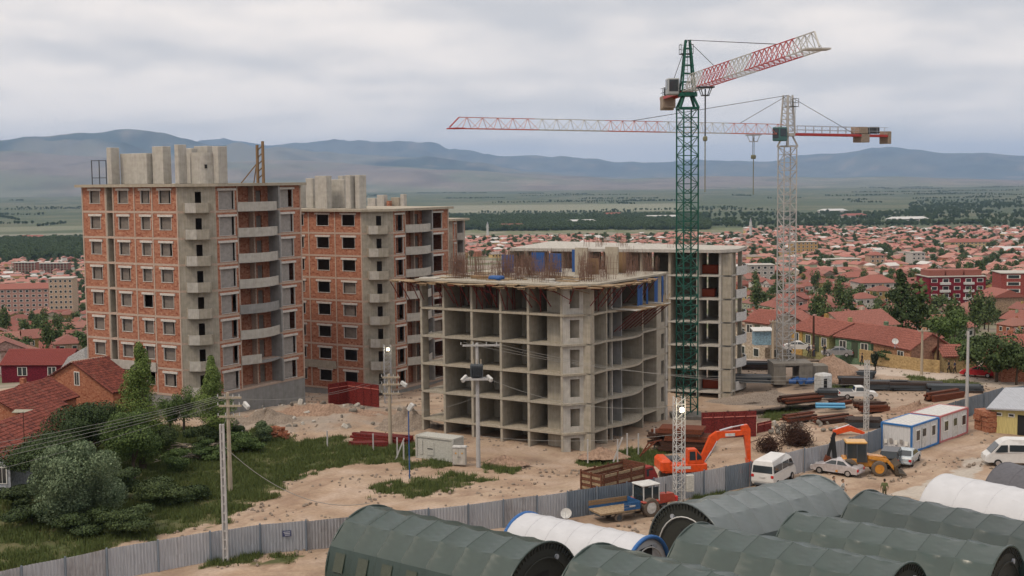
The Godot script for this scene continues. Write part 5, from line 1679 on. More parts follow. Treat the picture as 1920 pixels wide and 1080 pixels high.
func backhoe(at: Vector3, turn: float) -> void:
	M.yellow = paint(Color(0.60, 0.26, 0.035), 0.45)
	var o := thing("backhoe_loader", "yellow backhoe loader with dark rear arm parked behind the silver sedan", "loader", at, turn)
	var ch := part(mb().cbox(Vector3(0, 0.95, 0), Vector3(4.2, 0.5, 1.0), 0.06), "chassis", M.yellow, o)
	part(mb().profile([[0.55, 1.1, 0.5], [0.5, 1.75, 0.48], [1.9, 1.6, 0.42], [2.1, 1.3, 0.4], [2.1, 1.0, 0.42]]), "bonnet", M.yellow, o)
	part(mb().box(Vector3(1.2, 1.4, 0.5), Vector3(0.7, 0.2, 0.02)), "side_lettering", M.white, ch)
	var cab := part(mb().profile([[-1.2, 1.15, 0.72], [-1.15, 2.75, 0.66], [0.35, 2.75, 0.66], [0.55, 1.15, 0.72]]), "cab", M.glass, o)
	for x in [-1.17, -0.35, 0.42]:
		for s in [-1.0, 1.0]: part(mb().bar(Vector3(x, 1.15, s * 0.72), Vector3(x - 0.02, 2.75, s * 0.67), 0.09), "pillar", M.steel_dark, cab)
	part(mb().cbox(Vector3(-0.4, 2.84, 0), Vector3(1.85, 0.2, 1.5), 0.08), "cab_roof", M.yellow_pale, cab)
	part(mb().cbox(Vector3(-0.9, 1.25, 0), Vector3(1.3, 0.55, 1.5), 0.1), "rear_fender", M.yellow, o)
	for s in [-1.0, 1.0]:
		wheel(o, Vector3(-1.05, 0.74, s * 0.85), 0.74, 0.5, M.dusty_rubber, M.yellow)
		wheel(o, Vector3(1.5, 0.66, s * 0.85), 0.66, 0.42, M.dusty_rubber, M.yellow)
		part(mb().bar(Vector3(0.6, 1.6, s * 0.62), Vector3(2.2, 1.3, s * 0.62), 0.16, 0.26).bar(Vector3(2.2, 1.35, s * 0.62), Vector3(2.9, 0.5, s * 0.62), 0.16, 0.24), "loader_arm", M.yellow, o)
		part(mb().bar(Vector3(-2.0, 1.3, s * 0.8), Vector3(-2.1, 0.35, s * 0.95), 0.2), "stabiliser", M.yellow, o)
	var bk := PackedVector2Array([Vector2(2.8, 0.15), Vector2(3.75, 0.12), Vector2(3.78, 0.2), Vector2(3.1, 0.35), Vector2(2.98, 0.8), Vector2(3.3, 1.15), Vector2(3.22, 1.2), Vector2(2.75, 0.85)])
	part(mb().prism(bk, -1.15, 1.15), "front_bucket", mat(Color(0.11, 0.095, 0.07), 0.7, T.rust, 1.0, false), o)
	part(mb().bar(Vector3(-2.1, 1.0, 0), Vector3(-2.35, 3.2, 0), 0.3, 0.36).bar(Vector3(-2.35, 3.2, 0), Vector3(-2.15, 3.6, 0), 0.26), "rear_boom", M.black, o)
	part(mb().bar(Vector3(-2.2, 3.5, 0), Vector3(-2.75, 1.5, 0), 0.2, 0.26), "dipper", M.black, o)
	part(mb().prism(PackedVector2Array([Vector2(-2.9, 1.6), Vector2(-2.55, 1.5), Vector2(-2.3, 0.9), Vector2(-2.75, 0.75), Vector2(-3.1, 1.1)]), -0.3, 0.3), "rear_bucket", M.rust, o)

func tractor(at: Vector3, turn: float) -> void:
	M.tractor_red = paint(Color(0.40, 0.055, 0.030), 0.5)
	var o := thing("tractor", "red farm tractor with white cab roof hitched to a trailer", "tractor", at, turn)
	part(mb().profile([[0.2, 0.75, 0.36], [0.2, 1.5, 0.34], [1.9, 1.4, 0.3], [2.05, 1.1, 0.3], [2.05, 0.75, 0.3]]), "bonnet", M.tractor_red, o)
	part(mb().cbox(Vector3(0, 0.75, 0), Vector3(2.4, 0.4, 0.5), 0.05), "chassis", M.steel_dark, o)
	var cab := part(mb().cbox(Vector3(-0.55, 2.42, 0), Vector3(1.7, 0.14, 1.5), 0.06), "cab_roof", M.white, o)
	for x in [-1.25, -0.45, 0.2]:
		for s in [-1.0, 1.0]: part(mb().bar(Vector3(x, 1.1, s * 0.68), Vector3(x, 2.36, s * 0.66), 0.08), "pillar", M.white, cab)
	for s in [-1.0, 1.0]:
		part(mb().box(Vector3(-0.85, 1.75, s * 0.67), Vector3(0.72, 0.95, 0.02)), "side_window", M.glass, cab)
		part(mb().box(Vector3(-0.13, 1.75, s * 0.67), Vector3(0.56, 0.95, 0.02)), "side_window", M.glass, cab)
		part(mb().cbox(Vector3(-0.75, 1.2, s * 0.8), Vector3(1.5, 0.14, 0.5), 0.05), "fender", M.tractor_red, o)
		wheel(o, Vector3(-0.75, 0.74, s * 0.84), 0.74, 0.42, M.dusty_rubber, M.white)
		wheel(o, Vector3(1.55, 0.42, s * 0.68), 0.42, 0.24, M.dusty_rubber, M.white)
	part(mb().box(Vector3(-1.27, 1.75, 0), Vector3(0.02, 0.95, 1.2)), "rear_window", M.glass, cab)
	part(mb().cbox(Vector3(2.2, 0.9, 0), Vector3(0.3, 0.4, 0.6), 0.05), "front_weight", mat(Color(0.5, 0.02, 0.02), 0.5), o)
	part(mb().tube(Vector3(1.2, 1.4, 0.2), Vector3(1.2, 2.2, 0.2), 0.045, 0.045, 8), "exhaust", M.steel_dark, o)

func trailer(at: Vector3, turn: float) -> void:
	var o := thing("farm_trailer", "flat farm trailer with blue sideboards coupled behind the red tractor", "trailer", at, turn)
	part(mb().box(Vector3(0, 0.78, 0), Vector3(3.4, 0.14, 1.9)), "floor", M.wood_pale, o)
	part(mb().box(Vector3(0, 0.66, 0), Vector3(3.4, 0.12, 1.5)), "frame", M.steel_dark, o)
	for k in 3: part(mb().box(Vector3(1.0, 0.94 + k * 0.2, 0.95), Vector3(1.4, 0.17, 0.06)), "sideboard", M.trailer_blue, o)
	for k in 3: part(mb().box(Vector3(0, 0.94 + k * 0.2, -0.95), Vector3(3.4, 0.17, 0.06)), "sideboard", M.wood if k else M.trailer_blue, o)
	for k in 3: part(mb().box(Vector3(1.72, 0.94 + k * 0.2, 0), Vector3(0.06, 0.17, 1.84)), "headboard", M.trailer_blue, o)
	part(mb().box(Vector3(1.0, 1.15, 0.99), Vector3(0.5, 0.1, 0.02)), "lettering", M.white, o)
	for s in [-1.0, 1.0]: wheel(o, Vector3(-0.1, 0.36, s * 0.8), 0.36, 0.24, M.dusty_rubber, M.steel_dark)
	part(mb().bar(Vector3(1.7, 0.6, 0.4), Vector3(2.9, 0.6, 0), 0.1).bar(Vector3(1.7, 0.6, -0.4), Vector3(2.9, 0.6, 0), 0.1), "drawbar", M.steel_dark, o)

func dump_truck(at: Vector3, turn: float) -> void:
	var o := thing("dump_truck", "old truck with brown slatted cargo bed parked behind the fence", "truck", at, turn)
	var brown := mat(Color(0.20, 0.085, 0.05), 0.8, T.rust, 1.4, false)
	part(mb().box(Vector3(0, 0.85, 0), Vector3(7.4, 0.25, 0.9)), "chassis", M.steel_dark, o)
	var bed := part(mb().box(Vector3(-1.0, 1.15, 0), Vector3(5.0, 0.16, 2.4)), "bed_floor", brown, o)
	for s in [-1.0, 1.0]:
		for k in 6: part(mb().box(Vector3(-1.0, 1.36 + k * 0.235, s * 1.2), Vector3(5.0, 0.2, 0.07)), "plank", brown if (k + int(s)) % 3 else M.wood_pale, bed)
		for x in [-3.4, -1.8, -0.2, 1.4]: part(mb().box(Vector3(x, 1.95, s * 1.26), Vector3(0.14, 1.6, 0.07)), "stake", brown, bed)
		for x in [-2.6, -1.6, 2.4]: wheel(o, Vector3(x, 0.5, s * 0.98), 0.5, 0.34, M.dusty_rubber, M.steel_dark)
	for k in 6:
		part(mb().box(Vector3(-3.5, 1.36 + k * 0.235, 0), Vector3(0.07, 0.2, 2.36)), "plank", brown if k % 2 else M.wood_pale, bed)
		part(mb().box(Vector3(1.5, 1.36 + k * 0.27, 0), Vector3(0.07, 0.24, 2.36)), "plank", brown, bed)
	for z in [-1.1, 0.0, 1.1]: part(mb().box(Vector3(-3.56, 1.95, z), Vector3(0.07, 1.6, 0.14)), "stake", brown, bed)
	var cab := part(mb().profile([[1.7, 0.7, 1.05], [1.7, 2.35, 0.98], [2.8, 2.35, 0.98], [3.3, 1.5, 1.05], [3.4, 0.7, 1.05]]), "cab", mat(Color(0.30, 0.03, 0.025), 0.5, T.soft, 1.5, false), o)
	glass_side(cab, [[1.95, 1.6], [1.95, 2.2], [2.7, 2.2], [3.05, 1.6]], 0.7, 1.05, 2.35, 0.98, M.glass)

func make_vehicles() -> void:
	T.dusty = tex_noise(256, 0.02, 5, 0.66, 1.0, 71, Color(1.1, 0.98, 0.86))
	M.tail = mat(Color(0.42, 0.015, 0.015), 0.3)
	M.yellow_pale = paint(Color(0.62, 0.36, 0.11), 0.5)
	M.trailer_blue = mat(Color(0.03, 0.13, 0.34), 0.5, T.blot, 1.1, false)
	var silver := paint(Color(0.58, 0.56, 0.59), 0.3)
	silver.metallic = 0.25
	var e := G(1287, 903)
	excavator(e, 0.12)
	dump_truck(G(1165, 934), deg_to_rad(43.0))
	tractor(G(1222, 962), deg_to_rad(30.0))
	trailer(G(1152, 974), deg_to_rad(26.0))
	backhoe(G(1612, 888), deg_to_rad(-6.0))
	var a := G(1603, 897)
	var b := G(1545, 889)
	car("sedan_car", "silver sedan parked in front of the yellow backhoe loader", (a + b) * 0.5 + Vector3(0, 0, -0.9), "sedan", silver, atan2(-(b - a).z, (b - a).x))
	car("minibus", "white high-roof minibus facing away beside the sheet fence", G(1452, 905), "minibus", M.white_paint, deg_to_rad(58.0))
	car("utility_car", "black estate car with red tail lights behind the loader bucket", G(1672, 872), "suv", paint(Color(0.018, 0.018, 0.02)), deg_to_rad(66.0))
	car("saloon_car", "pale blue saloon parked against the blue trimmed container", G(1702, 868), "sedan", paint(Color(0.46, 0.53, 0.58)), deg_to_rad(60.0))
	car("pickup_truck", "white pickup parked among the rebar stacks near the sand heap", G(1609, 747), "pickup", M.white_paint, deg_to_rad(-6.0))
	car("saloon_car", "grey saloon parked outside the green house wall", G(1569, 668), "sedan", paint(Color(0.28, 0.29, 0.31)), deg_to_rad(170.0))
	car("saloon_car", "white saloon parked outside the yellow house wall", G(1498, 657), "sedan", M.white_paint, deg_to_rad(-10.0))
	car("minibus", "white minibus standing beyond the slate grey tent", G(1905, 872), "minibus", M.white_paint, deg_to_rad(172.0))
	car("saloon_car", "bright red car half hidden under the roadside trees", G(1834, 706), "sedan", paint(Color(0.5, 0.02, 0.03)), deg_to_rad(150.0))


# ---------------------------------------------------------------- people: one continuous skin over a jointed skeleton
func field_mesh(bones: Array, cell: float, k: float) -> Dictionary:    # surface nets over the smooth union of tapered capsules
	var lo := Vector3.ONE * 1e9
	var hi := -lo
	for b in bones:
		var r := maxf(b[2], b[3]) + cell * 2.0
		lo = lo.min(b[0] - Vector3.ONE * r).min(b[1] - Vector3.ONE * r)
		hi = hi.max(b[0] + Vector3.ONE * r).max(b[1] + Vector3.ONE * r)
	var n := Vector3i(((hi - lo) / cell).ceil()) + Vector3i.ONE
	var f := PackedFloat32Array()
	f.resize(n.x * n.y * n.z)
	f.fill(1.0)
	for b in bones:
		var a: Vector3 = b[0]
		var ab: Vector3 = b[1] - a
		var l2 := maxf(ab.length_squared(), 1e-8)
		var R := maxf(b[2], b[3]) + k + cell * 1.5
		var i0 := Vector3i(((a.min(b[1]) - Vector3.ONE * R - lo) / cell).floor()).max(Vector3i.ZERO)
		var i1 := Vector3i(((a.max(b[1]) + Vector3.ONE * R - lo) / cell).ceil()).min(n - Vector3i.ONE)
		for z in range(i0.z, i1.z + 1):
			for y in range(i0.y, i1.y + 1):
				for x in range(i0.x, i1.x + 1):
					var p := lo + Vector3(x, y, z) * cell
					var t := clampf((p - a).dot(ab) / l2, 0.0, 1.0)
					var d: float = p.distance_to(a + ab * t) - lerpf(b[2], b[3], t)
					var i := x + n.x * (y + n.y * z)
					var h := clampf(0.5 + 0.5 * (f[i] - d) / k, 0.0, 1.0)
					f[i] = lerpf(f[i], d, h) - k * h * (1.0 - h)
	var vert := {}
	var pts := PackedVector3Array()
	for z in n.z - 1:
		for y in n.y - 1:
			for x in n.x - 1:
				var base := x + n.x * (y + n.y * z)
				var s := 0
				var c := Vector3.ZERO
				var inside := 0
				for q in 8:
					if f[base + (q & 1) + n.x * ((q >> 1) & 1) + n.x * n.y * (q >> 2)] < 0.0: inside += 1
				if inside == 0 or inside == 8: continue
				for e in [[0, 1], [2, 3], [4, 5], [6, 7], [0, 2], [1, 3], [4, 6], [5, 7], [0, 4], [1, 5], [2, 6], [3, 7]]:
					var fa := f[base + (e[0] & 1) + n.x * ((e[0] >> 1) & 1) + n.x * n.y * (e[0] >> 2)]
					var fb := f[base + (e[1] & 1) + n.x * ((e[1] >> 1) & 1) + n.x * n.y * (e[1] >> 2)]
					if (fa < 0.0) != (fb < 0.0):
						var t := fa / (fa - fb)
						var pa := Vector3(e[0] & 1, (e[0] >> 1) & 1, e[0] >> 2)
						var pb := Vector3(e[1] & 1, (e[1] >> 1) & 1, e[1] >> 2)
						c += pa.lerp(pb, t)
						s += 1
				vert[base] = pts.size()
				pts.append(lo + (Vector3(x, y, z) + c / s) * cell)
	var quads := []
	var st := [1, n.x, n.x * n.y]
	for base in vert:
		for ax in 3:
			var u: int = st[(ax + 1) % 3]
			var w: int = st[(ax + 2) % 3]
			var fa := f[base]
			var fb: float = f[base + st[ax]]
			if (fa < 0.0) == (fb < 0.0): continue
			if not (vert.has(base - u) and vert.has(base - w) and vert.has(base - u - w)): continue
			var q := [vert[base], vert[base - u], vert[base - u - w], vert[base - w]]
			if fa >= 0.0: q.reverse()
			quads.append(q)
	return {"p": pts, "q": quads}

func skin(b: MB, bones: Array, cell: float, k: float, cols: Array) -> void:
	var m := field_mesh(bones, cell, k)
	var pts: PackedVector3Array = m.p
	var nm := PackedVector3Array()
	nm.resize(pts.size())
	for q in m.q:
		var v := (pts[q[2]] - pts[q[0]]).cross(pts[q[3]] - pts[q[1]])
		for i in q: nm[i] += v
	var pc := PackedColorArray()
	for p in pts:
		var best := 1e9
		var bi := 0
		for i in bones.size():
			var a: Vector3 = bones[i][0]
			var ab: Vector3 = bones[i][1] - a
			var t := clampf((p - a).dot(ab) / maxf(ab.length_squared(), 1e-8), 0, 1)
			var d: float = p.distance_to(a + ab * t) - lerpf(bones[i][2], bones[i][3], t)
			if d < best:
				best = d; bi = i
		pc.append(cols[bones[bi][4]])
	for q in m.q:
		for i in [q[0], q[2], q[1], q[0], q[3], q[2]]:
			b.v.append(pts[i]); b.n.append(nm[i].normalized()); b.c.append(pc[i])

func person(label: String, at: Vector3, turn: float, cols: Array, stride: float, reach := 0.0) -> void:
	# colours: 0 skin, 1 shirt, 2 trousers, 3 hair, 4 shoes. The figure faces +x.
	var bones := []
	var hip := 0.93
	for s in [-1.0, 1.0]:
		var sw: float = stride * s
		var knee := Vector3(0.22 * sw + 0.02, 0.5, s * 0.10)
		var ank := Vector3(0.34 * sw - 0.04 + (-0.06 if sw < 0 else 0.0), 0.09 + (0.05 if sw < -0.2 else 0.0), s * 0.11)
		bones.append([Vector3(0, hip, s * 0.09), knee, 0.088, 0.062, 2])
		bones.append([knee, ank, 0.06, 0.042, 2])
		bones.append([ank + Vector3(-0.03, -0.045, 0), ank + Vector3(0.17, -0.055, s * 0.02), 0.042, 0.034, 4])
		var el := Vector3(-0.06 - 0.12 * sw + reach * 0.1, 1.16, s * 0.27)
		var wr := Vector3(0.06 - 0.24 * sw + reach * 0.25, 0.92 + reach * 0.1, s * 0.27)
		bones.append([Vector3(0, 1.43, s * 0.185), el, 0.056, 0.044, 1])
		bones.append([el, wr, 0.042, 0.029, 0])
	bones.append([Vector3(0, 0.96, 0.07), Vector3(0, 0.96, -0.07), 0.115, 0.115, 2])
	bones.append([Vector3(0, 1.06, 0), Vector3(0, 1.2, 0), 0.13, 0.14, 1])
	bones.append([Vector3(0, 1.30, 0.07), Vector3(0, 1.30, -0.07), 0.125, 0.125, 1])
	bones.append([Vector3(0, 1.42, 0.13), Vector3(0, 1.42, -0.13), 0.07, 0.07, 1])
	bones.append([Vector3(0, 1.44, 0), Vector3(0.02, 1.57, 0), 0.055, 0.052, 0])
	var b := mb(true)
	skin(b, bones, 0.028, 0.035, cols)
	# head with a face
	var hd := [[Vector3(0.01, 1.68, 0), Vector3(0.015, 1.62, 0), 0.092, 0.078, 0], [Vector3(0.045, 1.585, 0.02), Vector3(0.045, 1.585, -0.02), 0.045, 0.045, 0], [Vector3(0.02, 1.55, 0), Vector3(0.02, 1.6, 0), 0.05, 0.055, 0],
		[Vector3(0.10, 1.665, 0), Vector3(0.118, 1.635, 0), 0.012, 0.018, 0], [Vector3(0.095, 1.592, 0.022), Vector3(0.095, 1.592, -0.022), 0.012, 0.012, 5], [Vector3(0, 1.65, 0.088), Vector3(-0.01, 1.62, 0.088), 0.02, 0.014, 0], [Vector3(0, 1.65, -0.088), Vector3(-0.01, 1.62, -0.088), 0.02, 0.014, 0],
		[Vector3(0.088, 1.668, 0.034), Vector3(0.088, 1.668, 0.03), 0.013, 0.013, 3], [Vector3(0.088, 1.668, -0.034), Vector3(0.088, 1.668, -0.03), 0.013, 0.013, 3],
		[Vector3(-0.02, 1.72, 0), Vector3(-0.045, 1.66, 0), 0.088, 0.084, 3], [Vector3(0.04, 1.75, 0.03), Vector3(0.04, 1.75, -0.03), 0.042, 0.042, 3]]
	skin(b, hd, 0.012, 0.018, cols)
	for s in [-1.0, 1.0]:
		var sw: float = stride * s
		var w := Vector3(0.06 - 0.24 * sw + reach * 0.25, 0.92 + reach * 0.1, s * 0.27)
		var hb := [[w, w + Vector3(0.015, -0.075, 0), 0.026, 0.034, 0]]
		for fi in 4:
			var r0 := w + Vector3(-0.022 + fi * 0.019, -0.085 - 0.006 * (1.5 - absf(fi - 1.5)), 0)
			var r1 := r0 + Vector3(0.006, -0.038 - 0.006 * (1.5 - absf(fi - 1.5)), -s * 0.006)
			hb.append([r0, r1, 0.0098, 0.009, 0]); hb.append([r1, r1 + Vector3(0.008, -0.026, -s * 0.018), 0.009, 0.0075, 0])
		hb.append([w + Vector3(0.03, -0.03, 0), w + Vector3(0.056, -0.062, -s * 0.012), 0.012, 0.0105, 0]); hb.append([w + Vector3(0.056, -0.062, -s * 0.012), w + Vector3(0.058, -0.095, -s * 0.016), 0.0105, 0.008, 0])
		skin(b, hb, 0.0075, 0.008, cols)
	var m := mat(Color(1, 1, 1), 0.85)
	m.vertex_color_use_as_albedo = true
	var o := part(b, "person", m, self)
	o.position = at
	o.rotation.y = turn
	tag(o, label, "person", "people on the site and road")

func make_people() -> void:
	var sk := Color(0.36, 0.22, 0.15)
	var hr := Color(0.02, 0.016, 0.013)
	var sh := Color(0.03, 0.027, 0.025)
	var lip := Color(0.28, 0.13, 0.10)
	var jean := Color(0.04, 0.05, 0.075)
	var dark := Color(0.02, 0.02, 0.024)
	person("person in an olive shirt standing beyond the deep green tent", G(1658, 939), deg_to_rad(80), [sk, Color(0.10, 0.115, 0.05), Color(0.09, 0.085, 0.05), hr, sh, lip], 0.1)
	person("person in a red top and dark trousers near the white minibus", G(1875, 866), deg_to_rad(-60), [sk, Color(0.22, 0.035, 0.03), dark, hr, sh, lip], 0.15, 0.6)
	person("person in a pale shirt passing the grey-green tent and silver sedan", G(1580, 940), deg_to_rad(-30), [sk, Color(0.36, 0.37, 0.36), jean, hr, sh, lip], 0.5)
	person("person in dark clothes walking just ahead of the pale shirt", G(1563, 934), deg_to_rad(-30), [sk, Color(0.12, 0.11, 0.11), jean, hr, sh, lip], 0.4)
	person("person in black walking along the pale road below the green house", G(1616, 686), deg_to_rad(160), [sk, dark, dark, hr, sh, lip], 0.6)
	person("person in a dark coat by the road outside the lime house", G(1517, 668), deg_to_rad(10), [sk, Color(0.03, 0.03, 0.045), dark, hr, sh, lip], 0.4)
	person("person in dark jacket stooping beside another by the lime house", G(1526, 669), deg_to_rad(190), [sk, Color(0.06, 0.045, 0.05), jean, hr, sh, lip], 0.2, 0.8)
	person("person in dark clothes standing outside the lime house door", G(1546, 669), deg_to_rad(-80), [sk, dark, Color(0.05, 0.045, 0.05), hr, sh, lip], 0.2)
	person("person in a black coat walking in a pair by the small ochre shed", G(1779, 700), deg_to_rad(175), [sk, dark, dark, hr, sh, lip], 0.5)
	person("person in dark blue walking in a pair by the small ochre shed", G(1790, 701), deg_to_rad(175), [sk, Color(0.03, 0.035, 0.06), dark, hr, sh, lip], 0.4)


# ---------------------------------------------------------------- trees and plants
func leaf_ball(b: MB, c: Vector3, rad: Vector3, n: int, size: float, r: RandomNumberGenerator, a: Color, z: Color, droop := 0.0) -> void:
	for i in n:
		var d := Vector3(r.randfn(), r.randfn(), r.randfn()).normalized()
		var p := c + d * rad * pow(r.randf(), 0.33)
		var ax := (d + Vector3(r.randf_range(-1, 1), r.randf_range(-0.6, 1) - droop, r.randf_range(-1, 1)) * 0.9).normalized()
		var u := ax.cross(Vector3(r.randf_range(-1, 1), r.randf_range(-1, 1), r.randf_range(-1, 1))).normalized()
		var w := ax.cross(u)
		var s := size * r.randf_range(0.6, 1.25)
		b.col = a.lerp(z, r.randf())
		b.quad(p - u * s * 0.5, p - w * s * 0.33, p + u * s * 0.5, p + w * s * 0.33)

func tree(called: String, label: String, at: Vector3, kind: String, h: float, w: float, leaves: int, size: float, sd: int, a: Color, z: Color, group := "") -> Node3D:
	var o := thing(called, label, "tree" if kind != "bush" else "shrub", at, 0.0, group)
	var r := RandomNumberGenerator.new()
	r.seed = sd
	var tk := mb()
	var foot := 0.12 if kind == "round" else (0.1 if kind == "poplar" else 0.0)
	var trunk_top := h * (0.55 if kind != "poplar" else 0.9)
	tk.tube(Vector3(0, -0.4, 0), Vector3(0.02 * h, trunk_top, 0.01 * h), 0.028 * h + 0.04, 0.008 * h, 7)
	var clumps := []
	var n := {"round": 15, "poplar": 17, "bush": 10, "willow": 30}[kind] as int
	for i in n:
		var c: Vector3
		var rd: Vector3
		if kind == "poplar":
			var t := (i + 0.5) / n
			var rr := w * 0.5 * (0.55 + 0.75 * sin(PI * pow(t, 0.75))) * (1.0 - 0.55 * t * t)
			c = Vector3(r.randf_range(-1, 1) * rr * 0.45, h * (foot + (1.0 - foot) * t * 0.95), r.randf_range(-1, 1) * rr * 0.45)
			rd = Vector3(rr * 0.75, h / n * 1.35, rr * 0.75)
		else:
			var d := Vector3(r.randfn(), r.randfn() * 0.8, r.randfn()).normalized() * pow(r.randf(), 0.4)
			c = Vector3(d.x * w * 0.36, h * (0.5 + foot * 0.5) + d.y * h * (0.5 - foot * 0.5) * 0.72, d.z * w * 0.36)
			rd = Vector3(w * 0.21, h * 0.15, w * 0.21) * r.randf_range(0.75, 1.25)
			if kind == "willow":
				c.y = h * (0.46 + d.y * 0.4)
				rd = Vector3(w * 0.16, h * 0.16, w * 0.16) * r.randf_range(0.8, 1.3)
		clumps.append([c, rd])
		if kind != "poplar" and i < 7: tk.tube(Vector3(0.01 * h, trunk_top * r.randf_range(0.35, 0.9), 0), c, 0.011 * h, 0.003 * h, 5)
	part(tk, "trunk", M.bark, o)
	var b := mb(true)
	for q in clumps: leaf_ball(b, q[0], q[1], leaves / n, size, r, a, z, 0.8 if kind == "willow" else 0.0)
	part(b, "crown", M.leaf, o)
	return o

func make_trees() -> void:
	M.bark = mat(Color(0.10, 0.075, 0.055), 0.95, T.streak, 0.8, false)
	M.leaf = mat(Color(1, 1, 1), 0.75)
	M.leaf.vertex_color_use_as_albedo = true
	M.leaf.backlight_enabled = true
	M.leaf.backlight = Color(0.18, 0.22, 0.10)
	var ga := Color(0.034, 0.062, 0.017)
	var gz := Color(0.10, 0.15, 0.042)
	var g := "garden trees by the tiled roofs"
	tree("willow_tree", "big silvery green willow bush standing on the garden grass", G(150, 982), "willow", 7.4, 8.0, 60000, 0.17, 1, Color(0.075, 0.115, 0.058), Color(0.20, 0.255, 0.15), g)
	tree("poplar_tree", "tall slender poplar in front of the brick block with windows", G(268, 880), "poplar", 11.6, 4.2, 26000, 0.16, 2, Color(0.05, 0.08, 0.018), Color(0.15, 0.21, 0.05), g)
	tree("poplar_tree", "shorter bright green poplar beside the brick block corner", G(402, 838), "poplar", 9.0, 3.5, 19000, 0.16, 3, Color(0.055, 0.09, 0.02), Color(0.17, 0.23, 0.06), g)
	tree("leafy_tree", "dark spreading tree over the eaves of the brick gable house", G(178, 880), "round", 7.0, 8.4, 26000, 0.19, 4, Color(0.018, 0.034, 0.012), Color(0.05, 0.08, 0.024), g)
	tree("leafy_tree", "mid green tree at the foot of the tall poplar", G(250, 905), "round", 6.8, 5.6, 20000, 0.18, 5, ga, Color(0.10, 0.15, 0.04), g)
	tree("leafy_tree", "dark bush behind the silvery willow against the tiled roof", G(85, 930), "round", 5.6, 7.6, 20000, 0.19, 6, Color(0.02, 0.036, 0.013), Color(0.055, 0.085, 0.026), g)
	tree("leafy_tree", "small leafy tree with sparse twigs below the brick block", G(345, 812), "round", 5.4, 3.0, 5000, 0.17, 7, ga, gz, g)
	tree("leafy_tree", "small sapling below the grey basement corner", G(318, 815), "round", 4.6, 2.4, 3600, 0.17, 8, ga, gz, g)
	tree("leafy_shrub", "low dark shrub in the grass between willow and dirt road", G(255, 1000), "bush", 2.6, 5.6, 12000, 0.17, 9, Color(0.025, 0.042, 0.014), Color(0.07, 0.10, 0.032), "garden shrubs")
	tree("leafy_shrub", "broad dark shrub in the grass beyond the silvery willow", G(300, 950), "bush", 2.6, 6.4, 12000, 0.17, 10, Color(0.028, 0.046, 0.016), Color(0.08, 0.11, 0.036), "garden shrubs")
	tree("leafy_shrub", "round shrub on the slope near the brick rubble pile", G(492, 832), "bush", 2.7, 2.5, 7000, 0.15, 11, Color(0.05, 0.08, 0.035), Color(0.11, 0.15, 0.07), "garden shrubs")
	tree("leafy_shrub", "dark shrub at the foot of the slope below the round shrub", G(455, 850), "bush", 2.2, 4.2, 8000, 0.16, 12, ga, gz, "garden shrubs")
	tree("leafy_shrub", "shrub growing over the dry stone heap by the poplar", G(395, 862), "bush", 2.0, 4.4, 7000, 0.16, 13, ga, gz, "garden shrubs")
	tree("leafy_shrub", "shrub at the foot of the tall poplar among long grass", G(330, 885), "bush", 2.2, 3.6, 7000, 0.16, 14, ga, gz, "garden shrubs")
	tree("leafy_shrub", "shrub crowding the wall of the house with the blue window", G(30, 955), "bush", 2.6, 4.0, 8000, 0.17, 15, Color(0.02, 0.034, 0.012), Color(0.06, 0.085, 0.03), "garden shrubs")
	for q in [[215, 940, 3.2, 5.0, "dark shrub filling the hollow beside the silvery willow"], [60, 985, 2.2, 4.6, "dark shrub under the edge of the silvery willow"], [120, 865, 4.2, 6.0, "dark leafy mass pressed against the broad tile roof"], [300, 850, 3.6, 4.6, "dark shrub between the tall poplar and saplings"], [225, 850, 4.6, 4.6, "dark shrub under the brick gable house eave"], [345, 940, 1.7, 4.4, "low weedy shrub near the warm concrete pole"], [440, 830, 2.4, 3.4, "shrub beside the shorter bright poplar"], [375, 842, 2.6, 3.6, "dark shrub at the root of the shorter poplar"], [160, 1000, 2.0, 5.0, "low dark shrub in front of the silvery willow"]]:
		tree("leafy_shrub", q[4], G(q[0], q[1]), "bush", q[2], q[3], 10000, 0.17, int(q[0]) + 70, Color(0.02, 0.034, 0.012), Color(0.058, 0.088, 0.028), "garden shrubs")
	# right of the road
	var h := "roadside trees near the row houses"
	tree("leafy_tree", "large dark roadside tree beyond the red car", G(1868, 716), "round", 7.5, 9.5, 5000, 0.42, 21, Color(0.026, 0.045, 0.015), Color(0.075, 0.11, 0.035), h)
	tree("leafy_tree", "smaller dark tree joining the large roadside tree", G(1905, 722), "round", 5.5, 6.5, 3000, 0.42, 22, Color(0.026, 0.045, 0.015), Color(0.075, 0.11, 0.035), h)
	tree("leafy_shrub", "dense shrub above the small ochre shed roof", G(1815, 676), "bush", 4.0, 8.0, 3000, 0.42, 23, ga, gz, h)
	tree("leafy_shrub", "clipped round shrub behind the sand coloured garden wall", G(1660, 684), "bush", 2.4, 3.6, 1800, 0.28, 24, Color(0.025, 0.045, 0.018), Color(0.065, 0.10, 0.035), h)
	tree("leafy_shrub", "narrow dark conifer in front of the garden wall", G(1641, 694), "bush", 3.2, 1.2, 1200, 0.22, 25, Color(0.015, 0.02, 0.014), Color(0.03, 0.04, 0.024), h)
	tree("poplar_tree", "massive dark poplar clump behind the row houses", AD(1688, 665, 215.0) * Vector3(1, 0, 1) + Vector3(0, -3.5, 0), "poplar", 13.5, 6.0, 3500, 0.55, 26, Color(0.02, 0.036, 0.013), Color(0.055, 0.085, 0.028), h)
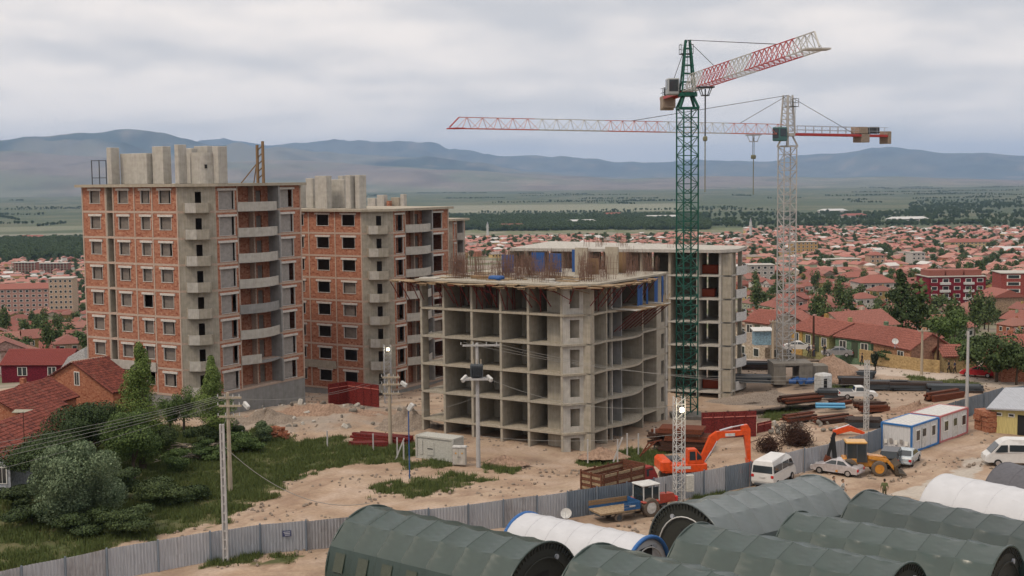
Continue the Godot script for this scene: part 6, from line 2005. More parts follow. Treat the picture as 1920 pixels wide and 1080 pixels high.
	for q in [[1615, 640, 6.5, 7.5, 225], [1580, 655, 5.5, 7.0, 222], [1640, 650, 6.0, 8.0, 218], [1530, 640, 4.5, 6.5, 225], [1725, 648, 6.0, 6.5, 220], [1760, 645, 7.0, 7.0, 235], [1790, 645, 7.5, 6.0, 245], [1420, 600, 6.5, 6.0, 270], [1405, 640, 6.0, 5.0, 225], [1440, 610, 5.5, 5.5, 260]]:
		var p := AD(q[0], q[1], q[4])
		tree("leafy_tree", "green garden tree crowding the backs of the row houses", Vector3(p.x, gh(p.x, p.z), p.z), "round", q[2], q[3], 1800, 0.5, int(q[0]), ga.lerp(gz, 0.15), gz, h)
	make_grass()

func make_grass() -> void:
	var tuft := mb(true)
	var r := RandomNumberGenerator.new()
	r.seed = 3
	for i in 16:
		var a := r.randf() * TAU
		var p := Vector3(cos(a), 0, sin(a)) * r.randf() * 0.36
		var lean := Vector3(r.randf_range(-0.14, 0.14), r.randf_range(0.14, 0.34), r.randf_range(-0.14, 0.14))
		var s := Vector3(cos(a + 1.2), 0, sin(a + 1.2)) * 0.028
		tuft.col = Color(0.045, 0.078, 0.018).lerp(Color(0.135, 0.15, 0.05), r.randf())
		tuft.tri(p - s, p + s, p + lean)
	var mm := MultiMesh.new()
	mm.transform_format = MultiMesh.TRANSFORM_3D
	mm.mesh = tuft.mesh()
	var xs := []
	for k in 170000:
		var x := r.randf_range(-60.0, 30.0)
		var z := r.randf_range(-150.0, -76.0)
		if k > 150000:
			x = r.randf_range(30.0, 75.0); z = r.randf_range(-190.0, -100.0)
		if on_grass(x, z) < 0.5: continue
		if noise.get_noise_2d(x * 3.0, z * 3.0) < -0.06 and r.randf() < 0.85: continue
		xs.append(Transform3D(Basis(Vector3.UP, r.randf() * TAU).scaled(Vector3.ONE * r.randf_range(0.7, 1.7)), Vector3(x, gh(x, z) - 0.03, z)))
	mm.instance_count = xs.size()
	for i in xs.size(): mm.set_instance_transform(i, xs[i])
	var o := MultiMeshInstance3D.new()
	o.name = "grass"
	o.multimesh = mm
	o.material_override = M.leaf
	add_child(o)
	tag(o, "rough green grass and weeds on the slopes", "grass", "", "stuff")


# ---------------------------------------------------------------- houses
func tiled_plane(b: MB, a: Vector3, along_v: Vector3, up_v: Vector3, w: float, l: float, pitch := 0.24) -> void:   # roof slope of rounded tile rows
	var n := along_v.cross(up_v).normalized()
	if n.y < 0: n = -n
	var cols := int(w / pitch)
	var courses := maxi(2, int(l / 0.42))
	var r := RandomNumberGenerator.new()
	r.seed = int(w * 100.0 + l * 7.0)
	var cw := w / cols
	var ch := l / courses
	b.colored = true
	for i in courses:
		for k in cols:
			var f := r.randf()
			b.col = Color(1, 1, 1) * r.randf_range(0.62, 1.0)
			if f < 0.05: b.col = Color(0.85, 1.3, 1.4) * 0.9
			elif f > 0.9: b.col = Color(0.5, 0.5, 0.55)
			b.col.a = 1.0
			var o := a + along_v * cw * k + up_v * ch * i
			for s in 4:
				var h0 := n * (0.02 + 0.085 * absf(sin(PI * s / 4.0)))
				var h1 := n * (0.02 + 0.085 * absf(sin(PI * (s + 1) / 4.0)))
				var x0 := along_v * cw * s / 4.0
				var x1 := along_v * cw * (s + 1) / 4.0
				b.quad(o + x0 + h0 + n * 0.04, o + x1 + h1 + n * 0.04, o + x1 + h1 + up_v * ch, o + x0 + h0 + up_v * ch)
	b.col = Color(0.5, 0.5, 0.5)

func corner_house(called: String, label: String, c: Vector3, a: Vector3, bb: Vector3, wall_h: float, rise: float, ridge_on_a: bool, walls: Array, roof: Material, opts := {}) -> Node3D:
	# c is the near corner, a and bb the far ends of the two faces in view
	var o := thing(called, label, "house", c, 0.0, opts.get("group", ""))
	var ua := (a - c); ua.y = 0
	var la := ua.length()
	ua /= la
	var ub := (bb - c); ub.y = 0
	var nb := Vector3(-ua.z, 0, ua.x)
	if nb.dot(ub) < 0: nb = -nb
	var lb: float = opts.get("depth", maxf(absf(ub.dot(nb)), 3.0))
	var e := 0.35
	var oh := Vector3(0, wall_h, 0)
	var base := Vector3(0, -1.2, 0)
	# walls
	var th := 0.2
	part(mb().box(ua * la * 0.5 + nb * th * 0.5 + Vector3(0, (wall_h - 1.2) * 0.5, 0), Vector3(la, wall_h + 1.2, th), Basis(ua, Vector3.UP, ua.cross(Vector3.UP))), "wall", walls[0], o)
	part(mb().box(nb * (lb * 0.5 + th * 0.5) + ua * th * 0.5 + Vector3(0, (wall_h - 1.2) * 0.5, 0), Vector3(lb - th, wall_h + 1.2, th), Basis(nb, Vector3.UP, nb.cross(Vector3.UP))), "wall", walls[-1], o)
	part(mb().box(nb * (lb - th * 0.5) + ua * la * 0.5 + Vector3(0, (wall_h - 1.2) * 0.5, 0), Vector3(la - th * 2.0, wall_h + 1.2, th), Basis(ua, Vector3.UP, ua.cross(Vector3.UP))), "wall", walls[0], o)
	part(mb().box(ua * (la - th * 0.5) + nb * lb * 0.5 + Vector3(0, (wall_h - 1.2) * 0.5, 0), Vector3(lb - th * 2.0, wall_h + 1.2, th), Basis(nb, Vector3.UP, nb.cross(Vector3.UP))), "wall", walls[-1], o)
	# gables and roof: ridge runs along r, spans s
	var rv := ua if ridge_on_a else nb
	var sv := nb if ridge_on_a else ua
	var rl := la if ridge_on_a else lb
	var sl := lb if ridge_on_a else la
	for t in [0.0, 1.0]:
		var g := mb()
		var p: Vector3 = rv * rl * t + oh
		var q0 := p
		var q1 := p + sv * sl
		var q2 := p + sv * sl * 0.5 + Vector3(0, rise, 0)
		var inn: Vector3 = rv * (th if t == 0.0 else -th)
		g.tri(q0, q1, q2); g.tri(q1 + inn, q0 + inn, q2 + inn)
		g.quad(q0, q2, q2 + inn, q0 + inn); g.quad(q2, q1, q1 + inn, q2 + inn)
		part(g, "gable", walls[-1] if ridge_on_a else walls[0], o)
	var sll := sqrt(sl * sl * 0.25 + rise * rise)
	for t in [0.0, 1.0]:
		var dir: Vector3 = (sv * (1.0 if t == 0.0 else -1.0) * sl * 0.5 + Vector3(0, rise, 0)) / sll
		var st: Vector3 = oh + (Vector3.ZERO if t == 0.0 else sv * sl) - dir * e - rv * e + Vector3(0, 0.08, 0)
		var b := mb(true)
		tiled_plane(b, st, rv, dir, rl + e * 2.0, sll + e, opts.get("pitch", 0.34))
		var sd := dir.cross(rv).normalized()
		b.box(st + rv * (rl + e * 2.0) * 0.5 + dir * (sll + e) * 0.5 - Vector3(0, 0.06, 0), Vector3(rl + e * 2.0, 0.05, sll + e - 0.03), Basis(rv, sd, dir))
		part(b, "roof_slope", roof, o)
	var cap := part(mb().tube(oh + sv * sl * 0.5 - rv * e + Vector3(0, rise + 0.09, 0), oh + sv * sl * 0.5 + rv * (rl + e) + Vector3(0, rise + 0.09, 0), 0.11, 0.11, 8), "ridge_tiles", opts.get("ridge", roof), o)
	# openings: [face (0: a, 1: b), along, sill, width, height, kind]
	for q in opts.get("open", []):
		var d := ua if q[0] == 0 else nb
		var nn := -nb if q[0] == 0 else -ua
		var p: Vector3 = d * q[1] + Vector3(0, q[2] + q[4] * 0.5, 0)
		var bas := Basis(d, Vector3.UP, d.cross(Vector3.UP))
		var f := part(mb().box(p + nn * 0.02, Vector3(q[3] + 0.16, q[4] + 0.16, 0.08), bas), "window" if q[5] == "w" else "door", M.frame_white if q[5] == "w" else opts.get("door", M.door_dark), o)
		if q[5] == "w":
			part(mb().box(p + nn * 0.045 - d * q[3] * 0.26, Vector3(q[3] * 0.44, q[4], 0.06), bas), "pane", M.glass, f)
			part(mb().box(p + nn * 0.045 + d * q[3] * 0.26, Vector3(q[3] * 0.44, q[4], 0.06), bas), "pane", M.glass, f)
		else:
			part(mb().box(p + nn * 0.07 + d * q[3] * 0.35, Vector3(0.05, 0.12, 0.04), bas), "handle", M.chrome, f)
	if opts.get("chimney", true):
		var cp := oh + sv * sl * 0.62 + rv * rl * 0.3 + Vector3(0, rise * 0.8, 0)
		part(mb().box(cp + Vector3(0, 0.35, 0), Vector3(0.5, 1.2, 0.5), Basis(ua, Vector3.UP, ua.cross(Vector3.UP))), "chimney", walls[0], o)
	return o

func off(c: Vector3, deg: float, l: float) -> Vector3:   # a point l metres from c in that compass direction on the plan
	return c + Vector3(cos(deg_to_rad(deg)), 0, -sin(deg_to_rad(deg))) * l

func make_houses() -> void:
	var w := func(r, g, b): return mat(Color(r, g, b), 0.92, T.blot, 3.0)
	M.old_brick = mat(Color(0.72, 0.68, 0.64), 0.95, T.brick, 3.0)
	M.maroon = w.call(0.18, 0.012, 0.03)
	# garden side
	var gardens := "tiled village houses in the gardens"
	var base := func(u, v, h): var q := G(u, v, h); q.y = 0.0; return q
	var c: Vector3 = base.call(212, 735, 3.0)
	corner_house("village_house", "brick gable house with red tile roof and small gable window", c, off(c, 150, 12.0), off(c, 60, 5.0), 3.0, 2.9, false, [M.old_brick], M.roof_near, {"group": gardens, "open": [[0, 5.6, 3.4, 0.7, 1.4, "w"]], "ridge": M.mortar, "depth": 4.6, "chimney": false})
	c = base.call(90, 758, 3.0)
	corner_house("village_house", "small house whose tile roof tucks in front of the brick gable", c, off(c, 165, 6.4), off(c, 75, 5.0), 3.0, 1.8, false, [M.old_brick], M.roof_near, {"group": gardens, "depth": 5.0})
	c = base.call(48, 780, 3.0)
	corner_house("village_house", "low house with a pale patched sheet on its tile roof", c, off(c, 165, 8.0), off(c, 75, 6.0), 3.0, 1.9, false, [M.old_brick], M.roof_near, {"group": gardens, "depth": 6.4, "chimney": false})
	c = base.call(60, 842, 2.8)
	corner_house("village_house", "house with broad tile roof and aerial mast behind the silvery willow", c, off(c, 170, 8.0), off(c, 80, 10.0), 2.8, 1.9, false, [w.call(0.30, 0.24, 0.2)], M.roof_near, {"group": gardens, "depth": 10.4, "chimney": false})
	c = base.call(18, 864, 2.8)
	corner_house("village_house", "pale blue walled house with a blue window at the garden edge", c, off(c, 172, 7.0), off(c, 82, 4.0), 2.8, 1.9, false, [w.call(0.46, 0.50, 0.56)], M.roof_near, {"group": gardens, "open": [[0, 0.7, 0.9, 0.7, 1.3, "w"]], "depth": 4.0, "chimney": false})
	var ae := thing("roof_aerial", "thin rusty aerial mast on the broad tile roof", "aerial", G(45, 815, 4.4))
	part(mb().tube(Vector3(0, -1.2, 0), Vector3(0, 2.0, 0), 0.035, 0.03, 6).bar(Vector3(-0.4, 1.9, 0), Vector3(0.4, 1.9, 0), 0.04), "mast", M.rust_dark, ae)
	var pt := thing("roof_sheet", "pale patched sheet lying on the low house roof", "sheet", G(64, 771, 3.9), 0.2)
	part(mb().box(Vector3.ZERO, Vector3(3.8, 0.05, 1.7), Basis(Vector3(0, 0, 1), -0.05)), "sheet", mat(Color(0.42, 0.42, 0.34), 0.8, T.blot, 1.2), pt)
	var ml := AD(126, 702, 240.0)
	ml.y = gh(ml.x, ml.z) + 0.1
	corner_house("village_house", "maroon walled bungalow with red roof and white framed windows", ml, off(ml, 178, 12.6), off(ml, 88, 9.0), 2.9, 2.3, true, [M.maroon], mat(Color(0.30, 0.07, 0.06), 0.85, T.blot, 2.0), {"group": gardens, "depth": 9.0, "open": [[0, 8.6, 0.9, 1.7, 1.5, "w"], [0, 2.9, 0.9, 1.5, 1.5, "w"]]})
	var sn := thing("sheet_roof", "snow white sheet metal roof against the brick block foot", "roof", AD(140, 690, 236.0) * Vector3(1, 0, 1) + Vector3(0, -8.6, 0), 0.1)
	part(mb().prism(PackedVector2Array([Vector2(-2.2, 0), Vector2(2.6, 0), Vector2(2.6, 4.2), Vector2(-0.4, 2.6)]), -3.0, 3.0), "sheet_cover", mat(Color(0.62, 0.63, 0.67), 0.6, T.blot, 2.0), sn)
	# the coloured row along the road
	var row := "coloured houses along the road"
	var specs := [
		["white house with a pale blue shed front near the crane", [1396, 632], [1440, 638], w.call(0.52, 0.47, 0.41), 7.0],
		["yellow walled house end of the long red roof", [1484, 648], [1504, 652], w.call(0.55, 0.36, 0.12), 8.0],
		["lime green walled house under the long red roof", [1505, 652], [1554, 663], w.call(0.37, 0.37, 0.18), 8.0],
		["sea green walled house with a dark green door", [1566, 664], [1633, 674], w.call(0.17, 0.28, 0.18), 8.5]]
	for q in specs:
		var a := G(q[1][0], q[1][1])
		var b := G(q[2][0], q[2][1])
		var L := a.distance_to(b)
		var d := (a - b).normalized()
		var back := Vector3(-d.z, 0, d.x)
		if back.z > 0: back = -back
		corner_house("row_house", q[0], b, a, b + back * q[4], 2.6, 1.6, true, [q[3]], M.roof_far, {"group": row, "depth": q[4], "pitch": 0.3, "open": [[0, L * 0.78, 0.9, 1.2, 1.2, "w"], [0, L * 0.45, 0.0, 1.0, 2.1, "d"], [0, L * 0.18, 0.9, 1.2, 1.2, "w"]] if L > 4 else [[0, L * 0.5, 0.9, 1.0, 1.2, "w"]]})
	c = G(1706, 693)
	corner_house("row_house", "peach house with wide gable and satellite dish", c, off(c, 110, 8.0), off(c, 20, 6.6), 2.7, 1.9, true, [w.call(0.52, 0.29, 0.17), w.call(0.48, 0.28, 0.20)], M.roof_far, {"group": row, "depth": 6.6, "pitch": 0.3, "open": [[0, 2.0, 0.8, 1.2, 1.4, "w"]]})
	c = G(1782, 699)
	corner_house("row_house", "small ochre shed with low red roof at the road end", c + Vector3(3.4, 0, 0), off(c, 180, 0.8), off(c, 80, 4.0) + Vector3(3.4, 0, 0), 2.2, 1.1, true, [w.call(0.46, 0.36, 0.19)], M.roof_far, {"group": row, "depth": 4.2, "chimney": false, "pitch": 0.3})
	c = G(1932, 716)
	corner_house("row_house", "brick walled house with dull red roof beyond the roadside tree", c, off(c, 178, 3.6), off(c, 80, 7.0), 3.6, 1.8, true, [M.old_brick], M.roof_far, {"group": row, "depth": 7.0})
	var sh := thing("garden_shed", "pale blue painted shed front attached to the white house", "shed", G(1428, 646), 0.05)
	part(mb().cbox(Vector3(0, 1.15, 0), Vector3(2.6, 2.3, 1.6), 0.04), "walls", w.call(0.26, 0.42, 0.55), sh)
	part(mb().box(Vector3(0, 2.4, 0.1), Vector3(3.2, 0.1, 2.2), Basis(Vector3.RIGHT, 0.15)), "roof", M.white, sh)
	var wl := thing("garden_wall", "sand coloured plaster garden wall along the pale road", "wall")
	var wp := [[1612, 677], [1650, 684], [1690, 691], [1730, 697], [1762, 700]]
	for i in wp.size() - 1:
		var a := G(wp[i][0], wp[i][1]); var b := G(wp[i + 1][0], wp[i + 1][1])
		part(mb().bar(a + Vector3(0, 0.8, 0), b + Vector3(0, 0.8, 0), 0.22, 1.8), "wall_panel", w.call(0.55, 0.40, 0.20), wl)
	var ds := thing("satellite_dish", "white satellite dish on the ridge by the sea green house", "dish", G(1678, 652, 4.6) + Vector3(0, 0.1, 0), 0.4)
	dish(ds, 0.4)
	ds = thing("satellite_dish", "white satellite dish on a stand beside the white tent", "dish", G(1062, 980), 0.3)
	dish(ds, 0.42)
	make_town()

func dish(o: Node3D, r: float) -> void:
	var rows := []
	for i in 5:
		var row := PackedVector3Array()
		for j in 21: row.append(Vector3(cos(TAU * j / 20.0) * r * i / 4.0, sin(TAU * j / 20.0) * r * i / 4.0, 0.35 * r * (i / 4.0) * (i / 4.0)))
		rows.append(row)
	var tr := Transform3D(Basis(Vector3.UP, -0.5) * Basis(Vector3.RIGHT, -0.6), Vector3(0, r + 0.25, 0))
	part(mb().grid(rows, true), "bowl", M.white, o, tr)
	part(mb().bar(Vector3(0, -r, 0.3 * r), Vector3(0, 0, r * 1.1), 0.03), "feed_arm", M.galv, o, tr)
	part(mb().tube(Vector3(0, -0.2, 0), Vector3(0, r + 0.25, -0.05), 0.04, 0.04, 6).tube(Vector3(0.4, -0.1, 0.2), Vector3(0, r, 0), 0.025, 0.025, 5), "stand", M.galv, o)

# ---------------------------------------------------------------- the town below
func proto_house(two: bool, hip: bool, wall: Material, roof: Material) -> Dictionary:
	var w := 9.4; var d := 8.0
	var h := 6.0 if two else 3.3
	var rise := 1.9
	var wl := mb().lo_hi(Vector3(-w / 2, -2.0, -d / 2), Vector3(w / 2, h, d / 2))
	var e := 0.45
	var rf := mb()
	var x := w / 2 + e; var z := d / 2 + e
	var k := d / 2 if hip else 0.0
	var a := Vector3(-x, h - 0.15, z); var b := Vector3(x, h - 0.15, z); var c := Vector3(x, h - 0.15, -z); var f := Vector3(-x, h - 0.15, -z)
	var r0 := Vector3(-x + k, h + rise, 0); var r1 := Vector3(x - k, h + rise, 0)
	rf.quad(a, b, r1, r0); rf.quad(c, f, r0, r1)
	if hip:
		rf.tri(b, c, r1); rf.tri(f, a, r0)
	else:
		wl.tri(Vector3(w / 2, h, d / 2), Vector3(w / 2, h, -d / 2), Vector3(w / 2, h + rise * 0.93, 0))
		wl.tri(Vector3(-w / 2, h, -d / 2), Vector3(-w / 2, h, d / 2), Vector3(-w / 2, h + rise * 0.93, 0))
	rf.quad(f, c, b, a)
	var win := []
	for fl in (2 if two else 1):
		for i in 3:
			for s in [-1.0, 1.0]: win.append(Transform3D(Basis(), Vector3(-3.0 + i * 3.0, 1.7 + fl * 2.9, s * (d / 2))))
		for i in 2:
			for s in [-1.0, 1.0]: win.append(Transform3D(Basis(Vector3.UP, PI / 2), Vector3(s * (w / 2), 1.7 + fl * 2.9, -1.8 + i * 3.6)))
	return {"wall": wl.mesh(), "roof": rf.mesh(), "win": win, "wm": wall, "rm": roof, "chim": Vector3(w * 0.22, h + rise * 0.8, -0.8)}

func make_town() -> void:
	var r := RandomNumberGenerator.new()
	r.seed = 91
	var walls := {"cream": Color(0.60, 0.53, 0.43), "white": Color(0.66, 0.645, 0.615), "peach": Color(0.55, 0.39, 0.29), "pink": Color(0.54, 0.36, 0.33), "ochre": Color(0.50, 0.36, 0.15), "grey brown": Color(0.40, 0.33, 0.27), "pale green": Color(0.36, 0.40, 0.28), "bare brick": Color(0.42, 0.17, 0.10)}
	var protos := []
	for name in walls:
		for two in [false, true]:
			for hip in [false, true]:
				var rc := Color(0.33, 0.12, 0.10).lerp(Color(0.25, 0.085, 0.065), r.randf()).lerp([Color(0.38, 0.20, 0.16), Color(0.28, 0.17, 0.14), Color(0.36, 0.15, 0.12)][r.randi() % 3], r.randf() * 0.85)
				var p := proto_house(two, hip, mat(walls[name], 0.92, T.blot, 4.0, false), mat(rc, 0.88, T.blot, 2.6, false))
				p.label = "%s %s house with %s red tile roof" % [name, "two-storey" if two else "low", "hipped" if hip else "gabled"]
				protos.append(p)
	var wmesh := mb().box(Vector3.ZERO, Vector3(1.5, 1.45, 0.10)).mesh()
	var pmesh := mb().box(Vector3(0, 0, 0), Vector3(1.2, 1.15, 0.16)).mesh()
	var cmesh := mb().box(Vector3.ZERO, Vector3(0.6, 1.5, 0.6)).mesh()
	var spots := []
	var ang := 0.42
	var gx := -160
	while gx < 160:
		var gz := 0
		while gz < 190:
			var cx := (gx + r.randf_range(-0.16, 0.16)) * 14.5 + (6.0 if gx % 3 == 0 else 0.0)
			var cz := -(gz + r.randf_range(-0.16, 0.16)) * 14.0 - 150.0 - floorf(gz / 2.0) * 3.0
			gz += 1
			var x := cx * cos(ang) - cz * sin(ang) - 260.0 + 0.0
			var z := cx * sin(ang) + cz * cos(ang)
			var dd := Vector2(x, z).length()
			if z > -190.0 or dd > 2500.0 or dd < 205.0: continue
			var u := 960.0 + 2400.0 * x / -z
			var keep := false
			if u > -40 and u < 170 and dd > 275.0 and dd < 1780.0: keep = true
			if u > 1385 and u < 1960: keep = true
			if u > 830 and u < 1385 and dd > 1250.0: keep = true
			if not keep: continue
			if u > 1735 and u < 2000 and dd < 300.0: continue         # grassy slope
			if u < 1200 and u > 830 and dd > 1900.0: continue
			if dd > 2150.0 + 250.0 * noise2.get_noise_2d(x * 2.0, z * 2.0) + (150.0 if u > 1400 else -200.0): continue
			var clear := true
			for q in landmarks:
				if Vector2(x - q[0], z - q[1]).length() < q[2]: clear = false
			if not clear: continue
			if r.randf() < (0.26 if dd < 420.0 else 0.17):
				tree_spots.append([x, z, dd]); continue
			spots.append([dd, x, z, ang + (PI / 2 if r.randf() < 0.35 else 0.0) + r.randf_range(-0.08, 0.08), r.randi() % protos.size(), r.randf_range(0.68, 1.12), u])
			if r.randf() < (0.6 if dd < 450.0 else 0.5): tree_spots.append([x + r.randf_range(-1, 1) + 7.0, z + 6.5, dd])
		gx += 1
	spots.sort_custom(func(a, b): return a[0] < b[0])
	var far := mb(true)
	for i in spots.size():
		var q = spots[i]
		var p = protos[q[4]]
		var y := gh(q[1], q[2])
		var tr := Transform3D(Basis(Vector3.UP, q[3]).scaled(Vector3(q[5], lerpf(q[5], 1.0, 0.5), q[5])), Vector3(q[1], y, q[2]))
		if i < 290:
			var o := thing("town_house", p.label + beside(q[1], q[2]), "house", tr.origin, 0.0, "houses of the town below")
			o.transform = tr
			inst(p.wall, "wall", p.wm, o)
			var rf := inst(p.roof, "roof", p.rm, o)
			if i < 200: inst(cmesh, "chimney", p.wm, rf, Transform3D(Basis(), p.chim))
			if i < 170:
				for k in p.win.size():
					var wv: Transform3D = tr * p.win[k]
					if (wv.basis.z.dot(CAM - wv.origin)) * (1.0 if p.win[k].origin.dot(p.win[k].basis.z) > 0 else -1.0) < 0: continue
					var f := inst(wmesh, "window", M.frame_white, o, p.win[k])
					inst(pmesh, "pane", M.glass, f)
		else:
			far.col = (p.wm as StandardMaterial3D).albedo_color.srgb_to_linear()
			var s := MB.new()
			var two: bool = q[4] % 4 >= 2
			var h := 6.0 if two else 3.3
			far.box(tr * Vector3(0, h * 0.5 - 0.5, 0), Vector3(9.4 * q[5], h + 1.0, 8.0 * q[5]), Basis(Vector3.UP, q[3]))
			far.col = (p.rm as StandardMaterial3D).albedo_color.srgb_to_linear().lerp(Color(0.40, 0.22, 0.18), r.randf() * 0.8)
			if r.randf() < 0.10: far.col = Color(0.50, 0.49, 0.47)
			elif r.randf() < 0.07: far.col = Color(0.24, 0.20, 0.18)
			var a := tr * Vector3(-5.1, h - 0.1, 4.4); var b := tr * Vector3(5.1, h - 0.1, 4.4); var c := tr * Vector3(5.1, h - 0.1, -4.4); var d := tr * Vector3(-5.1, h - 0.1, -4.4)
			var k := 4.0 if q[4] % 2 else 0.0
			var r0 := tr * Vector3(-5.1 + k, h + 1.8, 0); var r1 := tr * Vector3(5.1 - k, h + 1.8, 0)
			far.quad(a, b, r1, r0); far.quad(c, d, r0, r1); far.tri(b, c, r1); far.tri(d, a, r0)
			if r.randf() < 0.4:
				far.col = Color(0.02, 0.022, 0.025)
				for m in 3: far.box(tr * Vector3(-3 + m * 3, 1.9, 4.02), Vector3(1.3, 1.4, 0.1), Basis(Vector3.UP, q[3]))
	var fm := mat(Color(1, 1, 1), 0.9)
	fm.vertex_color_use_as_albedo = true
	tag(part(far, "far_town", fm, self), "countless far red roofed houses of the town towards the plain", "houses", "", "stuff")
	print("town houses ", spots.size(), " trees ", tree_spots.size())
	town_trees()

func short_name(label: String) -> String:
	for w in [" with", " behind", " near", " in ", " beside", " beyond", " across", " roof", " between", " on "]:
		label = label.split(w)[0]
	return label

func beside(x: float, z: float, two := false) -> String:      # the larger building that stands closest, or the closest two
	var near := []
	for q in landmarks: near.append([Vector2(x - q[0], z - q[1]).length(), q[3]])
	near.sort_custom(func(m, n): return m[0] < n[0])
	if near[0][0] > 260.0: return " behind the coloured row houses" if x > 0.0 else " beyond the maroon bungalow"
	if two and near[1][0] < 320.0:
		var s: String = " between the %s and %s" % [near[0][1], near[1][1]]
		if s.split(" ").size() < 13: return s
	return " near the " + near[0][1]

var landmarks := []
var tree_spots := []

func town_trees() -> void:
	var r := RandomNumberGenerator.new()
	r.seed = 14
	var protos := []
	for k in 5:
		var b := mb(true)
		var a := Color(0.028, 0.048, 0.016).lerp(Color(0.045, 0.07, 0.022), k / 5.0)
		var z := Color(0.075, 0.115, 0.034).lerp(Color(0.11, 0.145, 0.05), k / 5.0)
		for c in 13:
			var d := Vector3(r.randfn(), r.randfn(), r.randfn()).normalized() * pow(r.randf(), 0.4)
			var tall := 1.0 if k != 3 else 1.7
			leaf_ball(b, Vector3(d.x * 1.9 / tall, 3.6 * tall + d.y * 1.9 * tall, d.z * 1.9 / tall), Vector3(1.25, 1.15 * tall, 1.25), 62, 0.62, r, a, z)
		protos.append([b.mesh(), mb().tube(Vector3(0, -1.0, 0), Vector3(0, 3.8, 0), 0.2, 0.1, 6).mesh()])
	var names := ["rounded dark green tree", "dense mid green tree", "olive green tree", "tall narrow tree", "light green tree"]
	tree_spots.sort_custom(func(a, b): return a[2] < b[2])
	var far := []
	for i in tree_spots.size():
		var q = tree_spots[i]
		var k := r.randi() % 5
		var s := r.randf_range(0.75, 1.5)
		var tr := Transform3D(Basis(Vector3.UP, r.randf() * TAU).scaled(Vector3(s, s * r.randf_range(0.85, 1.2), s)), Vector3(q[0], gh(q[0], q[1]), q[1]))
		if i < 230:
			var o := thing("town_tree", ("small " if s < 0.98 else ("big " if s > 1.26 else "")) + names[k] + beside(q[0], q[1], true), "tree", Vector3.ZERO, 0.0, "trees among the town houses")
			o.transform = tr
			inst(protos[k][1], "trunk", M.bark, o)
			inst(protos[k][0], "crown", M.leaf, o)
		else: far.append(tr)
	# woods and hedgerows of the plain
	for band in [[840, 1330, 2330, 3400, 6500, -0.06], [-30, 165, 1800, 2480, 1700, -0.12], [1330, 1960, 2450, 3600, 900, 0.06], [1700, 1960, 3300, 5200, 500, 0.1]]:
		var n := 0
		var guard := 0
		while n < band[4] and guard < 60000:
			guard += 1
			var u := r.randf_range(band[0], band[1])
			var dd: float = band[2] * pow(float(band[3]) / band[2], r.randf())
			var d := ray(u, 700.0)
			var hd := Vector2(d.x, d.z).normalized()
			var x := hd.x * dd; var z := hd.y * dd
			if 0.5 * noise2.get_noise_2d(x * 0.8, z * 0.8) + (noise2.get_noise_2d(x * 0.07 + 40.0, z * 0.24) if band[5] > 0.0 else 0.0) < band[5]: continue
			var s := r.randf_range(1.0, 2.1)
			far.append(Transform3D(Basis(Vector3.UP, r.randf() * TAU).scaled(Vector3(s * 1.2, s, s * 1.2)), Vector3(x, gh(x, z) - 1.0, z)))
			n += 1
	for line in 95:      # hedgerows and shelter belts
		var u := r.randf_range(-60, 1980)
		var dd := 2600.0 * pow(4.6, r.randf())
		var d := ray(u, 700.0)
		var hd := Vector2(d.x, d.z).normalized()
		var at := hd * dd
		var dir := Vector2(1, 0).rotated(r.randfn() * 0.25 + (1.2 if r.randf() < 0.15 else 0.1))
		var n := r.randi_range(14, 70)
		var gap := r.randf_range(6.0, 10.0)
		for k in n:
			if r.randf() < 0.12: continue
			var p := at + dir * (k - n * 0.5) * gap + Vector2(r.randfn(), r.randfn()) * 2.5
			if p.length() < 2350.0: continue
			var s := r.randf_range(0.8, 1.7)
			far.append(Transform3D(Basis(Vector3.UP, r.randf() * TAU).scaled(Vector3(s * 1.2, s, s * 1.2)), Vector3(p.x, gh(p.x, p.y) - 1.0, p.y)))
	var mm := MultiMesh.new()
	mm.transform_format = MultiMesh.TRANSFORM_3D
	mm.mesh = protos[0][0]
	mm.instance_count = far.size()
	for i in far.size(): mm.set_instance_transform(i, far[i])
	var o := MultiMeshInstance3D.new()
	o.name = "far_woods"
	o.multimesh = mm
	o.material_override = M.leaf
	add_child(o)
	tag(o, "dark woods and hedgerows spread over the far plain", "woods", "", "stuff")

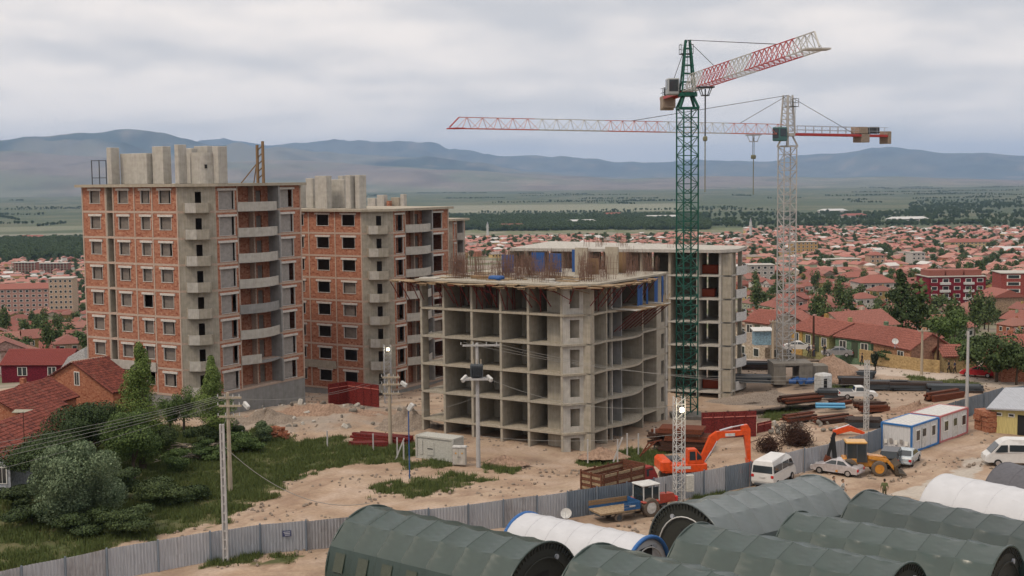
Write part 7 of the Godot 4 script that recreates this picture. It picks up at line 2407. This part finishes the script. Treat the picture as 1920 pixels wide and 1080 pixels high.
# bigger buildings one can tell apart: pixel of the base centre, distance, width, depth, storeys, bays
func town_block(called: String, label: String, u: float, dist: float, w: float, d: float, floors: int, bays: int, wall: Material, roof: String, turn := 0.0, sink := 0.0, open := false) -> Node3D:
	var q := AD(u, 500, dist)
	var y := gh(q.x, q.z) - sink
	landmarks.append([q.x, q.z, maxf(w, d) * 0.62 + 4.0, short_name(label)])
	var o := thing(called, label, "building", Vector3(q.x, y, q.z), turn, "larger buildings of the town")
	var h := floors * 2.95
	if open:      # an unglazed shell: floors, columns, breast walls and the rooms behind them
		part(mb().lo_hi(Vector3(-w / 2, -3, -d / 2), Vector3(w / 2, h, d / 2 - 4.5)), "inner_wall", wall, o)
		for f in floors:
			part(mb().lo_hi(Vector3(-w / 2, f * 2.95 - 0.25, d / 2 - 4.5), Vector3(w / 2, f * 2.95, d / 2 + 0.1)), "floor_slab", M.concrete, o)
			part(mb().lo_hi(Vector3(-w / 2 + 0.2, f * 2.95, d / 2 - 0.2), Vector3(w / 2 - 0.2, f * 2.95 + 1.0, d / 2)), "breast_wall", wall, o)
		for i in bays + 1:
			part(mb().box(Vector3(-w / 2 + i * w / bays, h * 0.5, d / 2 - 0.1), Vector3(0.7, h, 0.5)), "column", M.concrete, o)
	else: part(mb().lo_hi(Vector3(-w / 2, -3, -d / 2), Vector3(w / 2, h, d / 2)), "wall", wall, o)
	for f in (0 if open else floors):
		for i in bays:
			var x := -w / 2 + (i + 0.5) * w / bays
			var win := part(mb().box(Vector3(x, f * 2.95 + 1.6, d / 2), Vector3(w / bays * 0.55, 1.5, 0.12)), "window", M.frame_white, o)
			part(mb().box(Vector3(x, f * 2.95 + 1.6, d / 2 + 0.02), Vector3(w / bays * 0.45, 1.25, 0.14)), "pane", M.glass, win)
	if roof == "flat": part(mb().box(Vector3(0, h + 0.15, 0), Vector3(w + 0.8, 0.3, d + 0.8)), "roof", M.concrete_pale, o)
	else:
		var k := 0.0 if roof == "gable" else d * 0.5
		var b := mb()
		var x := w / 2 + 0.6; var z := d / 2 + 0.6
		var rise := d * 0.22
		var r0 := Vector3(-x + k, h + rise, 0); var r1 := Vector3(x - k, h + rise, 0)
		b.quad(Vector3(-x, h, z), Vector3(x, h, z), r1, r0); b.quad(Vector3(x, h, -z), Vector3(-x, h, -z), r0, r1)
		b.tri(Vector3(x, h, z), Vector3(x, h, -z), r1); b.tri(Vector3(-x, h, -z), Vector3(-x, h, z), r0)
		part(b, "roof", M.roof_far if roof != "white" else M.white, o)
	return o

func make_landmarks() -> void:
	M.roof_far = mat(Color(0.37, 0.14, 0.11), 0.85, T.blot, 2.2, true)
	var w := func(r, g, b): return mat(Color(r, g, b), 0.92, T.blot, 5.0, false)
	var o := town_block("apartment_house", "crimson five-storey apartment house with white balconies in the town", 1783, 500, 22.5, 13.0, 5, 5, w.call(0.24, 0.018, 0.035), "flat", 0.05, 0.5)
	for f in range(1, 5):
		for x in [-4.9, 4.4]:
			part(mb().cbox(Vector3(x, f * 2.95 + 0.5, 7.1), Vector3(4.0, 0.95, 1.2), 0.05), "balcony", M.white, o)
	for x in [-7.3, 0.0, 7.3]: part(mb().prism(PackedVector2Array([Vector2(x - 3.3, 0), Vector2(x + 3.3, 0), Vector2(x + 3.3, 2.2), Vector2(x - 3.3, 2.2)]), -4.0, 4.0, Transform3D(Basis(), Vector3(0, 15.1, 0))), "roof_dormer", M.roof_far, o)
	town_block("apartment_house", "dull red blank-walled block behind the beige gable building", 1915, 540, 20.0, 14.0, 5, 2, w.call(0.36, 0.085, 0.07), "flat", -0.1, 0.5)
	town_block("apartment_house", "large beige gable-fronted building without windows", 1877, 465, 13.0, 12.5, 3, 0, w.call(0.42, 0.31, 0.22), "gable", PI / 2 + 0.1, 0.5)
	town_block("school_building", "long cream school building with red roof", 1812, 1400, 44.0, 16.0, 3, 10, w.call(0.60, 0.47, 0.26), "hip", 0.1)
	town_block("apartment_house", "white three-storey house with red hipped roof", 1640, 570, 17.0, 14.0, 3, 5, w.call(0.60, 0.57, 0.54), "hip", 0.1)
	town_block("apartment_house", "orange ochre apartment house near the pale crane mast", 1505, 1200, 24.0, 14.0, 5, 6, w.call(0.55, 0.36, 0.14), "flat", 0.1)
	town_block("factory_hall", "long low white factory hall roof in the town", 1888, 1300, 60.0, 18.0, 1, 10, w.call(0.55, 0.55, 0.54), "white", 0.05)
	town_block("apartment_house", "grey slab block with flat roof near the pale crane mast", 1425, 720, 14.0, 12.0, 4, 4, w.call(0.46, 0.44, 0.42), "flat", 0.0)
	town_block("apartment_house", "white boxy house with a flat roof in the middle of town", 1716, 1000, 11.0, 11.0, 4, 3, w.call(0.60, 0.58, 0.56), "flat", 0.15)
	town_block("apartment_house", "peach boxy house with red roof in the middle of town", 1640, 950, 11.0, 11.0, 4, 3, w.call(0.55, 0.38, 0.28), "hip", 0.1)
	town_block("apartment_house", "broad cream house with orange hipped roof near the crimson block", 1600, 700, 16.0, 12.0, 2, 5, w.call(0.56, 0.47, 0.36), "hip", 0.2)
	town_block("storage_hall", "long pinkish hall with red roof across the middle of town", 1560, 860, 40.0, 12.0, 1, 9, w.call(0.50, 0.32, 0.26), "hip", 0.15)
	town_block("storage_hall", "long ochre workshop with flat roof in front of orange block", 1560, 1020, 44.0, 12.0, 2, 9, w.call(0.56, 0.42, 0.22), "flat", 0.1)
	# side of the brick block
	town_block("apartment_tower", "cream and pink apartment tower beside the brick block", 117, 720, 13.0, 12.0, 9, 5, w.call(0.58, 0.44, 0.33), "flat", 0.1, 2.0)
	town_block("apartment_row", "long pink apartment row with red roof beyond the tower", 60, 800, 52.0, 14.0, 6, 14, w.call(0.50, 0.30, 0.26), "hip", 0.12)
	town_block("building_shell", "unfinished brick shell with a timber roof far beyond the town", 48, 1420, 25.0, 14.0, 5, 7, w.call(0.40, 0.17, 0.12), "flat", 0.0, 0.0, true)
	town_block("building_shell", "unfinished long brick shell with a dark flat roof", 98, 1450, 38.0, 14.0, 4, 10, w.call(0.36, 0.16, 0.13), "flat", 0.0, 0.0, true)
	for q in [[915, 2050, "mosque minaret rising beside the domed roof far behind rebar", 24.0], [1407, 1800, "tall white minaret above the red roofs", 31.0]]:
		var p := AD(q[0], 500, q[1])
		var t := thing("minaret", q[2], "minaret", Vector3(p.x, gh(p.x, p.z), p.z))
		part(mb().tube(Vector3(0, -2, 0), Vector3(0, q[3] * 0.8, 0), 2.0, 1.7, 10), "shaft", M.white, t)
		part(mb().tube(Vector3(0, q[3] * 0.6, 0), Vector3(0, q[3] * 0.63, 0), 2.7, 2.7, 10), "gallery", M.white, t)
		part(mb().tube(Vector3(0, q[3] * 0.8, 0), Vector3(0, q[3], 0), 1.7, 0.1, 10), "spire", M.galv, t)
	for q in [[1240, 3000, 90.0, "long white factory roof in the far woods"], [960, 2450, 60.0, "pale red roofed hall in the far woods"], [1090, 2700, 70.0, "reddish long hall in the far woods"], [1600, 3000, 60.0, "white barracks block on the far fields"], [1700, 2700, 90.0, "row of white sheds on the green field edge"], [60, 2300, 60.0, "pale hall with red roof by the far light field"], [1150, 3300, 60.0, "small white hall between the far trees"], [1560, 3500, 80.0, "pale works building beyond the crane mast"]]:
		town_block("far_hall", q[3], q[0], q[1], q[2], 22.0, 2, 1, w.call(0.58, 0.56, 0.53), "white" if q[2] > 65 else "hip", 0.2)


# ---------------------------------------------------------------- site clutter
func heap(called: String, label: String, at: Vector3, rad: Vector3, m: Material, sd: int, rough := 0.25, category := "heap") -> void:
	var f := FastNoiseLite.new()
	f.seed = sd; f.frequency = 0.9; f.fractal_octaves = 4
	var rows := []
	for i in 15:
		var row := PackedVector3Array()
		var t := i / 14.0
		for j in 33:
			var a := TAU * j / 32.0
			var d := Vector3(cos(a) * t, 0, sin(a) * t)
			var n := f.get_noise_3d(d.x * 3.0 + sd, cos(a), d.z * 3.0)
			var y := (1.0 - t) * (1.0 - 0.25 * t) * rad.y * (1.0 + n * rough) + n * rough * 0.35 * rad.y * (1.0 - t)
			row.append(Vector3(d.x * rad.x * (1.0 + 0.25 * n), y - 0.25 * t, d.z * rad.z * (1.0 + 0.25 * n)))
		rows.append(row)
	var o := part(mb().grid(rows, true), called, m, self)
	o.position = at
	tag(o, label, category, "heaps on the site")

func stack(called: String, label: String, at: Vector3, turn: float, n: int, item: Vector3, m: Array, spread: float, sd: int, lay := 1) -> Node3D:
	var o := thing(called, label, "stack", at, turn, "material stacks on the site")
	var r := RandomNumberGenerator.new()
	r.seed = sd
	var per := maxi(1, int(ceil(float(n) / lay)))
	for i in n:
		var l := i / per
		var k := i % per
		var z := (k - (per - 1) * 0.5) * item.z * 1.15 + r.randf_range(-0.05, 0.05) * spread
		part(mb().box(Vector3(r.randf_range(-0.3, 0.3) * spread, item.y * (l + 0.5) * 1.08, z), item, Basis(Vector3.UP, r.randf_range(-0.05, 0.05) * spread)), "bar" if item.z < 0.4 else "sheet", m[r.randi() % m.size()], o)
	return o

func cabin_box(called: String, label: String, c: Vector3, along_a: Vector3, la: float, lb: float, h: float, body: Material, trim: Material, opts := {}) -> Node3D:
	var o := thing(called, label, opts.get("cat", "container"), c, 0.0, opts.get("group", ""))
	var ua := along_a.normalized()
	var nb := Vector3(-ua.z, 0, ua.x)
	if nb.z > 0: nb = -nb
	var bas := Basis(ua, Vector3.UP, ua.cross(Vector3.UP))
	var mid := ua * la * 0.5 + nb * lb * 0.5
	part(mb().box(mid + Vector3(0, h * 0.5 + 0.12, 0), Vector3(la - 0.06, h - 0.1, lb - 0.06), bas), "body", body, o)
	part(mb().box(mid + Vector3(0, h + 0.1, 0), Vector3(la - 0.1, 0.06, lb - 0.1), bas), "roof", opts.get("roof", M.white), o)
	for q in [Vector3.ZERO, ua * la, nb * lb, ua * la + nb * lb]:
		part(mb().bar(q + Vector3(0, 0.05, 0), q + Vector3(0, h + 0.1, 0), 0.16), "corner_post", trim, o)
	for y in [0.08, h + 0.08]:
		for e in [[Vector3.ZERO, ua * la], [Vector3.ZERO, nb * lb], [ua * la, ua * la + nb * lb], [nb * lb, ua * la + nb * lb]]:
			part(mb().bar(e[0] + Vector3(0, y, 0), e[1] + Vector3(0, y, 0), 0.15), "edge_rail", trim, o)
	for q in opts.get("open", []):     # [face, along, sill, width, height, kind]
		var d := ua if q[0] == 0 else nb
		var nn := -nb if q[0] == 0 else -ua
		var p: Vector3 = d * q[1] + Vector3(0, q[2] + q[4] * 0.5, 0) + nn * 0.0
		var f := part(mb().box(p, Vector3(q[3], q[4], 0.08), Basis(d, Vector3.UP, d.cross(Vector3.UP))), "window" if q[5] == "w" else "door", M.frame_white if q[5] == "w" else opts.get("door", M.frame_white), o)
		part(mb().box(p, Vector3(q[3] - 0.2, q[4] - (0.2 if q[5] == "w" else 1.3), 0.11), Basis(d, Vector3.UP, d.cross(Vector3.UP))), "pane", M.glass, f)
	return o

func make_clutter() -> void:
	# site offices
	var c := G(1708.5, 850)
	var e := G(1797.6, 818)
	var du := (e - c).normalized()
	var lf := Vector3(du.z, 0, -du.x)
	if lf.x > 0: lf = -lf
	var A := {"group": "site office containers", "open": [[1, 1.3, 0.95, 0.9, 1.1, "w"], [1, 2.6, 0.1, 0.9, 2.0, "d"], [1, 4.6, 0.95, 0.9, 1.1, "w"]]}
	var blue := mat(Color(0.03, 0.14, 0.36), 0.5)
	var wht := mat(Color(0.66, 0.665, 0.67), 0.6, T.streak, 1.1)
	var width := 3.0
	# local axis a runs along the short end, b along the long side
	corner_container("office_container", "white office container with blue frame and notices beside the parked cars", c, lf, width, du, 5.7, 2.45, wht, blue, A)
	corner_container("office_container", "white office container with red roof edge behind the blue framed one", c + du * 6.0, lf, width, du, 6.3, 2.5, wht, mat(Color(0.40, 0.14, 0.14), 0.6), {"group": "site office containers", "open": [[1, 1.4, 0.95, 1.0, 1.1, "w"], [1, 3.4, 0.1, 0.9, 2.0, "d"], [1, 5.4, 0.95, 1.0, 1.1, "w"]]})
	var pn := G(1652, 846)
	for k in 5:
		var p := c + lf * (0.45 + k * 0.52)
		var nt := thing("notice_sheet", "small printed notice stuck on the container end wall", "notice", p - du * 0.1 + Vector3(0, 0.85 + 0.12 * (k % 2), 0), atan2(du.x, du.z), "notices on the container")
		part(mb().box(Vector3.ZERO, Vector3(0.3, 0.42, 0.02)), "sheet", M.film_pale if k % 2 else M.frame_white, nt)
	# yellow shed
	var yc := G(1858, 810)
	var y2 := G(1925, 817)
	var o := thing("yellow_shed", "yellow walled shed with pale metal roof beside the fence corner", "shed", yc)
	var ya := (y2 - yc).normalized()
	var yn := Vector3(-ya.z, 0, ya.x)
	if yn.z > 0: yn = -yn
	var yb := Basis(ya, Vector3.UP, ya.cross(Vector3.UP))
	var yl := mat(Color(0.58, 0.50, 0.22), 0.8, T.streak, 1.6)
	part(mb().box(ya * 4.0 + yn * 3.0 + Vector3(0, 1.2, 0), Vector3(8.0, 2.6, 6.0), yb), "wall", yl, o)
	part(mb().quad2([Vector3(0, 2.4, 0) - ya * 0.4 - yn * 0.5, ya * 8.4 + Vector3(0, 2.9, 0) - yn * 0.5, ya * 8.4 + yn * 6.4 + Vector3(0, 4.4, 0), yn * 6.4 - ya * 0.4 + Vector3(0, 3.6, 0)]).bar(Vector3(0, 2.42, 0) - ya * 0.4 - yn * 0.5, ya * 8.4 + Vector3(0, 2.9, 0) - yn * 0.5, 0.14), "roof", M.galv, o)
	for x in [0.75, 1.95]:
		var f := part(mb().box(ya * x + Vector3(0, 1.9, 0), Vector3(0.6, 0.36, 0.1), yb), "window", M.frame_white, o)
		part(mb().box(ya * x + Vector3(0, 1.9, 0), Vector3(0.45, 0.22, 0.14), yb), "pane", M.glass, f)
	part(mb().box(ya * 3.1 + Vector3(0, 1.0, 0), Vector3(1.1, 2.0, 0.1), yb), "doorway", M.black, o)
	stack("brick_pallet", "reddish brick pallet stacked between fence and yellow shed", G(1848, 808), 0.3, 8, Vector3(1.2, 0.5, 1.0), [M.old_brick], 0.5, 3, 4)
	# generator and cabinet
	c = G(858, 868)
	var gl := G(781, 858)
	cabin_box("generator_container", "long cream generator container beside the small switch cabinet", gl, c - gl, 4.1, 1.7, 2.0, M.meter, M.meter, {"roof": M.meter, "open": [[0, 0.55, 0.4, 0.35, 1.3, "d"], [0, 1.6, 0.4, 0.8, 1.2, "d"]], "door": M.meter})
	o = thing("switch_cabinet", "small pale grey switch cabinet with two doors", "cabinet", G(862, 871), -0.15)
	part(mb().cbox(Vector3(0, 0.8, 0), Vector3(1.2, 1.6, 0.6), 0.03), "body", M.concrete_pale, o)
	part(mb().prism(PackedVector2Array([Vector2(-0.66, 1.6), Vector2(0.66, 1.6), Vector2(0.6, 1.72), Vector2(-0.6, 1.72)]), -0.36, 0.36), "roof", M.white, o)
	for s in [-0.29, 0.29]:
		var d := part(mb().box(Vector3(s, 0.8, 0.3), Vector3(0.54, 1.45, 0.05)), "door", M.concrete_pale, o)
		part(mb().box(Vector3(s, 1.1, 0.33), Vector3(0.14, 0.14, 0.02)), "warning_plate", M.yellow_pale, d)
		part(mb().box(Vector3(s * 0.3, 0.75, 0.34), Vector3(0.03, 0.16, 0.03)), "handle", M.steel_dark, d)
	# red steel shutter walls
	for q in [[[617, 762], [653, 756], 3.4, "folded red steel shutter panel standing before the brick shell", 2.6], [[653, 756], [711, 764], 4.3, "wide red steel shutter panel leaning beside its folded twin", 2.6], [[1316, 822], [1418, 818], 5.2, "red steel shutter wall standing behind the orange excavator", 2.6], [[1420, 812], [1446, 806], 1.6, "short red steel shutter lying beside the long shutter wall", 1.0]]:
		var a := G(q[0][0], q[0][1]); var b := G(q[1][0], q[1][1])
		var p := thing("steel_shutter", q[3], "formwork", a, 0.0, "red steel shutters")
		var d := b - a
		var n := maxi(2, int(d.length() / 1.1))
		for k in n:
			part(mb().bar(d * (k + 0.02) / n + Vector3(0, q[4] * 0.5, 0), d * (k + 0.98) / n + Vector3(0, q[4] * 0.5, 0), 0.1, q[4]), "shutter_panel", M.red_steel, p)
			part(mb().bar(d * k / n + Vector3(0, 0, 0.1), d * k / n + Vector3(0, q[4] + 0.03, 0.1), 0.12), "stiffener", M.red_steel, p)
		part(mb().bar(Vector3(0, q[4] * 0.8, 0.1), d + Vector3(0, q[4] * 0.8, 0.1), 0.07), "waler", M.crane_faded, p)
	stack("steel_beam_stack", "pile of long dark red steel beams on the grass edge", G(715, 828), deg_to_rad(-22), 14, Vector3(6.0, 0.22, 0.3), [M.red_steel], 1.2, 7, 3)
	stack("steel_beam_stack", "second low pile of dark red steel beams by the fence post", G(690, 836), deg_to_rad(4), 6, Vector3(3.4, 0.2, 0.3), [M.red_steel], 1.0, 8, 2)
	stack("rusty_panel_stack", "tall stack of rusty brown formwork sheets behind the excavator", G(1283, 842), deg_to_rad(-14), 9, Vector3(4.2, 0.22, 2.2), [M.rust, M.rust_dark], 1.4, 9, 9)
	stack("rusty_panel_stack", "leaning heap of rusty sheets beside the taller rusty stack", G(1250, 836), deg_to_rad(20), 6, Vector3(2.6, 0.25, 1.6), [M.rust, M.rust_dark], 2.0, 10, 6)
	for q in [[1635, 770, 3.2, 0.9, 5, "rusty mesh stack beside the slender white lattice pole"], [1500, 752, 5.0, 0.7, 11, "long rusty bar stack along the edge of the dark pit"], [1565, 790, 4.4, 0.6, 12, "brown sheet stack behind the backhoe loader"], [1500, 786, 4.0, 0.6, 13, "low brown sheet stack by the scattered rubble"], [1770, 748, 5.4, 0.9, 14, "large rusty bar stack by the far fence run"], [1575, 758, 2.6, 0.6, 15, "rusty box stack with a red sheet on top"]]:
		stack("rebar_stack", q[5], G(q[0], q[1]), deg_to_rad(-8 + q[4] * 3), 14, Vector3(q[2], q[3] / 4.2, 0.34), [M.rust, M.rust_dark], 1.2, q[4], 4)
	for q in [[1665, 728, 5.0, "dark plank stack under the pole by the road"], [1720, 730, 6.2, "long dark plank stack beside the pale tarpaulin"], [1790, 735, 6.0, "dark plank stack close to the roadside tree"], [1612, 708, 3.6, "dark pallet stack at the foot of the sand heap"], [1600, 720, 3.2, "low dark pallet stack near the white cabin"], [1565, 744, 4.0, "black plank stack under the white cabin"], [1620, 800, 3.4, "grey plank stack on the dirt behind the lattice pole"], [1420, 690, 5.0, "dark plank pile at the foot of the crane"], [1405, 716, 5.0, "brown plank pile by the wide concrete block"]]:
		stack("plank_stack", q[3], G(q[0], q[1]), deg_to_rad(-10), 15, Vector3(q[2], 0.28, 0.36), [M.steel_dark, M.dark_plank], 1.0, int(q[0]), 3)
	heap("sand_heap", "big cone of reddish sand beside the crane footing", G(1560, 706), Vector3(5.4, 3.0, 4.4), M.earth, 2, 0.1)
	heap("earth_heap", "grey earth bank along the edge of the pit", G(1440, 748), Vector3(7.0, 0.9, 3.0), M.earth_grey, 3, 0.4)
	heap("earth_heap", "pale spoil bank in front of the brick shells", G(600, 782), Vector3(10.0, 1.5, 3.4), M.earth, 4, 0.5)
	heap("earth_heap", "grey rubble mound beside the concrete frame", G(765, 800), Vector3(4.0, 2.0, 3.4), M.earth_grey, 5, 0.5)
	heap("earth_heap", "low spoil mound under the grey basement wall", G(500, 792), Vector3(6.0, 1.3, 3.0), M.earth_grey, 6, 0.5)
	heap("earth_heap", "reddish soil heap at the foot of the concrete frame", G(1130, 852), Vector3(2.6, 0.7, 1.3), M.earth, 7, 0.4)
	heap("earth_heap", "small soil heap beside the transformer pole", G(945, 866), Vector3(2.4, 0.6, 1.2), M.earth, 8, 0.4)
	heap("earth_heap", "low dirt bank along the path to the containers", G(1620, 800), Vector3(7.0, 0.7, 1.6), M.earth, 9, 0.5)
	heap("earth_heap", "brown soil bank before the rusty far bar stack", G(1725, 770), Vector3(5.0, 0.9, 1.8), M.earth, 10, 0.5)
	# rubble that one can see singly
	var r := RandomNumberGenerator.new()
	r.seed = 55
	for q in 70:
		var u := r.randf_range(440, 790)
		var v := r.randf_range(752, 808)
		if q >= 46:
			u = r.randf_range(1440, 1580); v = r.randf_range(795, 816)
		var p := G(u, v)
		var s := r.randf_range(0.2, 0.6)
		var b := mb()
		b.cbox(Vector3(0, s * 0.3, 0), Vector3(s * r.randf_range(0.8, 1.8), s * 0.7, s), s * 0.22, Basis(Vector3(r.randf(), 1, r.randf()).normalized(), r.randf() * 3.0))
		tag(part(b, "concrete_rubble", M.concrete_pale if r.randf() < 0.5 else M.concrete_dark, self, Transform3D(Basis(), Vector3(p.x, gh(p.x, p.z) + 0.1, p.z))), "broken lump of concrete lying on the rubble strewn dirt", "rubble", "rubble lumps on the dirt")
	var stone := mb().cbox(Vector3.ZERO, Vector3(0.16, 0.1, 0.12), 0.035)
	var mm := MultiMesh.new()
	mm.transform_format = MultiMesh.TRANSFORM_3D
	mm.mesh = stone.mesh()
	var xs := []
	for k in 9000:
		var z := r.randf_range(-175.0, -84.0)
		var x := r.randf_range(-0.36, 0.42) * -z
		if noise.get_noise_2d(x * 1.5, z * 1.5) < 0.02 or on_grass(x, z) > 0.5: continue
		xs.append(Transform3D(Basis(Vector3(r.randf(), 1, r.randf()).normalized(), r.randf() * TAU).scaled(Vector3.ONE * r.randf_range(0.5, 2.1)), Vector3(x, gh(x, z) + 0.03, z)))
	mm.instance_count = xs.size()
	for i in xs.size(): mm.set_instance_transform(i, xs[i])
	var st := MultiMeshInstance3D.new()
	st.name = "gravel"
	st.multimesh = mm
	st.material_override = M.earth_grey
	add_child(st)
	tag(st, "scattered stones and clods on the dirt", "stones", "", "stuff")
	# coils of binding wire
	for q in [[1440, 848, 1.25, "loose tangled coil of dark wire by the fence"], [1488, 832, 1.6, "dense dark bale of tangled wire on the dirt"], [1502, 836, 1.3, "smaller dark bale of tangled wire beside the dense one"]]:
		var b := mb()
		for k in 130:
			var cc: Vector3 = Vector3(r.randfn() * 0.32, 0.6 + r.randfn() * 0.24, r.randfn() * 0.32) * q[2]
			var ax := Vector3(r.randfn(), r.randfn(), r.randfn()).normalized()
			var ux := ax.cross(Vector3.UP).normalized(); var uy := ax.cross(ux)
			var rad: float = q[2] * r.randf_range(0.3, 0.6)
			var pts := []
			for j in 8: pts.append(cc + (ux * cos(j * 0.7) + uy * sin(j * 0.7)) * rad)
			for p in pts: p.y = maxf(p.y, 0.02)
			b.path(pts, 0.022, 3)
		var o2 := part(b, "wire_coil", M.rust_dark, self, Transform3D(Basis(), G(q[0], q[1])))
		tag(o2, q[3], "wire coil", "wire coils")
	# white cabin, blue drums, water tank
	o = thing("site_cabin", "small white moulded guard cabin with a dark doorway", "cabin", G(1543, 738), deg_to_rad(28))
	part(mb().cbox(Vector3(0, 1.25, 0), Vector3(1.7, 2.4, 1.6), 0.22), "shell", M.white, o)
	part(mb().box(Vector3(-0.35, 1.05, 0.8), Vector3(0.5, 1.75, 0.06)), "doorway", M.black, o)
	part(mb().box(Vector3(0.86, 1.5, 0.1), Vector3(0.06, 0.8, 0.5)), "window", M.glass, o)
	for k in 9:
		var p := G(1486 + k * 5.0, 720 - (k % 3) * 3.0)
		var dr := thing("blue_drum", "blue plastic drum heaped beside the crane footing", "drum", p + Vector3(0, 0.3, 0), r.randf() * 3.0, "blue drums")
		part(mb().tube(Vector3(-0.42, 0, 0), Vector3(0.42, 0, 0), 0.29, 0.29, 12), "barrel", M.blue_steel, dr)
		part(mb().tube(Vector3(-0.15, 0, 0), Vector3(-0.1, 0, 0), 0.31, 0.31, 12), "hoop", M.blue_steel, dr)
	o = thing("pipe_bundle", "pale blue pipes stacked by the rusty box stack", "pipes", G(1556, 764), -0.1)
	for k in 5: part(mb().tube(Vector3(-1.6, 0.14 + (k / 3) * 0.26, (k % 3) * 0.3), Vector3(1.6, 0.14 + (k / 3) * 0.26, (k % 3) * 0.3), 0.14, 0.14, 8), "pipe", M.pipe_blue, o)
	o = thing("digger_attachment", "orange excavator arm laid down on the dirt behind the backhoe loader", "machine part", G(1590, 816), -0.1)
	part(mb().prism(PackedVector2Array([Vector2(-1.5, 0.1), Vector2(-1.1, 0.1), Vector2(0.2, 0.45), Vector2(1.6, 0.1), Vector2(1.6, 0.35), Vector2(0.3, 0.95), Vector2(-0.2, 0.95), Vector2(-1.5, 0.5)]), -0.22, 0.22), "arm", M.orange, o)
	part(mb().tube(Vector3(-1.2, 0.6, 0), Vector3(0.1, 1.05, 0), 0.08, 0.08, 8), "cylinder", M.chrome, o)
	# concrete fence posts left of an older fence
	for q in [[700, 846, 1.7, 0.0], [745, 858, 1.9, 0.0], [757, 862, 1.7, 0.0], [740, 862, 2.0, 0.45], [1102, 864, 2.0, 0.0], [1150, 862, 2.1, 0.4], [1158, 864, 2.0, 0.0], [1176, 850, 1.9, 0.0], [1197, 848, 1.8, 0.0], [1227, 838, 1.8, 0.0], [614, 838, 1.6, 0.0], [455, 838, 1.6, 0.0]]:
		var p := G(q[0], q[1])
		var po := part(mb().bar(Vector3(0, -0.2, 0), Vector3(q[3] * q[2], q[2], 0), 0.13), "fence_post", M.pole, self, Transform3D(Basis(), p))
		tag(po, "short bare concrete fence post in the weeds" if q[3] == 0.0 else "slanting concrete brace post in the weeds", "post", "old concrete fence posts")
	# dry stone and brushwood heaps by the gardens
	for q in [[372, 845, 5.4, 0.7, "grey brushwood and stone heap above the grass slope", 61], [360, 862, 6.5, 0.6, "long low heap of dry branches across the slope", 62]]:
		var b := thing("brushwood_heap", q[4], "heap", G(q[0], q[1]), 0.15)
		var rr := RandomNumberGenerator.new()
		rr.seed = q[5]
		for k in 60:
			var a := Vector3(rr.randf_range(-0.5, 0.5) * q[2], rr.randf_range(0.05, q[3]), rr.randf_range(-0.7, 0.7))
			part(mb().tube(a, a + Vector3(rr.randf_range(-1.2, 1.2), rr.randf_range(-0.2, 0.3), rr.randf_range(-0.4, 0.4)), 0.06, 0.04, 5), "branch", M.pole_warm if k % 3 else M.concrete_dark, b)
	var bp := thing("brick_pile", "ragged pile of orange bricks on the slope", "bricks", G(520, 822))
	for k in 60:
		part(mb().box(Vector3(r.randf_range(-1.1, 1.1) * (1.0 - 0.4 * (k % 6) / 6.0), 0.1 + (k % 6) * 0.2, r.randf_range(-0.6, 0.6)), Vector3(0.42, 0.2, 0.24), Basis(Vector3.UP, r.randf_range(-0.4, 0.4))), "brick", M.old_brick, bp)
	o = thing("rubbish_skip", "dark steel site fence section leaning on bricks near the pier", "panel", G(1200, 856), 0.4)
	part(mb().bar(Vector3(0, 0, 0), Vector3(0.9, 1.2, 0), 0.1).bar(Vector3(0.9, 1.2, 0), Vector3(2.2, 1.4, 0.2), 0.1).bar(Vector3(0.2, 0.3, 0.1), Vector3(1.6, 1.3, 0.1), 0.3, 0.06), "frame", M.rust, o)

func corner_container(called: String, label: String, c: Vector3, a: Vector3, la: float, b: Vector3, lb: float, h: float, body: Material, trim: Material, opts: Dictionary) -> void:
	var o := thing(called, label, "container", c, 0.0, opts.get("group", ""))
	var bas := Basis(a, Vector3.UP, a.cross(Vector3.UP))
	var mid := a * la * 0.5 + b * lb * 0.5
	part(mb().box(mid + Vector3(0, h * 0.5 + 0.1, 0), Vector3(la - 0.06, h - 0.1, lb - 0.06), bas), "body", body, o)
	part(mb().box(mid + Vector3(0, h + 0.1, 0), Vector3(la - 0.1, 0.06, lb - 0.1), bas), "roof", M.white, o)
	for q in [Vector3.ZERO, a * la, b * lb, a * la + b * lb]: part(mb().bar(q + Vector3(0, 0.05, 0), q + Vector3(0, h + 0.1, 0), 0.17), "corner_post", trim, o)
	for y in [0.08, h + 0.08]:
		for e in [[Vector3.ZERO, a * la], [Vector3.ZERO, b * lb], [a * la, a * la + b * lb], [b * lb, a * la + b * lb]]:
			part(mb().bar(e[0] + Vector3(0, y, 0), e[1] + Vector3(0, y, 0), 0.16), "edge_rail", trim, o)
	for q in opts.get("open", []):
		var d := a if q[0] == 0 else b
		var p: Vector3 = d * q[1] + Vector3(0, q[2] + q[4] * 0.5, 0)
		var bb := Basis(d, Vector3.UP, d.cross(Vector3.UP))
		var f := part(mb().box(p, Vector3(q[3], q[4], 0.09), bb), "window" if q[5] == "w" else "door", M.frame_white if q[5] == "w" else M.white, o)
		part(mb().box(p + Vector3(0, 0.5 if q[5] == "d" else 0.0, 0), Vector3(q[3] - 0.22, q[4] - (0.2 if q[5] == "w" else 1.3), 0.12), bb), "pane", M.glass, f)
	for k in int(lb / 1.15): part(mb().box(b * (0.6 + k * 1.15) + Vector3(0, h * 0.5 + 0.1, 0), Vector3(0.04, h - 0.2, 0.075), Basis(b, Vector3.UP, b.cross(Vector3.UP))), "panel_joint", M.frame_white, o)
